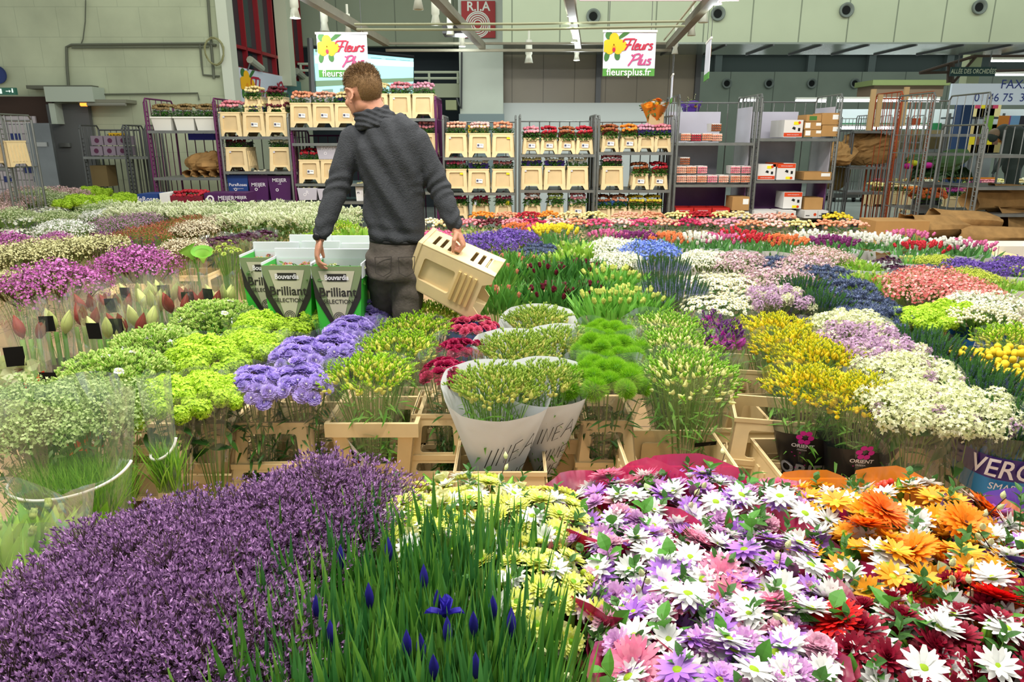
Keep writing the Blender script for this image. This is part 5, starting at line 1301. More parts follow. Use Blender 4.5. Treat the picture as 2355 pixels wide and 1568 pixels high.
def bunch(key, name, cat, heads, r=.15, hgt=.5, dm=.05, tilt=.7, leaves=None, stems=24, br=.035, sleeve=None, smat=None, sq=.35):
    """heads: (part, meshes, n, smin, smax[, sink[, rmul]]). Registered once, cloned for every placement; origin at the stem ends."""
    def mk():
        t = ob(name, None); t.empty_display_size = .05
        for h in heads:
            pn, ms, n, s0, s1 = h[:5]; sink = h[5] if len(h) > 5 else 0; rm = h[6] if len(h) > 6 else 1
            P, D = crown(n, r*rm, hgt-sink, dm, tilt, sq)
            M = orient(P, D, rng.uniform(s0, s1, n))
            for k in range(n): ob(pn, ms[k % len(ms)], t, M[k])
        if stems:
            P, D = crown(stems, r*.92, hgt-.02, dm, tilt, sq); gs = []
            for p in P:
                q = (p[0]/r*br, p[1]/r*br, 0.0); m_ = (p[0]*.55, p[1]*.55, hgt*.6)
                gs.append(tube([q, m_, tuple(p)], [.0026, .0024, .0018], 4, 0, False))
            part('stems', J(gs), smat or STEM, t, kind='stuff')
        if leaves:
            lg, n, lm, z0, z1 = leaves[:5]; out = leaves[5] if len(leaves) > 5 else .6
            th = rng.uniform(0, 2*PI, n); zz = rng.uniform(z0, z1, n); rr_ = (br+(r-br)*zz/hgt)*np.sqrt(rng.uniform(.15, 1, n))
            P = np.stack([rr_*np.cos(th), rr_*np.sin(th), zz], 1); D = np.stack([np.cos(th)*out, np.sin(th)*out, np.ones(n)], 1)+rng.normal(0, .25, (n, 3))
            part('foliage', scat(lg, orient(P, D, rng.uniform(.7, 1.2, n))), lm, t, True, kind='stuff')
        if sleeve:
            r0, z0, r1, z1, m = sleeve[:5]; kw = sleeve[5] if len(sleeve) > 5 else {}
            part('sleeve', sleeveg(r0, z0, r1, z1, **kw), m, t, True)
        return t
    _bn[key] = dict(mk=mk, cat=cat, H=hgt+dm*.7, used=0, src=[])
NV = 2
def put(key, px, py, H, label, s=1., rot=None, lean=(0, 0), group=None, xyz=None, z0=None):
    """stand a bunch so that its crown is seen at (px, py) at height H"""
    b = _bn[key]; p = Vector(xyz) if xyz is not None else PZ(px, py, H)
    if b['used'] < NV: o = b['mk'](); b['src'].append(o)
    else: o = clone(b['src'][b['used'] % NV])
    b['used'] += 1
    R = Matrix.Rotation(lean[0], 4, 'Y')@Matrix.Rotation(-lean[1], 4, 'X')@Matrix.Rotation(rnd.uniform(-.25, .25) if rot is None else rot, 4, 'Z')
    top = (R@Vector((0, 0, b['H']*s)))
    o.matrix_basis = Matrix.Translation(p-top)@R@Matrix.Scale(s, 4)
    tag(o, label, b['cat'], group); return o
WHITE = P2('#e4e4e0', '#f4f4f0', .25); LIL = P2('#b48ae0', '#cfa6ee', .3); PNK = P2('#ee9cc0', '#f8c4d8', .3)
sdisk = P2('#d8d0c0', '#b7c27a', .1)
# ---- proto definitions
SCAB = HM('scabiosa_head', [hruffle(.030, 5, 11) for _ in range(3)], [P2('#b298ec', '#d4c6fa', .35), P2('#dcd8cc', '#c4cc9c', .1)])
VIB = HM('snowball_head', [hball(.038, 150, .0082) for _ in range(3)], [P2('#a9d31c', '#d2ee58', .3), P2('#7fae1a', None, .1)])
fl_ = [hfreesia(8), hfreesia(7, .05), hfreesia(9, .065)]
def FRE(k, big, small): return HM('freesia_spray_'+k, fl_, [P2(*big, .3), P2(*small, .25), STEM])
LV = leaf(.05, .02, 3); LVB = leaf(.09, .035, 4, .3, .25); LVN = leaf(.07, .011, 3)
CLR = {'n': 30}
bunch('scab', 'scabiosa_bunch', 'bunch of flowers', [('flower_head', SCAB, 46, .95, 1.2), ('flower_button', HM('scabiosa_button', hpom(.009, 3, 9, .4), [P2('#9dbb4c', '#b9cf6a'), P2('#9dbb4c')]), 8, .8, 1.2, .07, .9)], .125, .50, .08, .95, (LVN, 220, DLEAF, .05, .42, .3), 26, sleeve=(.06, .16, .165, .56, FILM, {'pointed': .03, 'seed': 3}))
bunch('vib', 'snowball_bunch', 'bunch of flowers', [('flower_head', VIB, 28, .85, 1.2)], .16, .50, .075, 1., (LVB, 50, DLEAF, .28, .46, .5), 22, sleeve=(.06, .16, .19, .56, FILM, {'pointed': .04, 'seed': 5}))
bunch('vib0', 'snowball_bunch', 'bunch of flowers', [('flower_head', VIB, 20, .85, 1.2)], .17, .50, .04, .7, (LVB, 20, DLEAF, .25, .48, 1.), 8)
FG = FRE('green', ('#dce044', '#f4f08a'), ('#86bc14', '#bcdc34'))
bunch('frg', 'freesia_bunch', 'bunch of flowers', [('flower_spray', FG, 84, .85, 1.15)], .155, .50, .055, .8, (LVN, 230, MLEAF, .08, .44, .25), 50, sleeve=(.07, .16, .18, .54, FILM, {'pointed': .03, 'seed': 7}))
FP = FRE('pale', ('#eaec8c', '#f6f4b8'), ('#74b02a', '#a8d048'))
bunch('frp', 'freesia_bunch', 'bunch of flowers', [('flower_spray', FP, 90, .9, 1.25)], .18, .50, .07, .85, (LVN, 260, MLEAF, .08, .44, .25), 70, sleeve=(.08, .12, .22, .56, FILM, {'pointed': .04, 'seed': 9}))
FY_ = FRE('yellow', ('#f6d410', '#fbe640'), ('#c8c81c', '#e6dc20'))
bunch('fry', 'freesia_bunch', 'bunch of flowers', [('flower_spray', FY_, 80, .9, 1.25)], .155, .50, .07, .9, (LVN, 230, MLEAF, .08, .44, .25), 50, sleeve=(.06, .1, .18, .54, FILM, {'pointed': .05, 'seed': 11}))
FO = FRE('olive', ('#d0d260', '#e4e088'), ('#86a834', '#aec452'))
bunch('fro', 'freesia_bunch', 'bunch of flowers', [('flower_spray', FO, 96, .9, 1.2)], .15, .50, .03, .6, (LVN, 230, MLEAF, .08, .44, .25), 40)
FM = FRE('magenta', ('#a01a90', '#c43cb0'), ('#5a2a6a', '#7a3a8a'))
bunch('frm', 'freesia_bunch', 'bunch of flowers', [('flower_spray', FM, 12, 1, 1.4), ('open_flower', HM('open_magenta', hopen(.02, 6, .7, 30), [P2('#a01a90', '#c43cb0'), YC]), 9, .8, 1.2)], .055, .50, .02, .6, None, 12, sleeve=(.02, .25, .085, .54, FILM, {'pointed': .03}))
FUZ = HM('fuzzy_head', [hfuzz(.046, 2600) for _ in range(2)], [P2('#6cae0e', '#a8d838', .35), P2('#4c8a14', None, .1)])
bunch('fuz', 'green_dianthus_bunch', 'bunch of flowers', [('flower_head', FUZ, 17, .85, 1.15)], .145, .50, .05, .8, (LVN, 220, DLEAF, .08, .42, .3), 18, sleeve=(.06, .16, .175, .55, FILM, {'pointed': .04, 'seed': 13}))
wb = J([bud(.003, .016, 5, 3).x(T(.007*math.cos(a)*(1 if k else 0), .007*math.sin(a), 0)@Rx(.35*math.sin(a))@Ry(.35*math.cos(a))) for k, a in enumerate(np.arange(6)*1.05)])
WB = HM('white_bud_spray', [spray_of(wb, 16, .038, .05, .7, True, (.7, 1.1)) for _ in range(3)], [P2('#86c02c', '#e2ee96', .25), GREENC, STEM])
WF = HM('white_open_flower', [hopen(.016, 6, .9, 15), hdaisy(.016, 5, 1, .9, (25,))], [WHITE, P2('#dfe2a0')])
bunch('wht', 'white_bouvardia_bunch', 'bunch of flowers', [('bud_spray', WB, 46, .9, 1.2), ('open_flower', WF, 9, .9, 1.4, -.035)], .165, .50, .05, .8, (leaf(.04, .016, 3), 200, P2('#4f9a20', '#7cc034', .3), .34, .52, 1.), 20, sleeve=(.07, .16, .17, .47, FILM_DARK, {'seed': 15}))
LIC = HM('lilac_panicle', [spray_of(star(4, .0075, .55, .2), 120, .036, .075, .4, True, (.8, 1.2)) for _ in range(3)], [P2('#dfe6a8', '#f6f3dc', .3), GREENC, STEM])
LIM = HM('mauve_panicle', [spray_of(star(4, .0065, .55, .2), 110, .032, .07, .4, True, (.8, 1.2)) for _ in range(2)], [P2('#b48ab4', '#dcc2d4', .3), GREENC, STEM])
bunch('lic', 'lilac_bunch', 'bunch of flowers', [('flower_panicle', LIC, 26, 1, 1.35), ('flower_panicle', LIM, 6, .8, 1.1)], .15, .48, .04, .8, (LVB, 16, DLEAF, .25, .48, 1.), 14, sleeve=(.07, .16, .19, .54, FILM, {'pointed': .03, 'seed': 17}))
bunch('lim', 'lilac_bunch', 'bunch of flowers', [('flower_panicle', LIM, 24, 1, 1.3), ('flower_panicle', LIC, 8, .8, 1.1)], .15, .48, .04, .8, (LVB, 16, DLEAF, .25, .48, 1.), 10, sleeve=(.07, .16, .18, .53, FILM, {'seed': 19}))
SPK = HM('veronica_spike', [hspike(.055, .0065, 110), hspike(.045, .006, 100)], [P2('#4c4a9a', '#5a7a50', .1), P2('#2f5c2a', '#4c8034', .15)])
bunch('ver', 'veronica_bunch', 'bunch of flowers', [('flower_spike', SPK, 95, .8, 1.2)], .155, .48, .03, .5, (leaf(.045, .009, 3), 220, DLEAF, .2, .46, .5), 20)
SPL = HM('veronica_spike_lilac', [hspike(.085, .006, 120, .006), hspike(.075, .0055, 100)], [P2('#8a86c8', '#a9a4dc', .15), P2('#2f5234', '#46703c', .15)])
bunch('vel', 'veronica_bunch', 'bunch of flowers', [('flower_spike', SPL, 70, .9, 1.3)], .16, .48, .03, .3, (leaf(.045, .009, 3), 200, DLEAF, .2, .46, .5), 20, sleeve=(.1, .2, .2, .53, FILM, {'seed': 21}))
CRA = HM('craspedia_ball', [hcrasp()], [mat('#c9a818', '#dcc22c', rough=.8)], True)
bunch('cra', 'craspedia_bunch', 'bunch of flowers', [('flower_ball', CRA, 42, .9, 1.15)], .12, .50, .02, .5, None, 42, sleeve=(.04, .15, .14, .49, FILM, {'seed': 23}))
CRI = HM('crimson_carnation', [hruffle(.027, 5, 10, 1, .2) for _ in range(2)], [P2('#a01848', '#c02c62', .25), P2('#d88aa0')])
PNC = HM('pink_chrysanthemum', [hruffle(.022, 5, 12, 1, .0) for _ in range(2)], [P2('#e04c78', '#f27c9c', .3), P2('#d88aa0')])
bunch('cri', 'crimson_scabiosa_bunch', 'bunch of flowers', [('flower_head', CRI, 22, .95, 1.2)], .11, .50, .045, .8, (LVN, 200, DLEAF, .1, .42, .3), 22, sleeve=(.05, .16, .14, .55, FILM, {'pointed': .03, 'seed': 25}))
bunch('pnc', 'pink_chrysanthemum_bunch', 'bunch of flowers', [('flower_head', PNC, 34, .95, 1.2)], .12, .50, .04, .8, (LV, 60, DLEAF, .3, .48, .8), 14, sleeve=(.05, .2, .13, .5, WRAPC['blue'], {'seed': 27}))
# waxy small-floret kinds
def waxkind(key, name, cols, n=30, r=.16, fr=.0055, per=60, leaf_m=DLEAF, sp=(.05, .07), sleeve=None, stemc=None, pn=5, tilt=.8, lf=(leaf(.03, .006, 2), 220), cup=.15, hgt=.5, cat='bunch of flowers', dm=.04):
    m = HM('spray_'+key, [spray_of(star(pn, fr, .6, cup), per, sp[0], sp[1], .45) for _ in range(2)], [P2(*cols, .25), GREENC, stemc or STEM])
    bunch(key, name, cat, [('flower_spray', m, n, .9, 1.25)], r, hgt, dm, tilt, (lf[0], lf[1], leaf_m, .25, hgt, .7), 12, sleeve=sleeve)
waxkind('wax', 'waxflower_bunch', ('#b04ca4', '#d88acb'), 34, .24, .0075, 60, P2('#4c4a22', '#6a6a34', .1), (.07, .09), stemc=P2('#5a4a2a'), lf=(leaf(.035, .005, 2), 500), dm=.10)
waxkind('waxy', 'pale_waxflower_bunch', ('#c8c890', '#e8e4b0'), 30, .2, .006, 60, P2('#5f6a2a', '#7c8a3c', .15), (.06, .08), stemc=P2('#5a5a2a'), lf=(leaf(.035, .005, 2), 300))
waxkind('gyp', 'white_gypsophila_bunch', ('#e9e9e4', '#f8f8f4'), 30, .19, .006, 70, P2('#6a7a4a'), (.06, .07), lf=(leaf(.03, .004, 2), 160))
waxkind('pks', 'pale_pink_spray_bunch', ('#dcaeb4', '#eed0cc'), 30, .2, .0075, 56, GREENC, (.06, .07))
waxkind('lgr', 'pale_green_spray_bunch', ('#b9c890', '#d8dfb8'), 30, .2, .0065, 60, GREENC, (.06, .08))
waxkind('lav', 'mauve_statice_bunch', ('#a06a98', '#c898bc'), 30, .19, .005, 70, P2('#6a5a5a'), (.06, .07), lf=(leaf(.03, .004, 2), 100), sleeve=(.1, .2, .21, .5, mat('#8a28a0', rough=.35, trans=.1, key='violet_wrap'), {'seed': 31}))
waxkind('rdb', 'rust_red_spray_bunch', ('#8a3c2a', '#b06044'), 30, .18, .005, 60, P2('#5f6a3a', '#7a7a4a'), (.05, .07), lf=(leaf(.03, .005, 2), 260))
waxkind('drc', 'cream_dried_spray_bunch', ('#d8c9a8', '#efe6cc'), 26, .18, .006, 60, P2('#7a6a44'), (.06, .07), stemc=P2('#6a5a3a'))
waxkind('ylg', 'yellow_green_spray_bunch', ('#b4c430', '#d8dc60'), 30, .17, .006, 60, MLEAF, (.05, .07))
waxkind('whs', 'cream_spray_bunch', ('#efeed4', '#fbfaec'), 34, .19, .008, 60, GREENC, (.055, .05))
waxkind('blu', 'blue_spray_bunch', ('#5c7ad8', '#90a4ee'), 34, .18, .008, 60, GREENC, (.05, .06))
waxkind('pur', 'violet_spray_bunch', ('#5a3c98', '#8c6cc4'), 34, .2, .011, 46, P2('#3c5a34'), (.05, .06), pn=3, cup=.5)
waxkind('mkp', 'mauve_kale_bunch', ('#c49ab0', '#e6d4c8'), 28, .18, .009, 46, P2('#8a9a6a'), (.05, .05))
waxkind('coral', 'coral_spray_bunch', ('#dc5c60', '#f6b8b0'), 34, .19, .007, 60, DLEAF, (.05, .06))
waxkind('bup', 'bupleurum_bunch', ('#94b060', '#c4d494'), 44, .19, .005, 110, P2('#5f7a44', '#7c944c', .2), (.05, .07), lf=(leaf(.03, .012, 3), 420), pn=4)
waxkind('pnk0', 'pink_spray_bunch', ('#e0508c', '#f48ab4'), 34, .18, .009, 54, GREENC, (.05, .05))
EU = HM('lisianthus_spray', [spray_of(J(bud(.007, .026, 5, 4), star(5, .012, .7, .4)), 12, .045, .07, .8, True) for _ in range(3)], [P2('#c8d49c', '#f0f0d8', .25), GREENC, STEM])
bunch('lis', 'lisianthus_bunch', 'bunch of flowers', [('flower_spray', EU, 30, .9, 1.25)], .18, .5, .03, .6, (LV, 120, P2('#7c9c64', '#a0b884', .2), .35, .52, .8), 10)
DSM = HM('small_daisy', [hpom(.0155, 3, 11, .35, 1, .34) for _ in range(2)], [P2('#f0edcc', '#fbf9e6', .25), P2('#c9cc5c')])
bunch('dai', 'santini_daisy_bunch', 'bunch of flowers', [('flower_head', DSM, 95, .9, 1.25)], .175, .5, .05, .8, (LV, 130, DLEAF, .3, .5, .8), 14, sleeve=(.12, .16, .2, .5, FILM, {'seed': 33}))
DWS = HM('white_daisy_small', [hdaisy(.014, 10, 1, .4, (12,), .3) for _ in range(2)], [WHITE, P2('#b9bc3c')])
bunch('dws', 'white_daisy_bunch', 'bunch of flowers', [('flower_head', DWS, 80, .9, 1.25)], .19, .5, .04, .8, (leaf(.03, .01, 2), 260, DLEAF, .3, .51, .8), 10)
THI = HM('thistle_head', [hthistle(.013) for _ in range(2)], [P2('#3c4a6c', '#5f6c94', .1), P2('#4a5a6c', '#6c7c84', .1)])
bunch('thi', 'thistle_bunch', 'bunch of flowers', [('flower_head', THI, 75, .95, 1.4)], .17, .5, .05, .8, (LVN, 140, P2('#3c5046', '#566a58', .1), .3, .51, .8), 14)
def tulips(key, name, c, n=14, leafm=P2('#3f7a2c', '#69a23e', .3), r=.17, sleeve=None, up=.0, bl=(150, .16, .022)):
    m = HM('bud_'+key, [htulipbud(.0125, .036)], [P2(*c, .3)], True)
    bunch(key, name, 'bunch of flowers', [('flower_bud', m, n, .9, 1.2, -.01-up)], r, .5, .03, .6, None, 10, sleeve=sleeve)
    old = _bn[key]['mk']
    def mk():
        t = old(); nb, L, W = bl
        P, D = crown(nb, r*1.02, .5-L*.75, .03, .45); gs = scat(blade(L, W, 4, .25), orient(P, D+rng.normal(0, .16, (nb, 3)), rng.uniform(.75, 1.15, nb)))
        part('leaf_blades', gs, leafm, t, True, kind='stuff'); return t
    _bn[key]['mk'] = mk
tulips('tus', 'tulip_bunch', ('#d87a5c', '#e9a080'), 10, up=-.035); tulips('tud', 'tulip_bunch', ('#5c1428', '#8a2440'), 14, P2('#2f6428', '#4f8a38', .25), up=-.03); tulips('tuy', 'tulip_bunch', ('#c8d45c', '#e6e884'), 22, P2('#5a9a34', '#84c24c', .3))
tulips('leafy', 'leafy_green_bunch', ('#b4c85c', '#c8d880'), 8, P2('#6ca02c', '#a0c848', .3), bl=(130, .12, .034))
for k_, c_ in (('pink', ('#d85c9c', '#f08cb8')), ('plum', ('#7a2a6a', '#a04a8c')), ('orange', ('#f0783c', '#f8a068')), ('white', ('#f2f0e0', '#fbfaf2')), ('red', ('#c01c2c', '#e0404c')), ('yellow', ('#f6e01c', '#fbee50'))):
    tulips('tp'+k_, k_+'_tulip_bunch', c_, 48 if k_ in ('yellow', 'orange', 'white', 'plum') else 30, P2('#4c8a44', '#74ac60', .3), .17, None, .02 if k_ != 'yellow' else .035, (70, .12, .02))
for k_, c_ in (('green', ('#8fb45c', '#a9c878')),): tulips('wheat', 'green_wheat_bunch', c_, 6, P2('#a4ac50', '#c4c878', .3), .16, None, 0, (170, .14, .008))
# roses loose on the floor rows
RHM = {}
for c_ in ('pink', 'hot pink', 'white', 'cream', 'salmon', 'orange', 'red', 'peach', 'blush', 'yellow', 'crimson', 'mauve pink', 'light yellow', 'dark red'):
    RHM[c_] = HM('rose_head_'+c_, [lowrose(.02)], [PETM[c_]], True)
    bunch('ro_'+c_, 'rose_bunch', 'bunch of flowers', [('rose_head', RHM[c_], 40, .9, 1.15)], .15, .42, .04, .5, (LV, 110, DLEAF, .2, .41, .8), 0, sleeve=(.1, .12, .15, .39, FILM, {'seed': 35}))
    _bn['ro_'+c_]['H'] = .44
CALD = HM('calla_dark', [hopen(.03, 6, .9, 60)], [P2('#3c1838', '#6a3058', .15), DKC])
bunch('cal', 'dark_calla_bunch', 'bunch of flowers', [('flower_head', CALD, 30, .9, 1.3)], .14, .5, .04, .7, (LVB, 14, P2('#4a5a4a'), .3, .48, .8), 20, sleeve=(.06, .2, .17, .55, FILM, {'pointed': .03}))
HYP = HM('berry_cluster_cream', [hberries(8, .006)], [P2('#efe8b8', '#f8f4d8', .1), GREENC])
bunch('hyp', 'hypericum_bunch', 'bunch of flowers', [('berry_cluster', HYP, 44, .9, 1.2)], .15, .5, .04, .8, (LV, 120, DLEAF, .35, .52, .8), 10)
STAT = HM('statice_spray', [spray_of(tri_petals(.0072, .0028, 3, .5), 150, .055, .095, .6, True, (.7, 1.25), 2, br=12) for _ in range(4)], [mat('#52305c', '#cfa0d8', rough=.6, trans=.2), P2('#3a3028'), P2('#4a3c34', '#5c5048', .1)])
bunch('sta', 'purple_statice_bunch', 'bunch of flowers', [('flower_spray', STAT, 44, .9, 1.3), ('low_spray', STAT, 20, .9, 1.2, .06)], .15, .5, .04, .7, (leaf(.03, .004, 2), 160, P2('#3a3430', '#4a443c', .1), .3, .5, .6), 18, smat=P2('#4a4034'))
STA2 = HM('statice_tall_spray', [spray_of(tri_petals(.0072, .0026, 3, .5), 60, .03, .12, .7, True, (.7, 1.2), 2, br=6) for _ in range(2)], [mat('#6a4a80', '#b898c6', rough=.6, trans=.2), P2('#3a3028'), P2('#4a3c34', '#5c5048', .1)])

# ---- mixed bouquets (nearest the camera)
D_WHITE = HM('white_daisy', [hdaisy(.036, 12, 2, .30, (6, 20)), hdaisy(.034, 11, 2, .31, (12, 30)), hdaisy(.033, 12, 2, .3, (20, 42))], [WHITE, YC])
D_LIL = HM('lilac_daisy', [hdaisy(.034, 12, 2, .28, (8, 24)), hdaisy(.033, 11, 2, .3, (14, 34))], [P2('#a868d4', '#cb98ea', .3), YC])
D_LILD = HM('lilac_double', [hpom(.030, 5, 15, .16, 0, .3)], [P2('#d69ad8', '#ecc2ea', .3)])
G_PNK = HM('pink_gerbera', [hgerbera(.05)], [P2('#f080a8', '#f8a8c0', .3), YC, DKC])
A_PNK = HM('pink_alstroemeria', [hopen(.03, 6, .62, 35)], [P2('#f08ab0', '#f9bccf', .3), YC])
C_PNK = HM('pale_pink_carnation', [hruffle(.026, 5, 10, 1, 0)], [P2('#eeb0cc', '#f8d4e2', .3)])
S_YEL = HM('lime_santini', [hpom(.033, 5, 20, .26, 1, .24, .38), hpom(.030, 5, 18, .28, 1, .26, .38)], [P2('#e4ea5e', '#f6f7a4', .35), P2('#78b008')])
R_YEL = HM('cream_rose', [rosehead(.028)], [P2('#e9e89a', '#f6f4c4', .3)])
D_YEL = HM('golden_daisy', [hdaisy(.034, 12, 2, .3, (8, 24)), hdaisy(.033, 12, 2, .3, (16, 34))], [P2('#f09a12', '#f8b830', .3), P2('#b8c41c')])
G_ORG = HM('orange_gerbera', [hgerbera(.056)], [P2('#f2660c', '#fa8420', .3), YC, DKC])
G_AMB = HM('amber_gerbera', [hgerbera(.058)], [P2('#f78a0a', '#fca42c', .3), YC, DKC])
G_RED = HM('red_gerbera', [hgerbera(.054, 0)], [P2('#d80c10', '#ee2420', .25)])
C_RED = HM('dark_red_chrysanthemum', [hpom(.036, 5, 15, .15, 0, .3)], [P2('#7c0a26', '#a81c3c', .2)])
BER = HM('red_berry_cluster', [hberries(7, .0075)], [P2('#d8281c', '#f05a44', .05), P2('#8fb83c')])
BEG = HM('green_berry_cluster', [hberries(8, .007)], [P2('#a4c81c', '#c8dc3c', .05), P2('#5f8a2c')])
BEO = HM('ochre_berry_cluster', [hberries(7, .009)], [P2('#a8842c', '#c09c44', .05), P2('#5f8a2c')])
CAT = HM('willow_catkin', [hcatkin(.15), hcatkin(.12)], [P2('#c4cc84', '#dfe0b0', .1), P2('#4a3428')])
LSP = HM('leaf_sprig', [hleafsprig(10, .036, .014, .08), hleafsprig(8, .03, .018, .07)], [P2('#35602a', '#558a3c', .25), STEM])
LSP2 = HM('broad_leaf_sprig', [hleafsprig(6, .06, .032, .09, .3)], [P2('#3c7a26', '#5c9c38', .25), STEM])
LVAR = HM('pale_edged_leaf', [hleafsprig(7, .04, .028, .07, .5)], [P2('#6a8c5c', '#c9d2a0', .2), STEM])
LB_G = HM('green_lily_bud', [hlily(.0125, .075)], [P2('#7cba30', '#9ccc48', .2), P2('#5a9a28')], True)
LB_P = HM('pink_lily_bud', [hlily(.0125, .07)], [P2('#d8708c', '#e0a088', .2), P2('#8fb050')], True)
LB_D = HM('plum_bud', [egg(.012, .035, 7, 6, .8)], [P2('#5a2a4c', '#7a4468', .1)], True)
WXS = HM('wax_sprig', [spray_of(star(5, .0075, .6, .2), 26, .035, .06, .6)], [P2('#eee8c8', '#f8f6e6', .2), GREENC, STEM])
DRK = HM('plum_leaf_sprig', [hleafsprig(8, .06, .022, .09, .1)], [P2('#4c1c2c', '#7a2c40', .15), STEM])
def wrapf(r0, z0, r1, z1, m, seed, ruf=.09, pt=.03): return (r0, z0, r1, z1, m, {'crink': ruf, 'seed': seed, 'pointed': pt, 'n': 36})
def bouquet(key, heads, r, wrap=None):
    bunch(key, 'mixed_bouquet', 'bouquet', heads, r, .42, .06, .9, (leaf(.05, .024, 4, .3), 150, P2('#2c5420', '#4c7c34', .2), .24, .42, .9), 16, .03, wrap)
bouquet('bq_y', [('santini', S_YEL, 25, .95, 1.15, -.025), ('white_daisy', D_WHITE, 14, .8, 1.05, -.02), ('cream_rose', R_YEL, 4, 1, 1.2, -.02), ('green_berry_cluster', BEG, 4, .8, 1, .0), ('ochre_berry_cluster', BEO, 2, .8, .9, .0), ('leaf_sprig', LSP, 16, .8, 1.0, .015), ('lily_bud', LB_G, 3, .8, 1.05, .01), ('wax_sprig', WXS, 4, .8, 1.0, .02), ('willow_catkin', CAT, 1, .8, 1., .05)], .165, wrapf(.04, .08, .17, .36, FILM, 41))
PKH = [('lilac_daisy', D_LIL, 15, .95, 1.2, -.022), ('white_daisy', D_WHITE, 13, .95, 1.2, -.025), ('lilac_chrysanthemum', D_LILD, 9, .95, 1.2, -.02), ('pink_gerbera', G_PNK, 1, .95, 1.1, -.04), ('pink_carnation', C_PNK, 5, .9, 1.2, -.02), ('pink_alstroemeria', A_PNK, 2, .9, 1.1, -.01), ('leaf_sprig', LSP, 13, .9, 1.1, .02), ('broad_leaf_sprig', LSP2, 5, .8, 1., .02), ('pale_edged_sprig', LVAR, 2, .8, 1., .03), ('lily_bud', LB_P, 1, .7, .9, .01), ('plum_bud', LB_D, 1, .9, 1.1, -.01), ('willow_catkin', CAT, 1, .8, 1.0, .05)]
bouquet('bq_p', PKH, .17, wrapf(.04, .08, .205, .465, FILM_PINK, 43, .1, .04))
bouquet('bq_w', [(a, b, (22 if a == 'white_daisy' else max(1, c//2)))+tuple(d) for a, b, c, *d in PKH], .165, wrapf(.04, .08, .18, .43, FILM_PINK, 45, .1, .04))
bouquet('bq_o', [('golden_daisy', D_YEL, 25, .9, 1.15, -.02), ('white_daisy', D_WHITE, 11, .95, 1.25, -.025), ('orange_gerbera', G_ORG, 1, .95, 1.05, -.04), ('amber_gerbera', G_AMB, 1, .95, 1.05, -.045), ('red_berry_cluster', BER, 3, .85, 1., .0), ('leaf_sprig', LSP, 12, .9, 1.1, .02), ('plum_leaf_sprig', DRK, 2, .8, 1, .05), ('pale_edged_sprig', LVAR, 2, .8, 1., .03), ('lily_bud', LB_G, 2, .7, .9, .01), ('willow_catkin', CAT, 1, .9, 1.0, .05)], .17, wrapf(.04, .08, .19, .44, FILM_ORANGE, 47, .1, .05))
bouquet('bq_r', [('dark_red_chrysanthemum', C_RED, 20, .95, 1.2, -.02), ('white_daisy', D_WHITE, 14, .95, 1.25, -.025), ('red_gerbera', G_RED, 1, .95, 1.05, -.04), ('red_berry_cluster', BER, 2, .95, 1.1, .0), ('leaf_sprig', LSP, 12, .9, 1.1, .02), ('broad_leaf_sprig', LSP2, 5, .8, 1, .03), ('lily_bud', LB_G, 3, .7, .95, .01), ('willow_catkin', CAT, 1, .9, 1.0, .04)], .165, wrapf(.04, .08, .18, .4, FILM_RED, 49, .1, .03))
bouquet('bq_v', [('lilac_daisy', D_LIL, 10, .95, 1.25), ('white_daisy', D_WHITE, 16, .9, 1.2), ('golden_daisy', D_YEL, 4, .9, 1.1), ('leaf_sprig', LSP, 7, .9, 1.1), ('pale_edged_sprig', LVAR, 3, .9, 1.1), ('willow_catkin', CAT, 3, .9, 1.1)], .15, wrapf(.04, .08, .18, .47, FILM_PURPLE, 51, .1, .05))
PNK_L = [(1450, 1180, 'pink and lilac bouquet beside the yellow-white flowers, rear left of its block', 'bq_p'), (1625, 1160, 'lilac and pink bouquet at the rear middle of its block, below the clear-sleeved freesias', 'bq_p'), (1785, 1190, 'pink and white bouquet at the rear right of the pink block', 'bq_w'),
         (1475, 1305, 'pink-wrapped lilac daisy bouquet above the cardboard gap', 'bq_p'), (1600, 1300, 'lilac and white bouquet in the middle of the pink block', 'bq_w'), (1780, 1330, 'lilac daisy bouquet next to the orange bouquets', 'bq_p'),
         (1565, 1450, 'white and pink bouquet low beside the cardboard strip', 'bq_w'), (1720, 1440, 'pink-wrapped bouquet second from left near the bottom edge', 'bq_p'), (1860, 1500, 'white daisy bouquet between the pink and dark red ones', 'bq_w'), (1640, 1600, 'pink and lilac bouquet cut by the bottom edge', 'bq_p')]
for a, b, l, k in PNK_L: put(k, a, b, .60, l, 1., rnd.uniform(0, 6))
for a, b, l, k in ((1925, 1190, 'orange-wrapped bouquet at the rear left, beside the pink block', 'bq_o'), (2130, 1180, 'orange-wrapped bouquet in front of the white lilacs', 'bq_o'), (2010, 1320, 'golden daisy bouquet with red berries, front left of the orange block', 'bq_o'), (2230, 1320, 'orange and white bouquet at the front right with a large amber gerbera', 'bq_o'),
                   (2050, 1490, 'dark red and white bouquet in the lower right, left one', 'bq_r'), (2260, 1500, 'dark red and white bouquet in the lower right corner', 'bq_r'), (2370, 1400, 'dark red bouquet cut by the right edge', 'bq_r'), (2375, 1250, 'purple-wrapped bouquet at the right edge', 'bq_v'),
                   (930, 1200, 'lime and white bouquet, rear left behind the iris leaves', 'bq_y'), (1090, 1165, 'lime and white bouquet at the rear middle of its block', 'bq_y'), (1235, 1200, 'lime and white bouquet beside the pink block', 'bq_y'), (1000, 1240, 'lime and white bouquet half hidden by the iris leaves', 'bq_y'), (1222, 1350, 'lime santini bouquet hanging over the cardboard gap', 'bq_y')):
    put(k, a, b, .60, l, 1. if k != 'bq_y' else .97, rnd.uniform(0, 6))
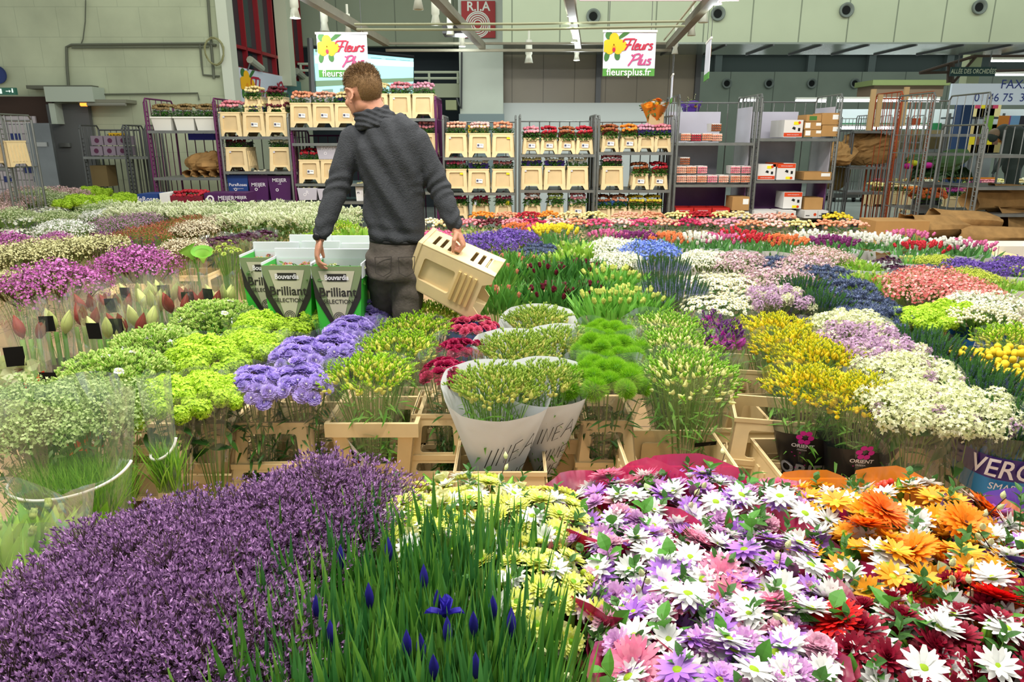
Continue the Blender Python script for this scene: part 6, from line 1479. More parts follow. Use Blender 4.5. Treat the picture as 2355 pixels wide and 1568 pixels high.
# ---- iris leaves
IRB = HM('iris_bud', [egg(.007, .05, 6, 6, .9)], [P2('#1c1478', '#3a2ca8', .15)], True)
IRO = HM('iris_flower', [hiris()], [P2('#1c1480', '#3428a8', .2)])
def mkiris():
    t = ob('iris_bunch', None); t.empty_display_size = .05
    n = 300; P, D = crown(n, .105, .0, .0, .1, .5); P[:, 2] = rng.uniform(.0, .14, n)
    k1 = n//2
    for i, (a, b) in enumerate(((0, k1), (k1, n))):
        part('leaf_blades', scat(blade(.42, .019, 6, .08), orient(P[a:b], D[a:b]+rng.normal(0, .05, (b-a, 3)), rng.uniform(.8, 1.1, b-a))), P2(('#2f6a34', '#3f7a2c')[i], ('#5f9c50', '#86b84c')[i], .28), t, True, kind='stuff')
    part('stems', scat(tube([(0, 0, 0), (0, 0, .38)], .004, 5, 0, False), orient(P[:20], D[:20])), STEM, t, kind='stuff')
    return t
_bn['iri'] = dict(mk=mkiris, cat='bunch of flowers', H=.46, used=0, src=[])
IP = []
xs = [-.545, -.36, -.17, .015]
names_r = ('rear', 'second', 'third', 'front')
for r_, y in enumerate((1.30, 1.15, 1.0, .86)):
    for c_, x in enumerate((-.385, -.27, -.155, -.045) if r_ < 2 else (-.34, -.235, -.135, -.04)):
        o = put('iri', 0, 0, 0, 'budding iris bunch, %s in the %s row of the leafy green block' % (ordn(c_, 4), names_r[r_]), 1, rnd.uniform(0, 6), xyz=(x+rng.uniform(-.01, .01), y, .63+rng.uniform(-.01, .015)))
        IP.append(o)
def kid(par, pn, me, px, py, H, s=1., up=True):
    p = PZ(px, py, H); m = par.matrix_basis.inverted()@Matrix.Translation(p)@Matrix.Rotation(rnd.uniform(-.15, .15), 4, 'X')@Matrix.Scale(s, 4)
    o = ob(pn, me, par); o.matrix_local = m; return o
def nearest(px, py, H):
    p = PZ(px, py, H); return min(IP, key=lambda o: (Vector(o.location)-p).xy.length)
for (a, b) in ((732, 1425), (851, 1398), (976, 1355), (1008, 1410), (1134, 1425), (895, 1290), (787, 1305), (938, 1510), (1090, 1460), (970, 1515), (763, 1490), (1000, 1560), (1176, 1462), (1030, 1480), (1095, 1560)):
    kid(nearest(a, b, .66), 'flower_bud', IRB[0], a, b+6, .66, 1.15)
kid(nearest(1025, 1415, .67), 'open_flower', IRO[0], 1025, 1420, .68, .8)
# ---- purple statice
for i, (a, b, l, H) in enumerate(((748, 1195, 'purple statice bunch at the far right tip of the purple mass, beside the lime bouquet', .62), (620, 1265, 'purple statice bunch in front of the white-labelled bucket', .6), (475, 1285, 'purple statice bunch, rear middle of the purple mass', .58), (330, 1300, 'purple statice bunch, rear left beside the milky sleeve', .57),
        (670, 1255, 'purple statice bunch touching the iris leaves at their rear corner', .6), (530, 1370, 'purple statice bunch in the very middle of the purple mass', .6), (380, 1370, 'purple statice bunch left of centre in the purple mass', .6), (200, 1430, 'purple statice bunch beside the plastic bags at left', .58),
        (520, 1510, 'purple statice bunch at the lower left corner of the iris leaves', .6), (380, 1540, 'purple statice bunch at the bottom edge, middle one', .6), (200, 1550, 'purple statice bunch at the bottom edge, left of the middle', .6), (50, 1545, 'purple statice bunch in the bottom left corner', .58))):
    o = put('sta', a, b, H, l, 1., rnd.uniform(0, 6))
o = [x for x in S.objects if x.name.startswith('purple_statice_bunch') and x.parent is None]
for a, b in ((735, 1075), (760, 1100), (650, 1130), (555, 1165), (505, 1170), (700, 1120), (445, 1180), (775, 1075), (590, 1150), (350, 1200)):
    par = min(o, key=lambda q: (Vector(q.location)-PZ(a, b+50, .6)).xy.length)
    kid(par, 'tall_spray', STA2[rnd.randrange(2)], a, b+50, .6, 1.1)
# ---- second band columns (bunches behind the collared buckets), front to back
def col(key, pts, what, s=1., H=.60):
    n = len(pts)
    for i, q in enumerate(pts):
        a, b = q[0], q[1]
        pos = ('front bunch', 'second bunch', 'third bunch', 'fourth bunch', 'fifth bunch', 'sixth bunch')[i]
        if n > 1 and i == n-1: pos = 'rearmost bunch'
        lab = q[2] if len(q) > 2 and q[2] else '%s of the %s' % (pos, what)
        put(key, a, b, H, lab, (q[3] if len(q) > 3 else s))
col('wht', [(250, 855), (360, 790), (490, 725)], 'white bouvardia column at left')
col('vib', [(385, 905, 'lime snowball bunch, front left over its windowed bucket', .8), (470, 890, 'lime snowball bunch, front right over its windowed bucket', .8), (465, 810, 'lime snowball bunch in the second row of its column'), (570, 790, 'lime snowball bunch right of the second row', .9), (600, 745, 'lime snowball bunch in the third row of its column', .9), (690, 725, 'lime snowball bunch, rearmost beside the green cartons', .9)], 'snowball column')
col('scab', [(585, 868, 'lilac scabiosa bunch, front left over the barcode bucket', .92), (690, 862, 'lilac scabiosa bunch, front right over the barcode bucket', .92), (690, 800, 'lilac scabiosa bunch, second row left'), (770, 790, 'lilac scabiosa bunch, second row right'), (805, 748, 'lilac scabiosa bunch, third row'), (850, 722, 'lilac scabiosa bunch, rearmost at the man\'s knee')], 'scabiosa column')
col('frg', [(848, 855), (915, 795), (950, 755), (985, 722)], 'yellow-green freesia column left of the crimson flowers')
col('cri', [(1030, 845, 'crimson scabiosa bunch in front, beside the white paper cones'), (1055, 795, 'crimson scabiosa bunch behind the front one', .9)], '')
put('pnc', 1085, 742, .6, 'bright pink chrysanthemum bunch near the carried crate', 1.0)
col('fuz', [(1390, 862), (1398, 800), (1395, 765, None, .9)], 'fuzzy green dianthus column')
col('frp', [(1585, 850), (1560, 795), (1540, 750)], 'pale freesia column in clear sleeves')
put('frm', 1660, 790, .6, 'magenta freesia bunch in a clear sleeve behind the pale freesias', 1.3); put('frm', 1635, 745, .6, 'small magenta freesia bunch, the farther one', 1.)
col('fry', [(1870, 880, 'yellow freesia bunch, left of the front pair in black wrap', .95), (1985, 905, 'yellow freesia bunch, right of the front pair in black wrap', .95), (1890, 822, 'yellow freesia bunch in the second row'), (1830, 790, 'yellow freesia bunch in the third row'), (1785, 752, 'yellow freesia bunch rearmost, behind the empty crates')], '')
col('lic', [(2115, 945, 'cream lilac bunch, front left over the white-labelled bucket', .85), (2230, 955, 'cream lilac bunch, front right over the white-labelled bucket', .85), (2095, 870, 'cream lilac bunch second from the front', .9)], '')
col('lim', [(2050, 830, 'mauve lilac bunch in the third row, right of the yellow freesias'), (1985, 790, 'pale mauve lilac bunch near the thistle buckets')], '')
col('lic', [(1965, 760, 'pale lime lilac bunch in front of the cream thistle bucket', .9)], '')
col('ver', [(2330, 965, 'dark veronica bunch, front one at the right edge in a purple and blue sleeve'), (2290, 905, 'dark veronica bunch, second from the front at right'), (2220, 865, 'dark veronica bunch in the third row at right'), (2150, 815, 'dark veronica bunch in the fourth row at right'), (2110, 785, 'dark veronica bunch, rearmost of the right column')], '')
col('cra', [(2330, 860, 'yellow ball craspedia bunch at the right edge, front one'), (2260, 815, 'yellow ball craspedia bunch left of the front one', .9), (2345, 815, 'yellow ball craspedia bunch behind, at the right edge'), (2210, 805, 'small yellow ball bunch farthest left', .45)], '')
put('frg', 2335, 775, .6, 'yellow-green bunch behind the yellow balls at right', .9)
# bupleurum and bagged greens at the lower left
for a, b, l in ((60, 950, 'pale green bupleurum bunch at the left edge'), (180, 945, 'pale green bupleurum bunch beside the white bouvardia bucket')): put('bup', a, b, .62, l)
put('leafy', -20, 1250, .5, 'leafy green bunch cut by the left edge above the statice', .9); put('leafy', 75, 1215, .45, 'leafy green bunch between the clear bags at left', .8)
# clear bags with grass
GRS = P2('#5f9c2c', '#9cc848', .3)
def bag(px, py, Y, w, h, zb, label, n=260, film_=None, rope=True, gh=.22, bw=.005):
    p = PY(px, py, Y)
    t = thing('bagged_grass_bunch', label, 'bunch of grass', (p.x, Y, zb))
    g = sleeveg(w*.34, 0, w*.5, h, 36, .09, 0, rnd.randrange(99), 0, 8, .05); g.V[:, 1] *= .6
    part('plastic_bag', g, film_ or FILM_MILKY, t, True)
    P = np.stack([rng.uniform(-w*.3, w*.3, n), rng.uniform(-w*.18, w*.18, n), np.zeros(n)], 1); D = np.stack([rng.normal(0, .22, n), rng.normal(0, .2, n), np.ones(n)], 1)
    part('grass_blades', scat(blade(gh*1.5, bw, 4, .25), orient(P, D, rng.uniform(.7, 1.2, n))), GRS, t, kind='stuff')
    if rope:
        f = h*.36; P = []
        for k in range(41):
            a = PI+PI*k/40; R = (w*.34+(w*.5-w*.34)*(f/h))*1.07; P.append((R*math.cos(a)*1.03, R*math.sin(a)*.66, f-.05*h*math.sin(-a)+.16*h*((k/40)**2)))
        part('white_band', tube(P, .0045, 6), WHITEP, t, True)
    return t
bag(165, 1085, 1.95, .42, .40, .33, 'clear bag of fine grass with a curved white band, above the statice', 2600, gh=.13, bw=.0022)
bag(378, 1040, 2.10, .10, .36, .36, 'narrow clear bag with grass beside the stacked bucket', 160, gh=.11)
bag(30, 1290, 1.40, .36, .30, .36, 'clear bag with long leaves at the left edge', 260, gh=.12)
# ---- amaryllis
def bloomstalk(label, px, py, H, buds, c, cname, opened=False, black=True, lean=0., s=1., fc=None):
    p = PZ(px, py, H); t = thing('amaryllis_bunch', label, 'bunch of flowers', (p.x, p.y, H-.5*s)); t.scale = (s, s, s)
    t.rotation_euler = (0, lean, 0)
    for k in range(3): part('stem', tube([(.03*(k-1), 0, 0), (.035*(k-1), .01*k, .42)], .011, 8), MLEAF if c[0] != '#6c1414' else STEM, t, True)
    m = HM('amaryllis_bud_'+cname, [hlily(.026, .125)], [P2(*c, .25), P2(c[1], c[1], .2)], True)[0]
    for k in range(buds):
        a = 2.2*k+rnd.uniform(0, 1); ob('flower_bud', m, t, T(.045*math.cos(a), .035*math.sin(a), .41+.012*(k % 3))@Rz(a)@Ry(.32+.1*(k % 2)))
    if opened:
        mo = HM('amaryllis_open_'+cname, [hopen(.078, 6, .62, 28)], [P2(*c, .3), DKC])[0]
        for k, (x, z) in enumerate(((-.045, .44), (.05, .43), (.0, .34), (.05, .26))[:4]):
            ob('open_flower', mo, t, T(x, -.06, z)@Rx(PI/2-.25)@Rz(k*.9))
    part('sleeve', sleeveg(.05, .03, .10, .56, 28, .06, 0, rnd.randrange(99), 0, 5, .05), fc or FILM, t, True)
    if black: part('black_wrap', sleeveg(.045, 0, .068, .27, 20, .03), BLACKP, t, True)
    if black: part('black_sticker', wrapcone(box(-.035, .03, 0, .001, .45, .53), .05, .03, .10, .56, -PI/2+rnd.uniform(-.5, .5)), BLK, t)
    return t
LM = ('#b9cc54', '#e0e49c'); RD = ('#6c1414', '#9c3424')
bloomstalk('pale green open amaryllis at the left edge', 40, 800, .66, 0, ('#c9d890', '#e8edc8'), 'palegreen', True, True)
bloomstalk('vivid red open amaryllis in a clear sleeve left of the white bouvardia', 150, 855, .60, 0, ('#c8300c', '#e04a18'), 'scarlet', True, True)
for i, (a, b, c, n_, l) in enumerate(((120, 730, LM, 4, 'green amaryllis buds, leftmost behind the open ones'), (185, 718, RD, 3, 'dark red amaryllis buds behind the vivid red one'), (240, 745, LM, 3, 'green amaryllis buds above the white bouvardia'), (210, 690, RD, 3, 'dark red amaryllis buds in the second row at left'), (290, 735, RD, 3, 'dark red amaryllis buds over the middle of the white bouvardia'),
        (320, 720, LM, 4, 'green amaryllis buds in front of the magenta waxflowers'), (265, 690, RD, 3, 'dark red amaryllis buds, second row middle'), (345, 680, LM, 4, 'tall green amaryllis buds with a pointed tip'), (375, 660, LM, 5, 'largest cluster of green amaryllis buds'), (400, 690, RD, 3, 'dark red amaryllis buds right of the largest green cluster'),
        (435, 675, RD, 3, 'dark red amaryllis buds near the vertical ochre crate'), (470, 680, RD, 2, 'dark red amaryllis buds, last before the right green cluster'), (505, 668, LM, 4, 'rightmost green amaryllis buds beside the green cartons'), (60, 745, RD, 2, 'dark red amaryllis buds beside the left edge'), (310, 665, LM, 3, 'green amaryllis buds in the rear row'))):
    bloomstalk(l, a, b, .64, n_, c, 'green' if c is LM else 'red', False, i % 2 == 0, s=.95)
# calla leaf & ornithogalum by the green cartons
t = thing('calla_bunch', 'single green calla in film left of the yellow-green stalks', 'bunch of flowers', PZ(460, 660, .45))
part('stem', tube([(0, 0, -.3), (.0, 0, .12), (-.02, 0, .2)], .008, 6), MLEAF, t); ob('flower', HM('calla', [J(lathe([(.006, 0), (.02, .04), (.05, .085), (.075, .1)], 18), lathe([(.075, .1), (.05, .088)], 18)).x(Ry(-.5))], [P2('#6cb02c', '#a0d060', .3)], True)[0], t, T(-.02, 0, .19))
ob('flower', HM('calla', None, None)[0], t, T(.035, .02, .17)@Rz(2)); part('sleeve', sleeveg(.03, -.2, .07, .18), FILM, t, True)
ORN = HM('ornithogalum_head', [hpom(.013, 4, 10, .3, 1, .5)], [P2('#9cb83c', '#d0dc78', .25), P2('#7fa02c')])
bunch('orn', 'yellow_green_stalk_bunch', 'bunch of flowers', [('flower_head', ORN, 26, 1, 1.4)], .085, .34, .06, .7, None, 40, .03)
single('stock_stand', box(-.16, .16, -.1, .1, 0, .40), WHITEP, 'white foam stand under the yellow-green stalks', 'stand', loc=(PZ(515, 568, .80).x, PZ(515, 568, .8).y, 0))
put('orn', 522, 568, .80, 'upright bunch of yellow-green stalks beside the green cartons', 1.0)
t = thing('vase', 'empty clear tube vase beside the yellow-green stalks', 'vase', PZ(540, 690, .45)); part('glass_wall', lathe([(.03, 0), (.045, .28)], 20), FILM, t, True)
# ---- left field
for k, a, b, H, s, l in (
  ('wax', 120, 645, .66, 1.05, 'large magenta waxflower bunch, left one of two'), ('wax', 312, 605, .66, 1.0, 'large magenta waxflower bunch, right one of two'),
  ('waxy', 30, 590, .66, 1.1, 'cream-green waxflower bunch at the left edge'), ('waxy', 130, 575, .66, 1.1, 'cream-green waxflower bunch above the left magenta one'), ('waxy', 220, 565, .66, 1., 'cream-green waxflower bunch between the two magenta ones'), ('waxy', 35, 650, .62, 1., 'cream-green waxflower bunch low at the left edge'),
  ('wax', 20, 555, .66, .7, 'small magenta bunch at the left edge'), ('wax', 130, 548, .66, .5, 'small magenta tufts behind the cream-green bunches'),
  ('gyp', 150, 528, .66, 1.1, 'white gypsophila bunch left of the violet sleeve'), ('gyp', 230, 497, .66, .9, 'white gypsophila bunch behind the violet sleeve'), ('gyp', 285, 490, .66, .8, 'small white gypsophila bunch above the mauve statice'),
  ('lav', 265, 520, .66, 1.1, 'mauve statice bunch in a lettered violet sleeve'), ('lav', 330, 508, .66, 1.0, 'mauve statice bunch in violet sleeve, farther right'),
  ('rdb', 320, 545, .66, 1.1, 'rust-red spray bunch in front of the violet sleeve'), ('rdb', 390, 528, .66, 1.1, 'rust-red spray bunch, second from left'), ('rdb', 440, 512, .66, .9, 'rust-red spray bunch, farthest right'),
  ('drc', 440, 530, .66, 1.0, 'cream dried spray bunch right of the rust-red ones'), ('drc', 425, 570, .64, .9, 'cream dried spray bunch above the right magenta waxflower'), ('drc', 500, 515, .66, 1.0, 'cream dried spray bunch behind the dark callas'),
  ('dws', 60, 500, .66, 1.1, 'white daisy bunch, near one at left'), ('dws', 110, 480, .66, 1.2, 'white daisy bunch, farther one at left'), ('dws', 25, 530, .66, 1., 'white daisy bunch at the left edge'), ('dws', 170, 495, .66, .9, 'white daisy bunch beside the white gypsophila'),
  ('pks', 30, 465, .68, 1.3, 'pale pink spray bunch, near one at left'), ('pks', 70, 447, .72, 1.4, 'pale pink spray bunch, rear left'), ('pks', 135, 447, .72, 1.3, 'pale pink spray bunch, rear middle'), ('pks', 5, 480, .66, 1., 'pale pink spray bunch at the left edge'), ('pks', 170, 447, .72, 1., 'pale pink spray bunch, rear right'),
  ('lgr', 90, 455, .70, 1.4, 'pale green spray bunch, left of the lime flowers'), ('lgr', 140, 462, .68, 1.2, 'pale green spray bunch in front of the lime flowers'), ('lgr', 25, 500, .66, 1.1, 'pale green spray bunch in the left foreground haze'), ('lgr', 130, 500, .66, .9, 'pale green spray bunch beside the white daisies'),
  ('vib0', 180, 462, .70, 1.4, 'bright lime bunch, nearest of the rear four'), ('vib0', 232, 462, .70, 1.3, 'bright lime bunch, second of the rear four'), ('vib0', 285, 456, .70, 1.3, 'bright lime bunch, rightmost beside the blue carton'), ('vib0', 215, 440, .74, 1.3, 'bright lime bunch, upper rear one'), ('vib0', 20, 452, .68, .8, 'small lime bunch at the left edge'),
  ('cal', 505, 555, .66, .9, 'dark purple calla bunch, left one'), ('cal', 550, 548, .66, 1., 'dark purple calla bunch, middle one'), ('cal', 600, 540, .66, .9, 'dark purple calla bunch, right one'),
  ('frg', 775, 525, .66, 1.2, 'yellow-green freesia bunch behind the man\'s left hand'), ('frg', 740, 545, .66, 1., 'yellow-green freesia bunch at the man\'s wrist'), ('leafy', 820, 535, .66, 1., 'ferny green bunch beside the man\'s hip'), ('leafy', 800, 665, .60, .9, 'leafy green bunch at the man\'s left knee')):
    put(k, a, b, H, l, s)
i = 0
for r_, (y, x0, x1, n) in enumerate(((484, 245, 700, 9), (497, 300, 790, 9), (512, 560, 760, 4))):
    for c_ in range(n):
        x = x0+(x1-x0)*c_/(n-1); i += 1
        put('lis' if (c_+r_) % 5 else 'lgr', x, y, .68, 'cream-green lisianthus bunch, %s in the %s row' % (ordn(c_, n), ('rear', 'middle', 'front')[r_]), 1.15)
# ---- behind and right of the man
for k, a, b, H, s, l in (
  ('pnk0', 1000, 548, .66, 1.0, 'pink spray bunch right behind the man'), ('wheat', 1055, 552, .66, 1., 'green wheat bunch above the carried crate'), ('wheat', 1090, 535, .66, .9, 'green wheat bunch, farther one'),
  ('pur', 1120, 562, .64, 1.1, 'violet spray bunch right of the carried crate'), ('pur', 1180, 548, .66, 1.0, 'violet spray bunch, farther one'),
  ('thi', 1245, 570, .64, 1.0, 'dark thistle bunch beside the violet flowers'), ('tporange', 1195, 530, .66, .9, 'orange tulip bunch behind the violet flowers'), ('tpyellow', 1275, 543, .66, 1.2, 'bright yellow tulip bunch'), ('tppink', 1235, 532, .66, .8, 'pale pink tulip bunch beside the yellow one'),
  ('leafy', 1330, 570, .64, 1.1, 'broad-leaved green bunch behind the thistles'), ('leafy', 1295, 590, .62, .9, 'broad-leaved green bunch, nearer one'),
  ('tus', 1150, 610, .62, 1.0, 'salmon tulip bunch, rear one beside the crate'), ('tus', 1180, 590, .62, 1.0, 'salmon tulip bunch behind the rear one'), ('tus', 1150, 660, .60, 1.0, 'salmon tulip bunch, front one beside the crate'),
  ('tud', 1260, 610, .62, 1.0, 'dark red tulip bunch, rear left'), ('tud', 1335, 605, .62, 1.0, 'dark red tulip bunch, rear right'), ('tud', 1270, 660, .60, 1.05, 'dark red tulip bunch, front left'), ('tud', 1345, 655, .60, .95, 'dark red tulip bunch, front right'),
  ('whs', 1415, 570, .64, 1.1, 'cream white bunch behind the yellow tulip buds'), ('whs', 1425, 600, .62, .9, 'cream white bunch, nearer one'), ('tuy', 1410, 630, .62, 1.0, 'green-yellow tulip bunch, rear one'), ('tuy', 1400, 685, .60, 1.0, 'green-yellow tulip bunch, front left'), ('tuy', 1465, 680, .60, .9, 'green-yellow tulip bunch, front right'),
  ('blu', 1490, 578, .64, 1.1, 'sky blue bunch above the lilac spikes'), ('vel', 1525, 620, .62, 1.0, 'lilac veronica spike bunch, rear one'), ('vel', 1550, 670, .60, 1.1, 'lilac veronica spike bunch, front one'),
  ('dai', 1630, 640, .62, 1.05, 'cream daisy bunch, rear left'), ('dai', 1690, 640, .62, 1.0, 'cream daisy bunch, rear right'), ('dai', 1645, 690, .60, 1.05, 'cream daisy bunch, front left'), ('dai', 1720, 680, .60, 1.0, 'cream daisy bunch, front right'), ('whs', 1620, 595, .62, .9, 'cream spray bunch behind the daisies'),
  ('mkp', 1700, 600, .62, 1.0, 'mauve and cream bunch behind the daisies'), ('mkp', 1790, 640, .62, 1.0, 'mauve and cream bunch in the middle row'), ('lim', 1790, 690, .60, .95, 'mauve lilac bunch over the cream windowed crate'), ('mkp', 1850, 610, .62, 1.0, 'dusty pink bunch right of the grey-green one'), ('thi', 1780, 600, .62, 1.0, 'grey-green thistle bunch, rear left'), ('pks', 1890, 590, .64, .9, 'dusty pink spray bunch beside the white boxes'),
  ('thi', 1900, 625, .62, 1.1, 'blue-grey thistle bunch, rearmost of the thistle column'), ('thi', 1950, 655, .62, 1.1, 'blue-grey thistle bunch, second from the rear'), ('thi', 1980, 690, .60, 1.1, 'blue-grey thistle bunch, third from the rear'), ('thi', 2030, 720, .60, 1.1, 'blue-grey thistle bunch, front right over the cream bucket'), ('thi', 1985, 725, .60, 1.0, 'blue-grey thistle bunch, front left over the cream bucket'),
  ('ver', 1885, 690, .60, 1.0, 'dark veronica bunch in the lettered purple sleeve'), ('ver', 1845, 655, .62, .9, 'dark veronica bunch behind the purple sleeve'),
  ('leafy', 2030, 650, .62, 1.0, 'green hellebore bunch left of the coral sprays'), ('leafy', 1995, 640, .62, .8, 'green hellebore bunch beside the thistles'),
  ('coral', 2110, 660, .62, 1.1, 'coral spray bunch in a lettered film, left one'), ('coral', 2190, 668, .62, 1.1, 'coral spray bunch in a lettered film, middle one'), ('coral', 2150, 640, .64, 1.0, 'coral spray bunch, rear one'), ('coral', 2240, 680, .62, .8, 'coral spray bunch, rightmost'),
  ('vib0', 2120, 728, .60, .85, 'lime snowball bunch, left of the two right of the thistles'), ('vib0', 2185, 712, .60, .85, 'lime snowball bunch, right of the two right of the thistles'), ('hyp', 2265, 730, .60, 1.0, 'cream hypericum berries in a lettered sleeve'), ('whs', 2270, 700, .62, .9, 'white spray bunch behind the cream berries')):
    put(k, a, b, H, l, s)
# paper-wrapped tulips on the far right rows
def papersleeve(o, r0, z0, r1, z1, m=PAPER, nm='paper_sleeve', **kw):
    return part(nm, sleeveg(r0, z0, r1, z1, **kw), m, o, True)
for i, (k, a, b, l) in enumerate((('tppink', 1400, 548, 'pink tulip bunch left of the plum tulips'), ('tpplum', 1460, 552, 'plum tulip bunch left of the orange tulips'), ('tporange', 1535, 556, 'orange tulip bunch in white lettered paper'), ('tpwhite', 1605, 556, 'white tulip bunch in plain white paper'), ('tppink', 1660, 556, 'pink tulip bunch in white paper'),
        ('tpred', 1735, 558, 'red tulip bunch in white paper'), ('tporange', 1805, 562, 'orange tulip bunch, right of the red ones'), ('tpred', 1700, 546, 'red tulip bunch behind the front red ones'), ('tpwhite', 1870, 552, 'white tulip bunch behind the plum paper one'), ('tpplum', 1915, 564, 'plum tulip bunch in white paper'), ('tpwhite', 1975, 556, 'white tulip bunch, left of the kraft paper one'),
        ('tpwhite', 2035, 560, 'white tulip bunch with kraft paper'), ('tppink', 2090, 548, 'pink tulip bunch behind the red bunch'), ('tpred', 2120, 575, 'large red tulip bunch in white paper with an orange mark'), ('tpwhite', 2190, 570, 'pale tulip bunch in crumpled white paper'), ('tppink', 2230, 572, 'pale pink tulip bunch in crumpled paper at right'))):
    o = put(k, a, b, .66, l, 1.0)
    if 1500 < a: papersleeve(o, .09, .22, .19, .47, KRAFT if a == 2035 else PAPER, n=28, crink=.07, seed=i, pointed=.02)
    if a == 1535: part('lettering', wrapcone(textg('DE GOOIER', .05).x(T(.06, 0, .38)), .09, .22, .19, .47), BLK, o)
    if a == 1975 or a == 2035: part('lettering', wrapcone(textg('Koster', .06).x(T(-.02, 0, .38)), .09, .22, .19, .47), mat('#2a8a5a', rough=.6, key='green_print'), o)
    if a == 1915: part('lettering', wrapcone(textg('Karma', .05).x(T(.04, 0, .37)), .09, .22, .19, .47), mat('#a07868', rough=.6, key='brown_print'), o)
    if a == 2120: part('orange_mark', wrapcone(ell(.02, .33, .05, .035), .09, .22, .19, .47), mat('#e08850', rough=.6, key='orange_mark'), o)
# small paper cups of hyacinths, right
cups = [(1990, 612, 'leafy'), (1960, 603, 'leafy'), (2040, 600, 'cal'), (2065, 618, 'cal'), (2085, 632, 'cal'), (2105, 598, 'tuy'), (2130, 615, 'thi'), (2165, 632, 'thi'), (2160, 602, 'ylg'), (2215, 612, 'pur'), (2250, 618, 'pur'), (2300, 622, 'pur'), (2200, 645, 'leafy'), (2150, 605, 'ylg'), (2225, 632, 'ylg'), (2265, 645, 'ylg'), (2330, 625, 'tuy'), (2110, 645, 'ylg'), (2280, 660, 'leafy'), (2335, 655, 'leafy'), (2345, 605, 'pur')]
cn = {'leafy': 'green leafy', 'cal': 'dark plum', 'tuy': 'lime', 'thi': 'blue-grey', 'ylg': 'yellow-green', 'pur': 'violet'}; cc_ = {}
for i, (a, b, k) in enumerate(sorted(cups)):
    cc_[k] = cc_.get(k, 0)+1; tot = sum(1 for c in cups if c[2] == k)
    o = put(k, a, b, .62, '%s bunch in a white paper cup, %s of these at right' % (cn[k], ordn(cc_[k]-1, tot) if tot > 1 else 'only one'), .62)
    papersleeve(o, .12, .22, .20, .50, PAPER, n=24, crink=.05, seed=i)
# rose rows on the floor before the trolleys
ROW1 = [(985, 'white'), (1030, 'cream'), (1085, 'pink'), (1130, 'dark red'), (1180, 'pink'), (1228, 'crimson'), (1282, 'blush'), (1330, 'salmon'), (1378, 'hot pink'), (1425, 'blush'), (1480, 'hot pink'), (1530, 'peach'), (1580, 'crimson'), (1628, 'pink'), (1675, 'mauve pink'), (1725, 'salmon'), (1778, 'blush'), (1838, 'light yellow'), (1905, 'salmon'), (1960, 'peach')]
for i, (a, c_) in enumerate(ROW1):
    put('ro_'+c_, a, 512+(3 if a > 1700 else 0), .62, '%s rose bunch, %s in the front rose row' % (c_, ordn(i, len(ROW1)) if i < 8 or i == len(ROW1)-1 else 'over the %s bucket right of centre' % ('first', 'second', 'third', 'fourth', 'fifth', 'sixth', 'seventh', 'eighth', 'ninth', 'tenth', 'eleventh')[i-8]), 1.0)
ROW2 = [(1110, 'orange'), (1165, 'salmon'), (1215, 'red'), (1262, 'orange'), (1310, 'cream'), (1365, 'light yellow'), (1440, 'peach'), (1500, 'salmon'), (1560, 'light yellow'), (1610, 'red'), (1660, 'light yellow'), (1700, 'cream'), (1760, 'blush'), (1800, 'peach'), (1925, 'yellow')]
for i, (a, c_) in enumerate(ROW2):
    put('ro_'+c_, a, 495+(4 if a > 1700 else 0), .62, '%s rose bunch, %s in the rear rose row' % (c_, ordn(i, len(ROW2)) if i < 8 or i == len(ROW2)-1 else 'over the %s place right of centre' % ('first', 'second', 'third', 'fourth', 'fifth', 'sixth', 'seventh')[i-8]), 1.0)
put('bq_o', 1507, 250, PY(1507, 232, TY+.4).z-.05, 'amber-wrapped bouquet standing in the tall beige box', .9, xyz=tuple(PY(1507, 240, TY+.4))); put('bq_v', 0, 0, 0, 'magenta and purple bouquet on top of the left tall trolley', .8, xyz=tuple(PY(1590, 240, TY+1.0)))
single('trolley_top_board', box(PY(1570, 300, TY+.5).x-.05, PY(1615, 300, TY+.5).x+.1, TY+.85, TY+1.2, PY(1590, 240, TY+1.).z-.40, PY(1590, 240, TY+1.).z-.38), STEEL, 'small metal shelf holding the magenta bouquet', 'shelf')
# ---- buckets you can see
bk = lambda kind, px, py, zt, label, st=None, rz=0., dz=0.: bucket(kind, (PZ(px, py, zt).x, PZ(px, py, zt).y+.17, dz), label, rz, None, st)
bk('collar_small', 295, 945, .437, 'stacked cream bucket under the white bouvardia')
bk('lipped', 435, 965, .43, 'tall lipped cream bucket under the snowball flowers')
bk('collar', 623, 972, .437, 'windowed cream bucket with a barcode label under the lilac scabiosa', 'barcode')
bk('collar', 722, 925, .437, 'windowed cream bucket just behind the barcode one')
bk('collar', 770, 880, .437, 'windowed cream bucket two places behind the barcode one')
bk('lipped', 858, 965, .43, 'lipped cream bucket with a label under the front freesias', 'barcode')
bk('lipped', 905, 905, .43, 'lipped cream bucket behind the front freesia one')
bk('collar_small', 1003, 960, .437, 'narrow windowed cream bucket under the crimson scabiosa', 'barcode')
bk('collar_small', 1045, 905, .437, 'narrow windowed cream bucket in the second row behind the crimson one')
bk('collar_small', 1400, 975, .437, 'narrow windowed cream bucket under the fuzzy green flowers')
bk('collar_small', 1385, 915, .437, 'narrow windowed cream bucket behind the fuzzy green front one')
bk('plain', 1150, 1085, .34, 'cream bucket holding the lettered white paper cones')
bk('plain', 1265, 1010, .34, 'cream bucket behind the white paper cones')
bk('plain_wide', 1570, 1075, .36, 'cream bucket half covered by the pale freesia sleeve')
bk('plain', 1697, 985, .34, 'empty cream bucket beside the pale freesias', None, .0)
bk('plain', 1690, 905, .34, 'empty cream bucket behind the nearest empty one')
bk('collar', 1765, 925, .30, 'empty windowed bucket, farther one of the pair turned sideways', None, 1.35)
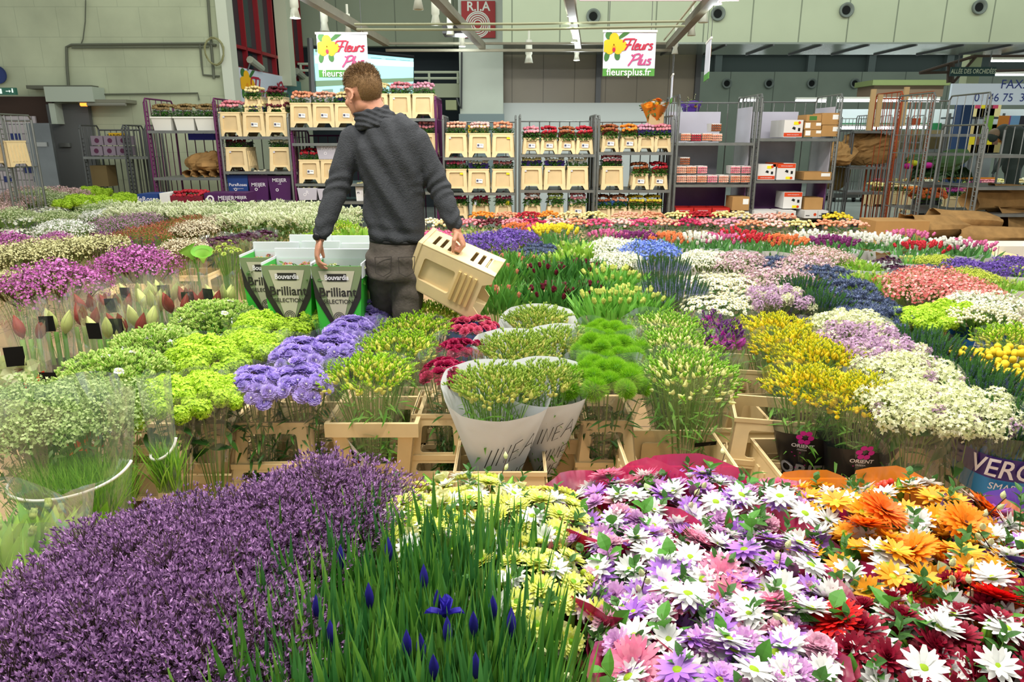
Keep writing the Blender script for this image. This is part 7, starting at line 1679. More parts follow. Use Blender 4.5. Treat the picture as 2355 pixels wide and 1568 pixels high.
bk('collar', 1820, 1010, .38, 'empty windowed bucket, nearer one beside the black sleeves', None, 1.35)
bk('lipped', 2145, 1020, .43, 'worn cream bucket with white labels under the cream lilacs', 'barcode')
bk('plain', 1910, 1100, .34, 'cream bucket hidden behind the black freesia sleeves')
bk('plain', 2300, 1090, .34, 'cream bucket under the purple and blue sleeve')
bk('plain_wide', 2150, 762, .36, 'recessed cream bucket under the lime snowballs at right')
bk('plain_wide', 2032, 757, .36, 'recessed cream bucket under the thistles')
bk('plain_wide', 2265, 765, .36, 'recessed cream bucket under the berry sleeve')
bk('lipped', 1790, 714, .43, 'windowed cream crate under the mauve flowers')
bk('plain_wide', 1410, 742, .36, 'cream bucket under the front yellow-green tulips'); bk('plain_wide', 1285, 742, .36, 'cream bucket under the dark red tulips')
bk('lipped', 665, 520, .43, 'windowed cream crate behind the purple callas', None); bk('lipped', 720, 520, .43, 'windowed cream crate with a yellow mark behind the callas', 'yellow')
bk('collar', 432, 615, .5, 'ochre panel bucket standing beside the right magenta waxflower'); bk('crate_flat', 300, 675, .36, 'flat cream crate below the right magenta waxflower', None, 0, .22)
for i, (a, b) in enumerate(((1570, 592), (1600, 598))): bk('plain', a, b, .42, 'cream bucket under the %s paper-wrapped tulips' % ('orange', 'white')[i], None, 0, .08)
for i, (a, b, l) in enumerate(((1920, 602, 'left of the lettered paper tulips'), (1998, 598, 'under the kraft paper tulips'), (2060, 600, 'right of the kraft paper tulips'), (2125, 603, 'under the large red tulip bunch'), (2195, 606, 'under the crumpled paper tulips'), (2283, 590, 'topmost of the stack at the right edge'), (1955, 625, 'near the white paper cups'))):
    o = bk('crate_flat', a, b, .46, 'flat cream tray '+l, None, 0, .32)
for i in range(2): single('foam_tray', J(tapered(.46, .34, .48, .36, .10, notch=0, front=None, sides=None), floorp(.46, .34, .0)), WHITEP, ('lower', 'upper')[i]+' white foam tray at the right edge behind the hyacinths', 'tray', loc=(PY(2345, 600, 6.6).x, 6.75, .30+.11*i))
for i, (a, b) in enumerate(((2300, 690), (2345, 700))): bk('lipped', a, b, .43, 'angled cream crate with teal lining at right, %s one' % ('left', 'right')[i], None, .5)
for i, (a, c_) in enumerate(ROW1):
    if i in (3,): bk('plain_wide', a+5, 531, .36, 'cream crate under the dark wrapped roses')
    else: bk('plain', a, 533 if a < 1700 else 536, .36, 'cream bucket under the %s, %s' % (c_+' roses', 'front row place %s' % ordn(i, 20) if i < 8 or i == 19 else 'front row, place %s right of centre' % ('one', 'two', 'three', 'four', 'five', 'six', 'seven', 'eight', 'nine', 'ten', 'eleven')[i-8]))
# long crate edge by the iris, cardboard strip in the gap
bk('plain_wide', 1130, 1500, .36, 'pale bucket holding the right-hand iris bunches')
carton((PZ(1300, 1480, .1).x, .98, .0), .13, 1.1, .22, CARD, 'long brown cardboard box lying in the gap below the bouquets')
# ---- special sleeves
def spec(key, px, py, H, label, s, build, rot=0.):
    o = put(key, px, py, H, label, s, rot); build(o); return o
_bn['fro']['used'] = 99 if _bn['fro']['src'] else 0
WPAPER = mat('#dfe2e6', rough=.6, trans=.2, bump=.3, nscale=5, key='cone_paper')
def linea(o, big=True):
    kw = dict(n=40, crink=.02, back=.10, seed=2, rings=6)
    part('paper_cone', sleeveg(.045, .06, .20, .46, **kw), WPAPER, o, True)
    L = [[(0, 1), (.05, 0)], [(.22, 1), (.26, 0)], [(.42, 0), (.40, 1), (.66, .05), (.66, 1)], [(1.05, 1.05), (.82, .95), (.85, .02), (1.1, .1)], [(.84, .5), (1.05, .55)], [(1.2, .1), (1.45, 1.1), (1.62, .2)], [(1.3, .5), (1.55, .55)]]
    gs = []
    for dx, dz, sc in ((-.02, .27, .085), (.02, .17, .07), (-.01, .08, .06)):
        for ln in L: gs.append(tube([((p[0]-.7)*sc*1.2+dx+p[1]*.02, 0, dz+p[1]*sc+(p[0]-.7)*sc*.35) for p in ln], .0017, 4))
    g = J(gs); g.V[:, 1] = 0
    part('lettering', wrapcone(g, .045, .06, .20, .46, -PI/2+.15, .006), BLK, o)
LIN = [put('fro', 1140, 885, .60, 'freesia bunch in a large lettered white paper cone, front one'), put('fro', 1255, 868, .60, 'freesia bunch in a narrower white paper cone, right behind the front one', .85)]
for o in LIN: linea(o)
for a, b, l, s in ((1185, 800, 'freesia bunch in white paper, second row behind the front cone', 1.), (1290, 785, 'freesia bunch in white paper, second row right', .95), (1235, 735, 'freesia bunch in white paper, third row', 1.)):
    o = put('fro', a, b, .58, l, s)
    if not any(c.name.startswith('paper_cone') for c in o.children): part('paper_cone', sleeveg(.045, .06, .20, .46, n=40, crink=.02, back=.10, seed=4, rings=6), WPAPER, o, True)
def fr_sources(): return [o for o in S.objects if o.parent is None and o.name.startswith('freesia_bunch')]
def find(lbl): return [o for o in S.objects if o.parent is None and o.get('label') == lbl][0]
SLB = mat('#1c1a1e', rough=.35, key='black_sleeve')
for l, an in (('yellow freesia bunch, left of the front pair in black wrap', -.1), ('yellow freesia bunch, right of the front pair in black wrap', 0)):
    o = find(l)
    part('black_sleeve', sleeveg(.05, .05, .135, .36, n=36, crink=.04, back=.0, seed=6, pointed=.02), SLB, o, True)
    R = (.05, .05, .135, .36)
    part('lettering', wrapcone(J([strokes([[(x+.004*k, .20+.003*k) for x, z in ((0, 0), (0, 0))]], .0001) for k in range(1)]+[textg('ORIENT', .075, bold=.03).x(T(.0, 0, .22))]), *R), mat('#9a989e', rough=.6, key='grey_print'), o)
    part('brand_name', wrapcone(J(textg('ORIENT', .022, bold=.02).x(T(-.06, 0, .335)), textg('FREESIA', .010).x(T(-.06, 0, .318))), .06, .1, .18, .54, -PI/2, .006), WINKM, o)
    gs = []
    for k in range(6):
        a = k*PI/3; gs.append(ell(-.06+.02*math.cos(a), .375+.022*math.sin(a), .011, .011, 0, 10, 0))
    part('magenta_emblem', wrapcone(J(gs), .06, .1, .18, .54, -PI/2, .006), mat('#d41ca0', rough=.5, key='magenta_print'), o)
    part('pink_speck', wrapcone(J([ell(rnd.uniform(-.1, .12), rnd.uniform(.1, .33), .003, .002, 0, 6, 0) for _ in range(22)]), *R, -PI/2, .005), mat('#d41ca0', rough=.5, key='magenta_print'), o)
def verband(o, R, z0, z1, z2, txt=True):
    part('purple_band', sleeveg(R[0]+(R[2]-R[0])*(z1-R[1])/(R[3]-R[1])+.004, z1, R[0]+(R[2]-R[0])*(z2-R[1])/(R[3]-R[1])+.004, z2, n=36, crink=.0, seed=1), mat('#3c2478', rough=.3, key='band_purple'), o, True)
    part('blue_band', sleeveg(R[0]+(R[2]-R[0])*(z0-R[1])/(R[3]-R[1])+.004, z0, R[0]+(R[2]-R[0])*(z1-R[1])/(R[3]-R[1])+.004, z1, n=36, crink=.0, seed=1), mat('#2080c0', rough=.3, key='band_blue'), o, True)
    part('lettering', wrapcone(textg('VERONICA', (z2-z1)*1.15, width=.75, bold=.01).x(T(.0, 0, (z1+z2)/2)), *R, -PI/2-.1, .012), WINKM, o)
    part('small_lettering', wrapcone(J(textg('SMART GLORIUS', (z1-z0)*.5, width=.8).x(T(.0, 0, z0+(z1-z0)*.68)), textg('wild & colourful', (z1-z0)*.36, shear=.3).x(T(.02, 0, z0+(z1-z0)*.28))), *R, -PI/2-.1, .012), WINKM, o)
    part('sleeve', sleeveg(*R, n=36, crink=.02, seed=8), FILM, o, True)
verband(find('dark veronica bunch, front one at the right edge in a purple and blue sleeve'), (.08, .1, .18, .5), .28, .35, .43)
verband(find('dark veronica bunch in the lettered purple sleeve'), (.08, .1, .18, .5), .30, .36, .44)
o = find('cream hypericum berries in a lettered sleeve'); R = (.08, .1, .17, .5)
part('blue_sleeve', sleeveg(.1, .2, .15, .44, n=30, crink=.02), mat('#1c5c9c', rough=.3, key='cup_blue'), o, True)
part('lettering', wrapcone(J(textg('HYPERICUM', .05, bold=.01, width=.8).x(T(0, 0, .42)), textg('COCO', .09, bold=.01).x(T(0, 0, .34))), .1, .2, .165, .44, -PI/2, .008), WINKM, o)
for i, l in enumerate(('coral spray bunch in a lettered film, left one', 'coral spray bunch in a lettered film, middle one')):
    o = find(l); part('sleeve', sleeveg(.1, .2, .2, .5, n=30), FILM, o, True)
    part('lettering', wrapcone(J(textg('HYPERICUM', .055, width=.8).x(T(0, 0, .46)), textg('MAGICAL', .05).x(T(0, 0, .40))), .1, .2, .2, .5, -PI/2, .008), WINKM, o)
o = find('mauve statice bunch in a lettered violet sleeve')
part('lettering', wrapcone(J(textg('LAVI & NOAM', .05, bold=.015, width=.9).x(T(0, 0, .42)), textg('THE FLOWER PEOPLE', .018).x(T(0, 0, .385)), ring(.05, .33, .03, .036, 0, 16)), .1, .2, .21, .5, -PI/2, .012), WINKM, o)
o = find('front bunch of the white bouvardia column at left')
part('emblem', wrapcone(J(box(-.032, .032, -.001, 0, .27, .335), *[ell(.012*math.cos(a), .302+.012*math.sin(a), .009, .009, 0, 10, -.003, 1) for a in (0.78, 2.36, 3.93, 5.5)], ring(0, .302, .0, .006, -.004, 10)), .07, .16, .17, .47, -PI/2-.15, .006), [mat('#c8502c', rough=.6, key='emblem_orange'), LABEL], o)
part('barcode_strip', wrapcone(J([box(-.05+.011*k, -.044+.011*k, 0, .001, .2, .222) for k in range(10)]), .07, .16, .17, .47, -PI/2, .006), LABEL, o)
o = find('front bunch of the yellow-green freesia column left of the crimson flowers')
part('printed_sleeve', wrapcone(J(raw([(-.16, 0, .42), (-.06, 0, .30), (.02, 0, .18), (-.02, 0, .16), (-.12, 0, .16), (-.14, 0, .3)], [(0, 5, 4, 3, 2, 1)])), .07, .16, .18, .54, -PI/2, .006), PAPER, o)
part('green_oval', wrapcone(ell(-.07, .215, .055, .035, -.2), .07, .16, .18, .54, -PI/2, .009), mat('#1f4a2c', rough=.5, key='oval_green'), o)
part('lettering', wrapcone(J(textg('Augustijn', .02).x(T(-.06, 0, .228)), textg('FREESIA', .026, bold=.02).x(T(-.065, 0, .2)).m(1)), .07, .16, .18, .54, -PI/2, .012), [WINKM, mat('#c8202c', rough=.5, key='print_scarlet')], o)
o = find('front bunch of the pale freesia column in clear sleeves')
part('black_tape', wrapcone(box(.03, .12, 0, .001, .285, .305), .08, .12, .22, .56, -PI/2, .006), BLK, o)

# ================================================================ THE MAN AND WHAT IS AROUND HIM
MY = 3.5
def Q(px, py, dy=0.): p = PY(px, py, MY+dy); return np.array(p)
def loft(secs, n=24, yaw=0.):
    """secs: (centre, rx, ry[, normal]); elliptical rings swept along the centres, lateral axis kept near x"""
    V = []; C_ = [np.array(s[0], float) for s in secs]; k = len(secs)
    for i, s in enumerate(secs):
        d = C_[min(i+1, k-1)]-C_[max(i-1, 0)] if len(s) < 4 else np.array(s[3], float); d /= np.linalg.norm(d)
        x = np.array([math.cos(yaw), math.sin(yaw), 0]); x = x-d*np.dot(x, d); x /= np.linalg.norm(x); y = np.cross(d, x)
        for j in range(n):
            a = 2*PI*j/n; V.append(C_[i]+x*s[1]*math.cos(a)+y*s[2]*math.sin(a))
    F = [(i*n+j, i*n+(j+1) % n, (i+1)*n+(j+1) % n, (i+1)*n+j) for i in range(k-1) for j in range(n)]
    F += [tuple(range(n-1, -1, -1)), tuple((k-1)*n+j for j in range(n))]
    return raw(V, F)
def chain(P, R, n=16): return J(tube(P, R, n), *[sphere(r, 14, 10, 0, tuple(p)) for p, r in zip(P, R)])
def ellip(c, rx, ry, rz, m=None, n=24, k=16):
    g = sphere(1, n, k).x(Sc(rx, ry, rz))
    if m is not None: g = g.x(m)
    return g.x(T(tuple(c)))
def fuse(name, g, vox, m, it=4, parent=None, disp=None, smooth=.6):
    me = mesh(name+'_raw', g, m); o = bpy.data.objects.new('tmp', me); C.objects.link(o)
    r = o.modifiers.new('r', 'REMESH'); r.mode = 'VOXEL'; r.voxel_size = vox
    s = o.modifiers.new('s', 'SMOOTH'); s.factor = smooth; s.iterations = it
    dg = bpy.context.evaluated_depsgraph_get(); me2 = bpy.data.meshes.new_from_object(o.evaluated_get(dg))
    bpy.data.objects.remove(o); bpy.data.meshes.remove(me); me2.name = name
    me2.materials.clear()
    for q in (m if isinstance(m, (list, tuple)) else [m]): me2.materials.append(q)
    n = len(me2.vertices); V = np.zeros(n*3); me2.vertices.foreach_get('co', V); V = V.reshape(-1, 3)
    if disp is not None:
        N_ = np.zeros(n*3); me2.vertices.foreach_get('normal', N_); V = disp(V, N_.reshape(-1, 3)); me2.vertices.foreach_set('co', V.ravel())
    me2.polygons.foreach_set('use_smooth', np.ones(len(me2.polygons), bool)); me2.update()
    return ob(name, me2, parent)
SKIN = mat('#c98f74', rough=.5, noise=.08, nscale=12, key='skin')
def hand(wrist, palm_dir, across, normal, curl, spread=.0, thumb=(1., .5), L=.185):
    """wrist point, direction of palm, direction index->little, palm normal (towards grip)"""
    u = np.array(palm_dir, float); u /= np.linalg.norm(u); a = np.array(across, float); a -= u*np.dot(a, u); a /= np.linalg.norm(a); nrm = np.cross(u, a)
    if np.dot(nrm, normal) < 0: nrm = -nrm
    w_ = np.array(wrist, float); gs = []; pl = L*.52
    M = np.eye(4); M[:3, 0] = a; M[:3, 1] = nrm; M[:3, 2] = u; M[:3, 3] = w_+u*pl*.55
    gs.append(sphere(1, 16, 12).x(Sc(.040, .015, pl*.56)).x(M))
    M2 = M.copy(); M2[:3, 3] = w_-a*.018+u*pl*.38+nrm*.006; gs.append(sphere(1, 12, 10).x(Sc(.017, .016, pl*.36)).x(M2))
    for k, (off, ln) in enumerate(((-.030, .40), (-.010, .45), (.010, .42), (.028, .33))):
        b = w_+u*pl*(.97-abs(off+.005)*1.6)+a*off; ang = 0; P = [b-u*.02, b]; d = u
        for s_, q in zip((.45, .31, .24), curl[k]):
            ang += q; d = u*math.cos(ang)+nrm*math.sin(ang)+a*spread*(k-1.5)*.1; P.append(P[-1]+d*L*ln*s_*1.02)
        gs.append(tube(P, [.0098, .0096, .0088, .0078, .0062], 10)); gs += [sphere(r, 10, 8, 0, tuple(p)) for p, r in zip(P[1:], (.0096, .0088, .0079, .0064))]
    b = w_+u*pl*.22-a*.026; t1 = b+(u*.6-a*.75+nrm*.25*thumb[1]*2)*L*.22; t2 = t1+(u*.85-a*.2*thumb[0]+nrm*.5*thumb[1])*L*.17; t3 = t2+(u*.9+a*.15+nrm*.55*thumb[1])*L*.13
    gs.append(tube([b, t1, t2, t3], [.014, .0115, .0098, .0072], 10)); gs += [sphere(r, 10, 8, 0, tuple(p)) for p, r in zip((t1, t2, t3), (.0115, .0098, .0074))]
    return J(gs)
hip = Q(908, 585); chest = Q(893, 345)
# joints
LS, LE, LW = Q(812, 322), Q(778, 425, -.04), Q(738, 540, -.12)
RS, RE, RW = Q(958, 326), Q(1008, 425, .0), Q(1046, 520, -.06)
LH, RH = Q(880, 600), Q(935, 600)
LK, RK = np.array((LH[0]-.02, MY+.16, .50)), np.array((RH[0]-.01, MY-.0, .50))
LA, RA = np.array((LH[0]-.05, MY+.30, .09)), np.array((RH[0]-.03, MY-.22, .12))
hc = Q(834, 214); yaw = math.radians(48)
HR = Rz(yaw)@Rx(math.radians(-14)) 
def HX(x, y, z): return hc+(HR[:3, :3]@np.array([x, y, z]))
def hel(x, y, z, rx, ry, rz_, m=np.eye(4)): return sphere(1, 24, 16).x(Sc(rx, ry, rz_)).x(m).x(T(x, y, z)).x(HR).x(T(tuple(hc)))
head = [hel(0, -.012, .022, .076, .096, .088), hel(0, .022, -.03, .062, .068, .085), hel(0, .045, -.082, .038, .04, .03), hel(0, .0, -.055, .058, .06, .05),
        hel(0, .092, -.02, .012, .016, .028, Rx(.35)), hel(0, .104, -.036, .016, .012, .010), hel(0, .088, -.066, .024, .010, .006), hel(0, .085, -.075, .02, .011, .007),
        hel(-.03, .078, .002, .016, .012, .007), hel(.03, .078, .002, .016, .012, .007), hel(-.044, .055, -.03, .02, .02, .02), hel(.044, .055, -.03, .02, .02, .02)]
for sx in (-1, 1):
    head.append(tube([HX(sx*(.074+.012*math.sin(t)**2+.004), -.008-.018*math.cos(t+.3), -.012+.028*math.sin(t)) for t in np.linspace(-1.5, 2.6, 12)], .0055, 8))
    head.append(hel(sx*.077, -.004, -.014, .006, .014, .026)); head.append(hel(sx*.077, .0, -.042, .006, .008, .010))
nk0 = Q(866, 285, .0); neck = loft([(nk0, .075, .07), (Q(862, 268), .064, .064), (Q(852, 245), .060, .062), (Q(842, 222), .058, .062)])
torso = lambda k, e=0.: [(Q(911, 566), .128+e, .10+e), (Q(911, 520), .130+e, .100+e), (Q(908, 470), .133+e, .102+e), (Q(904, 420), .139+e, .108+e), (Q(898, 370), .150+e, .115+e), (Q(893, 335), .160+e, .112+e), (Q(888, 308), .150+e, .095+e), (Q(876, 288), .098+e, .082+e), (Q(868, 274), .072+e, .07+e)]
lhand = hand(LW+(Q(733, 556, -.12)-LW)*.3, Q(726, 590, -.13)-Q(733, 552, -.12), (.35, -.95, 0), (1, 0, -.1), [(.35, .45, .3), (.4, .5, .35), (.45, .55, .35), (.5, .6, .4)], thumb=(.4, .8))
RD_ = Q(1066, 560, -.06)-Q(1046, 518, -.06)
rhand = hand(RW+RD_*.12, RD_, (.1, 1, 0), (-1, 0, -.5), [(1.0, 1.2, .7), (1.05, 1.25, .7), (1.1, 1.25, .7), (1.1, 1.3, .7)], thumb=(-.2, 1.1), L=.175)
arms = J(chain([LS, LE, LW, LW+(Q(733, 556, -.12)-LW)*.5], [.047, .036, .026, .024]), chain([RS, RE, RW, RW+RD_*.2], [.047, .036, .026, .024]))
legs = J(chain([LH, LK, LA], [.08, .055, .038]), chain([RH, RK, RA], [.08, .055, .038]))
body = fuse('person', J(head+[neck, loft(torso(0, -.02)), lhand, rhand, arms, legs]), .0036, SKIN, 3)
tag(body, 'man in dark grey sweater seen from behind, carrying a cream crate', 'person')
person = body
SWM = mat('#424448', rough=.95, noise=.14, bump=.5, nscale=60, spec=.1, key='grey_knit')
rs = np.random.default_rng(5)
def fold(V, N_):
    """cloth folds: diagonal ridges running from the shoulder to the waist, cross wrinkles at elbows and cuffs"""
    x = (V[:, 0]-chest[0]); z = V[:, 2]; d = np.zeros(len(V))
    body_ = np.exp(-((x+.02)/.16)**4)
    u = x*1.0+(z-1.15)*.42
    d += body_*(.0105*np.sin(u*34+2.0*np.sin(z*5.5))*np.clip((z-.98)/.12, 0, 1)*np.clip((1.46-z)/.12, 0, 1)+.006*np.sin(u*71+z*9+1.2))
    d += body_*.005*np.sin(z*95+x*14)*np.exp(-((z-1.02)/.05)**2)
    for j, a, b in ((LE, LS, LW), (RE, RS, RW)):
        q = np.linalg.norm(V-j, axis=1); ax = (b-a)/np.linalg.norm(b-a); s_ = (V-a)@ax
        d += .006*np.sin(s_*85+V[:, 0]*55+3*np.sin(V[:, 2]*23+V[:, 1]*20))*np.exp(-(q/.10)**2)
        q = np.linalg.norm(V-b, axis=1); d += .005*np.sin(s_*105+V[:, 1]*40+2*np.sin(V[:, 0]*50))*np.exp(-(q/.09)**2)
    return V+N_*d[:, None]
sw = [loft(torso(0, .012)[1:-1]+[(Q(873, 282), .088, .08)]), loft([(Q(911, 552), .138, .112), (Q(911, 520), .142, .112)]),
      chain([LS+np.array((.03, 0, .0)), LS, LS+(LE-LS)*.5, LE, LE+(LW-LE)*.55, LW+(LE-LW)*.08], [.062, .066, .060, .056, .051, .042], 18),
      chain([RS-np.array((.03, 0, .0)), RS, RS+(RE-RS)*.5, RE, RE+(RW-RE)*.55, RW+(RE-RW)*.08], [.062, .066, .060, .056, .051, .042], 18)]
fuse('sweater', J(sw), .0062, SWM, 8, person, fold)
def collar_fold(V, N_): return V+N_*(.0035*np.sin(V[:, 2]*260+V[:, 0]*50+2*np.sin(V[:, 0]*30)))[:, None]
cn_ = (Q(842, 236)-Q(868, 285)); cn_ = cn_/np.linalg.norm(cn_)
cr = [tube([Q(866, 279)+cn_*h_+np.array((r*math.cos(a), r*.92*math.sin(a), .014*math.cos(a)+.006*math.sin(a))) for a in np.linspace(0, 2*PI, 28, endpoint=False)], rr_, 8, 0, False, True) for h_, r, rr_ in ((-.010, .088, .018), (.012, .080, .017), (.032, .073, .016), (.050, .070, .014))]
fuse('collar', J(cr), .005, SWM, 4, person, collar_fold)
DEN = mat('#5d5650', rough=.85, noise=.18, bump=.25, nscale=40, spec=.15, key='grey_denim')
def jfold(V, N_):
    z = V[:, 2]; d = .0045*np.sin(z*70+V[:, 0]*30+3*np.sin(V[:, 0]*16))*np.clip((.98-z)/.08, 0, 1)*(.5+.5*np.sin(z*9))
    return V+N_*d[:, None]
kn = lambda a, b: a+(b-a)
tr_ = [loft([(Q(911, 548), .127, .102), (Q(911, 575), .134, .112), (Q(909, 605), .136, .122), (Q(907, 640), .128, .112)]),
       chain([LH, LH+(LK-LH)*.5, LK, LK+(LA-LK)*.5, LA+np.array((0, 0, .0))], [.088, .080, .066, .060, .056], 20), chain([RH, RH+(RK-RH)*.5, RK, RK+(RA-RK)*.5, RA], [.090, .080, .066, .060, .056], 20)]
fuse('jeans', J(tr_), .0065, DEN, 6, person, jfold)
part('belt', loft([(Q(911, 556), .130, .106), (Q(911, 549), .131, .107)]), BLK, person, True)
part('back_pocket', J([J(*[tube([Q(x0, y0, -.124), Q(x1, y1, -.124)], .0016, 5) for x0, y0, x1, y1 in ((a, 592, a+38, 590), (a, 592, a+2, 628), (a+38, 590, a+36, 626), (a+2, 628, a+19, 636), (a+36, 626, a+19, 636))]) for a in (862, 916)]), mat('#3a3632', rough=.9, key='denim_seam'), person)
WT = LW+(Q(733, 556, -.12)-LW)*.15; wd_ = (LW-LE)/np.linalg.norm(LW-LE)
part('watch', J(loft([(WT-wd_*.012, .031, .031), (WT+wd_*.012, .031, .031)]), sphere(1, 12, 8).x(Sc(.018, .01, .018)).x(T(tuple(WT+np.array((-.012, -.03, 0)))))), BLACKP, person, True)
for s_, A_ in ((0, LA), (1, RA)):
    part('shoe', J(ellip(A_+np.array((0, .06, -.05)), .05, .14, .045), ellip(A_+np.array((0, -.01, -.01)), .045, .06, .05), box(A_[0]-.048, A_[0]+.048, A_[1]-.07, A_[1]+.2, A_[2]-.095, A_[2]-.07)), BLACKP, person, True)
# hair: short at the sides and nape, longer brushed top
HAIRM = mat('#4e3a26', '#8a6a44', rough=.6, spec=.3, key='brown_hair'); HAIRS = mat('#5a4936', '#86705a', rough=.7, key='short_hair')
nh = 9000; D = rng.normal(0, 1, (nh, 3)); D /= np.linalg.norm(D, axis=1, keepdims=True)
loc = D*np.array([.0775, .0985, .090])+np.array([0, -.012, .022])
ok = (loc[:, 2] > -.005+.55*loc[:, 1]) | ((loc[:, 1] < -.045) & (loc[:, 2] > -.062))
ear = (np.abs(loc[:, 0]) > .06) & (loc[:, 2] < .012) & (loc[:, 1] > -.05)
ok &= ~ear & ~((loc[:, 1] > .062) & (loc[:, 2] < .07)); loc = loc[ok]; D = D[ok]
top = np.clip((loc[:, 2]-.045)/.04, 0, 1); Ln = .0035+.017*top+.004*np.clip((loc[:, 2])/.05, 0, 1)
st = raw([(-.0007, 0, 0), (.0007, 0, 0), (.0004, .18, .6), (0, .45, 1)], [(0, 1, 2, 3)])
dirs = D*.5+np.array([.0, .35, .35])*top[:, None]+np.array([0, 0, -.35])*(1-top[:, None])+rng.normal(0, .16, D.shape)
M = orient(loc, dirs); M[:, :3, 1] *= Ln[:, None]; M[:, :3, 2] *= Ln[:, None]; M[:, :3, 0] *= (1+.8*top)[:, None]
hg = scat(st, M); cap = sphere(1, 40, 28); cap.V = cap.V*np.array([.0768, .0975, .0892])+np.array([0, -.012, .022])
keep = []; o_ = 0
for c_ in cap.C:
    ids = cap.L[o_:o_+c_]; o_ += c_; q = cap.V[ids].mean(0)
    if ((q[2] > .0+.55*q[1]) or (q[1] < -.045 and q[2] > -.055)) and not (abs(q[0]) > .06 and q[2] < .014 and q[1] > -.05) and not (q[1] > .062 and q[2] < .07): keep.append(tuple(ids))
capg = raw(cap.V, keep)
part('hair', J(hg, capg).x(HR).x(T(tuple(hc))), HAIRM, person, kind='stuff')
part('eye', J(hel(-.03, .086, .0, .010, .008, .006), hel(.03, .086, .0, .010, .008, .006)), mat('#e8e4de', rough=.2, key='eye_white'), person, True)
part('eyebrow', J(hel(-.031, .088, .018, .018, .006, .004), hel(.031, .088, .018, .018, .006, .004)), HAIRS, person, True)
# carried crate
g = J(tapered(.24, .27, .22, .235, .40, notch=.055, front='slots', sides='recess', hz=(.45, .86), hx=.5), floorp(.22, .25, .06), rim(.22, .235, .40, .008, .02))
t = thing('carried_crate', 'cream plastic flower crate held sideways in the man\'s right hand', 'crate', (0, 0, 0))
zl = Vector((-.90, .12, .42)).normalized(); yl = Vector((-.34, .25, -.9)); yl = (yl-zl*yl.dot(zl)).normalized(); xl = yl.cross(zl)
cc2 = Vector(Q(1128, 668, -.02))
t.matrix_basis = Matrix.Translation(cc2)@Matrix(((xl.x, yl.x, zl.x, 0), (xl.y, yl.y, zl.y, 0), (xl.z, yl.z, zl.z, 0), (0, 0, 0, 1)))
part('body', g, CREAM, t)
part('rib', J([box(-.1265, -.117, -.08, .08, .07+.028*k, .083+.028*k) for k in range(4)]), CREAM2, t)
# green flower cartons beside him
GRN = mat('#3cb43a', rough=.5, key='carton_green'); BEI = mat('#bdb8a0', rough=.5, key='carton_beige'); DKB = mat('#2c2826', rough=.5, key='carton_dark'); OLV = mat('#7c8a64', rough=.5, key='carton_olive')
def brill(px0, px1, py, Y, label, zb=.42, printed=True, fl='white'):
    x0, x1 = PY(px0, py, Y).x, PY(px1, py, Y).x; zt = PY(px0, py, Y).z; w = x1-x0; h = zt-zb; wb = w*.72; d = .22
    single('stock_stand', box((x0+x1)/2-wb*.45, (x0+x1)/2+wb*.45, Y+.02, Y+d-.02, 0, zb-.002), CREAM2, 'ochre stand below the '+label, 'stand')
    def tri(P, y=0., mi=0): return raw([((wb/2)+a*(wb/2+(w-wb)/2*b), y, b*h) for a, b in P], [tuple(range(len(P)))], mi)
    pr = []
    if printed:
        pr = [('olive_panel', tri([(-1, 1), (-1, .72), (-.5, .45), (0, .30), (.5, .45), (1, .72), (1, 1)][::-1], 0), OLV),
              ('dark_band', J(tri([(-1, .92), (-1, .66), (0, .2), (0, .3), (-.75, .68)][::1], -.001), tri([(1, .92), (.75, .68), (0, .3), (0, .2), (1, .66)], -.001)), DKB),
              ('beige_triangle', tri([(-.72, .95), (0, .24), (.72, .95)], -.002), BEI),
              ('name_tab', J(box(wb/2-w*.19, wb/2+w*.19, -.004, -.003, h*.84, h*.92)), DKB),
              ('small_title', textg('Bouvardia', .034, bold=.02, width=.85).x(T(wb/2, -.006, h*.88)), WINKM),
              ('title', J(textg('Brilliant', .062, bold=.015, width=.95).x(T(wb/2, -.004, h*.72)), textg('SELECTION', .028, bold=.01).x(T(wb/2, -.004, h*.62)), *[ring(wb/2, h*.45, r, r+.003, -.004, 12) for r in (.008, .016, .024)]), DKB),
              ('round_hole', J(*[ell(wb/2+q*w, h*.30, .008, .008, 0, 12, -.003) for q in (-.3, -.15, .18)]), BLK)]
    t = carton(((x0+x1)/2, Y+d/2, zb), wb, d, h, GRN, label, 0, 'flower_carton', None, [], True, w)
    for nm, g_, m_ in pr:
        g_ = g_.x(T(-wb/2, -d/2-.002, 0)); part(nm, g_, m_, t)
    a, b = w/2, d/2
    part('white_rim', J(box(-a, a, b-.004, b+.012, h, h+.05), box(-a, -a+.006, -b, b, h-.06, h+.012), box(a-.006, a, -b, b, h-.06, h+.012), box(-a+.008, a-.008, b-.012, b-.008, h-.12, h)), mat('#dfe6ea', rough=.6, key='carton_inner'), t)
    o = bunch_in(fl, ((x0+x1)/2, Y+d/2, zt-.03), w*.8, d*.8, label)
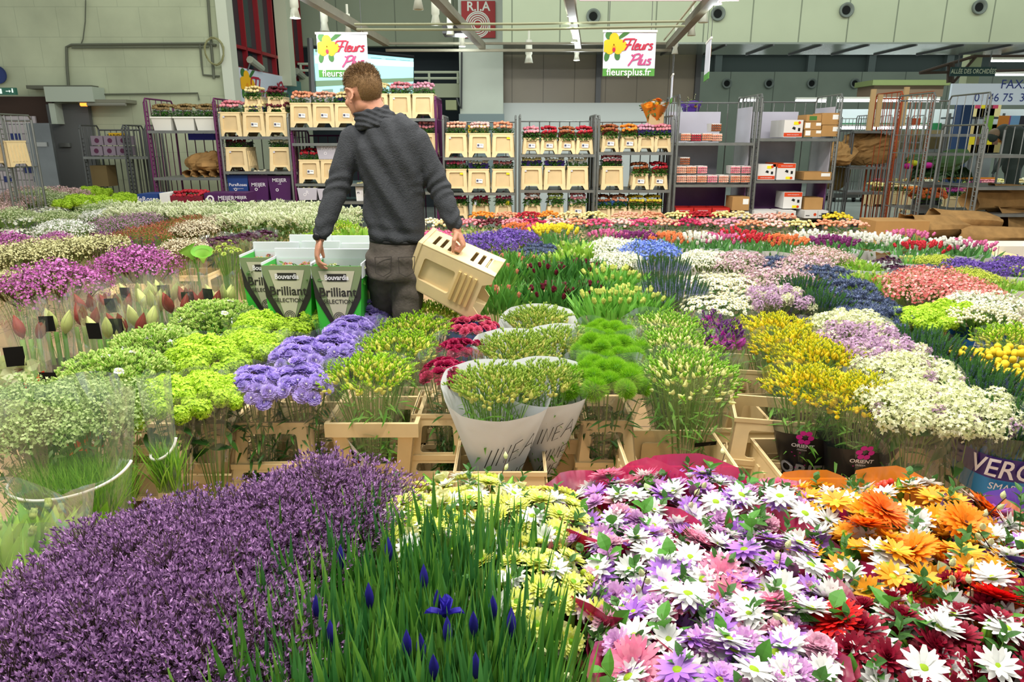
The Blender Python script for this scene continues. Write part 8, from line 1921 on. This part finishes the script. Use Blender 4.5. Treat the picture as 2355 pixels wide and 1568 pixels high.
def bunch_in(fl, loc, w, d, lab):
    t = thing('bouvardia_bunch', fl+' bouvardia heads inside the '+lab, 'bunch of flowers', loc)
    n = 26; P = np.stack([rng.uniform(-w/2, w/2, n), rng.uniform(-d/2, d/2, n), rng.uniform(-.02, .01, n)], 1); D = rng.normal(0, .25, (n, 3))+np.array([0, 0, 1])
    for k in range(0, n, 2): ob('flower_head', HM('bouv_'+fl, [scat(hopen(.011, 6, .8, 20), orient(rng.normal(0, .012, (6, 3))*np.array([1, 1, .4]), rng.normal(0, .4, (6, 3))+np.array([0, 0, 1])))], [PETM['white' if fl == 'white' else 'pink'], YC])[0], t, orient(P, D)[k])
    part('foliage', scat(leaf(.045, .018, 3), orient(P.repeat(5, 0)+rng.normal(0, .015, (n*5, 3))-np.array([0, 0, .03]), D.repeat(5, 0)+rng.normal(0, .6, (n*5, 3)))), DLEAF, t, kind='stuff')
    return t
brill(600, 716, 610, 3.42, 'green lettered carton, left of the two front ones', fl='pink')
brill(714, 832, 612, 3.38, 'green lettered carton, right of the two front ones')
brill(550, 660, 592, 3.68, 'green lettered carton, partly hidden behind the left front one', fl='pink')
brill(668, 760, 590, 3.70, 'green carton with white rim, middle of the second row', printed=False)
brill(765, 850, 595, 3.72, 'green carton with white rim beside the man\'s hip', printed=False)
brill(640, 740, 572, 3.98, 'green carton with white rim, rearmost left', printed=False)
brill(742, 840, 574, 4.0, 'green carton with white rim, rearmost right', printed=False)
# far customer bending over the stall
FP = PY(2318, 400, 14.2); fx = FP.x; dk = mat('#2b3430', rough=.8, key='dark_jacket')
fb = J(chain([(fx+.05, 14.2, .95), (fx+.12, 14.2, 1.2), (fx-.05, 14.15, 1.52), (fx-.3, 14.1, 1.6)], [.17, .2, .2, .14]), chain([(fx+.03, 14.1, .9), (fx+.08, 14.1, .5), (fx+.05, 14.1, .08)], [.11, .085, .06]), chain([(fx+.1, 14.3, .9), (fx+.16, 14.3, .5), (fx+.15, 14.3, .08)], [.11, .085, .06]),
       chain([(fx-.25, 14.0, 1.5), (fx-.3, 13.95, 1.15), (fx-.42, 13.95, .9)], [.075, .06, .045]), sphere(1, 16, 12).x(Sc(.085, .1, .12)).x(T(fx-.48, 14.1, 1.52)), tube([(fx-.3, 14.1, 1.58), (fx-.45, 14.1, 1.54)], .06, 12), *[tube([(fx-.42, 13.93+.02*k, .9), (fx-.45, 13.93+.02*k, .82)], .011, 6) for k in range(5)])
p2 = fuse('person', fb, .012, dk, 4); tag(p2, 'distant customer in a dark jacket bending over the far stall at right', 'person')
part('hair', sphere(1, 16, 12).x(Sc(.09, .105, .1)).x(T(fx-.47, 14.1, 1.56)), HAIRS, p2, True)
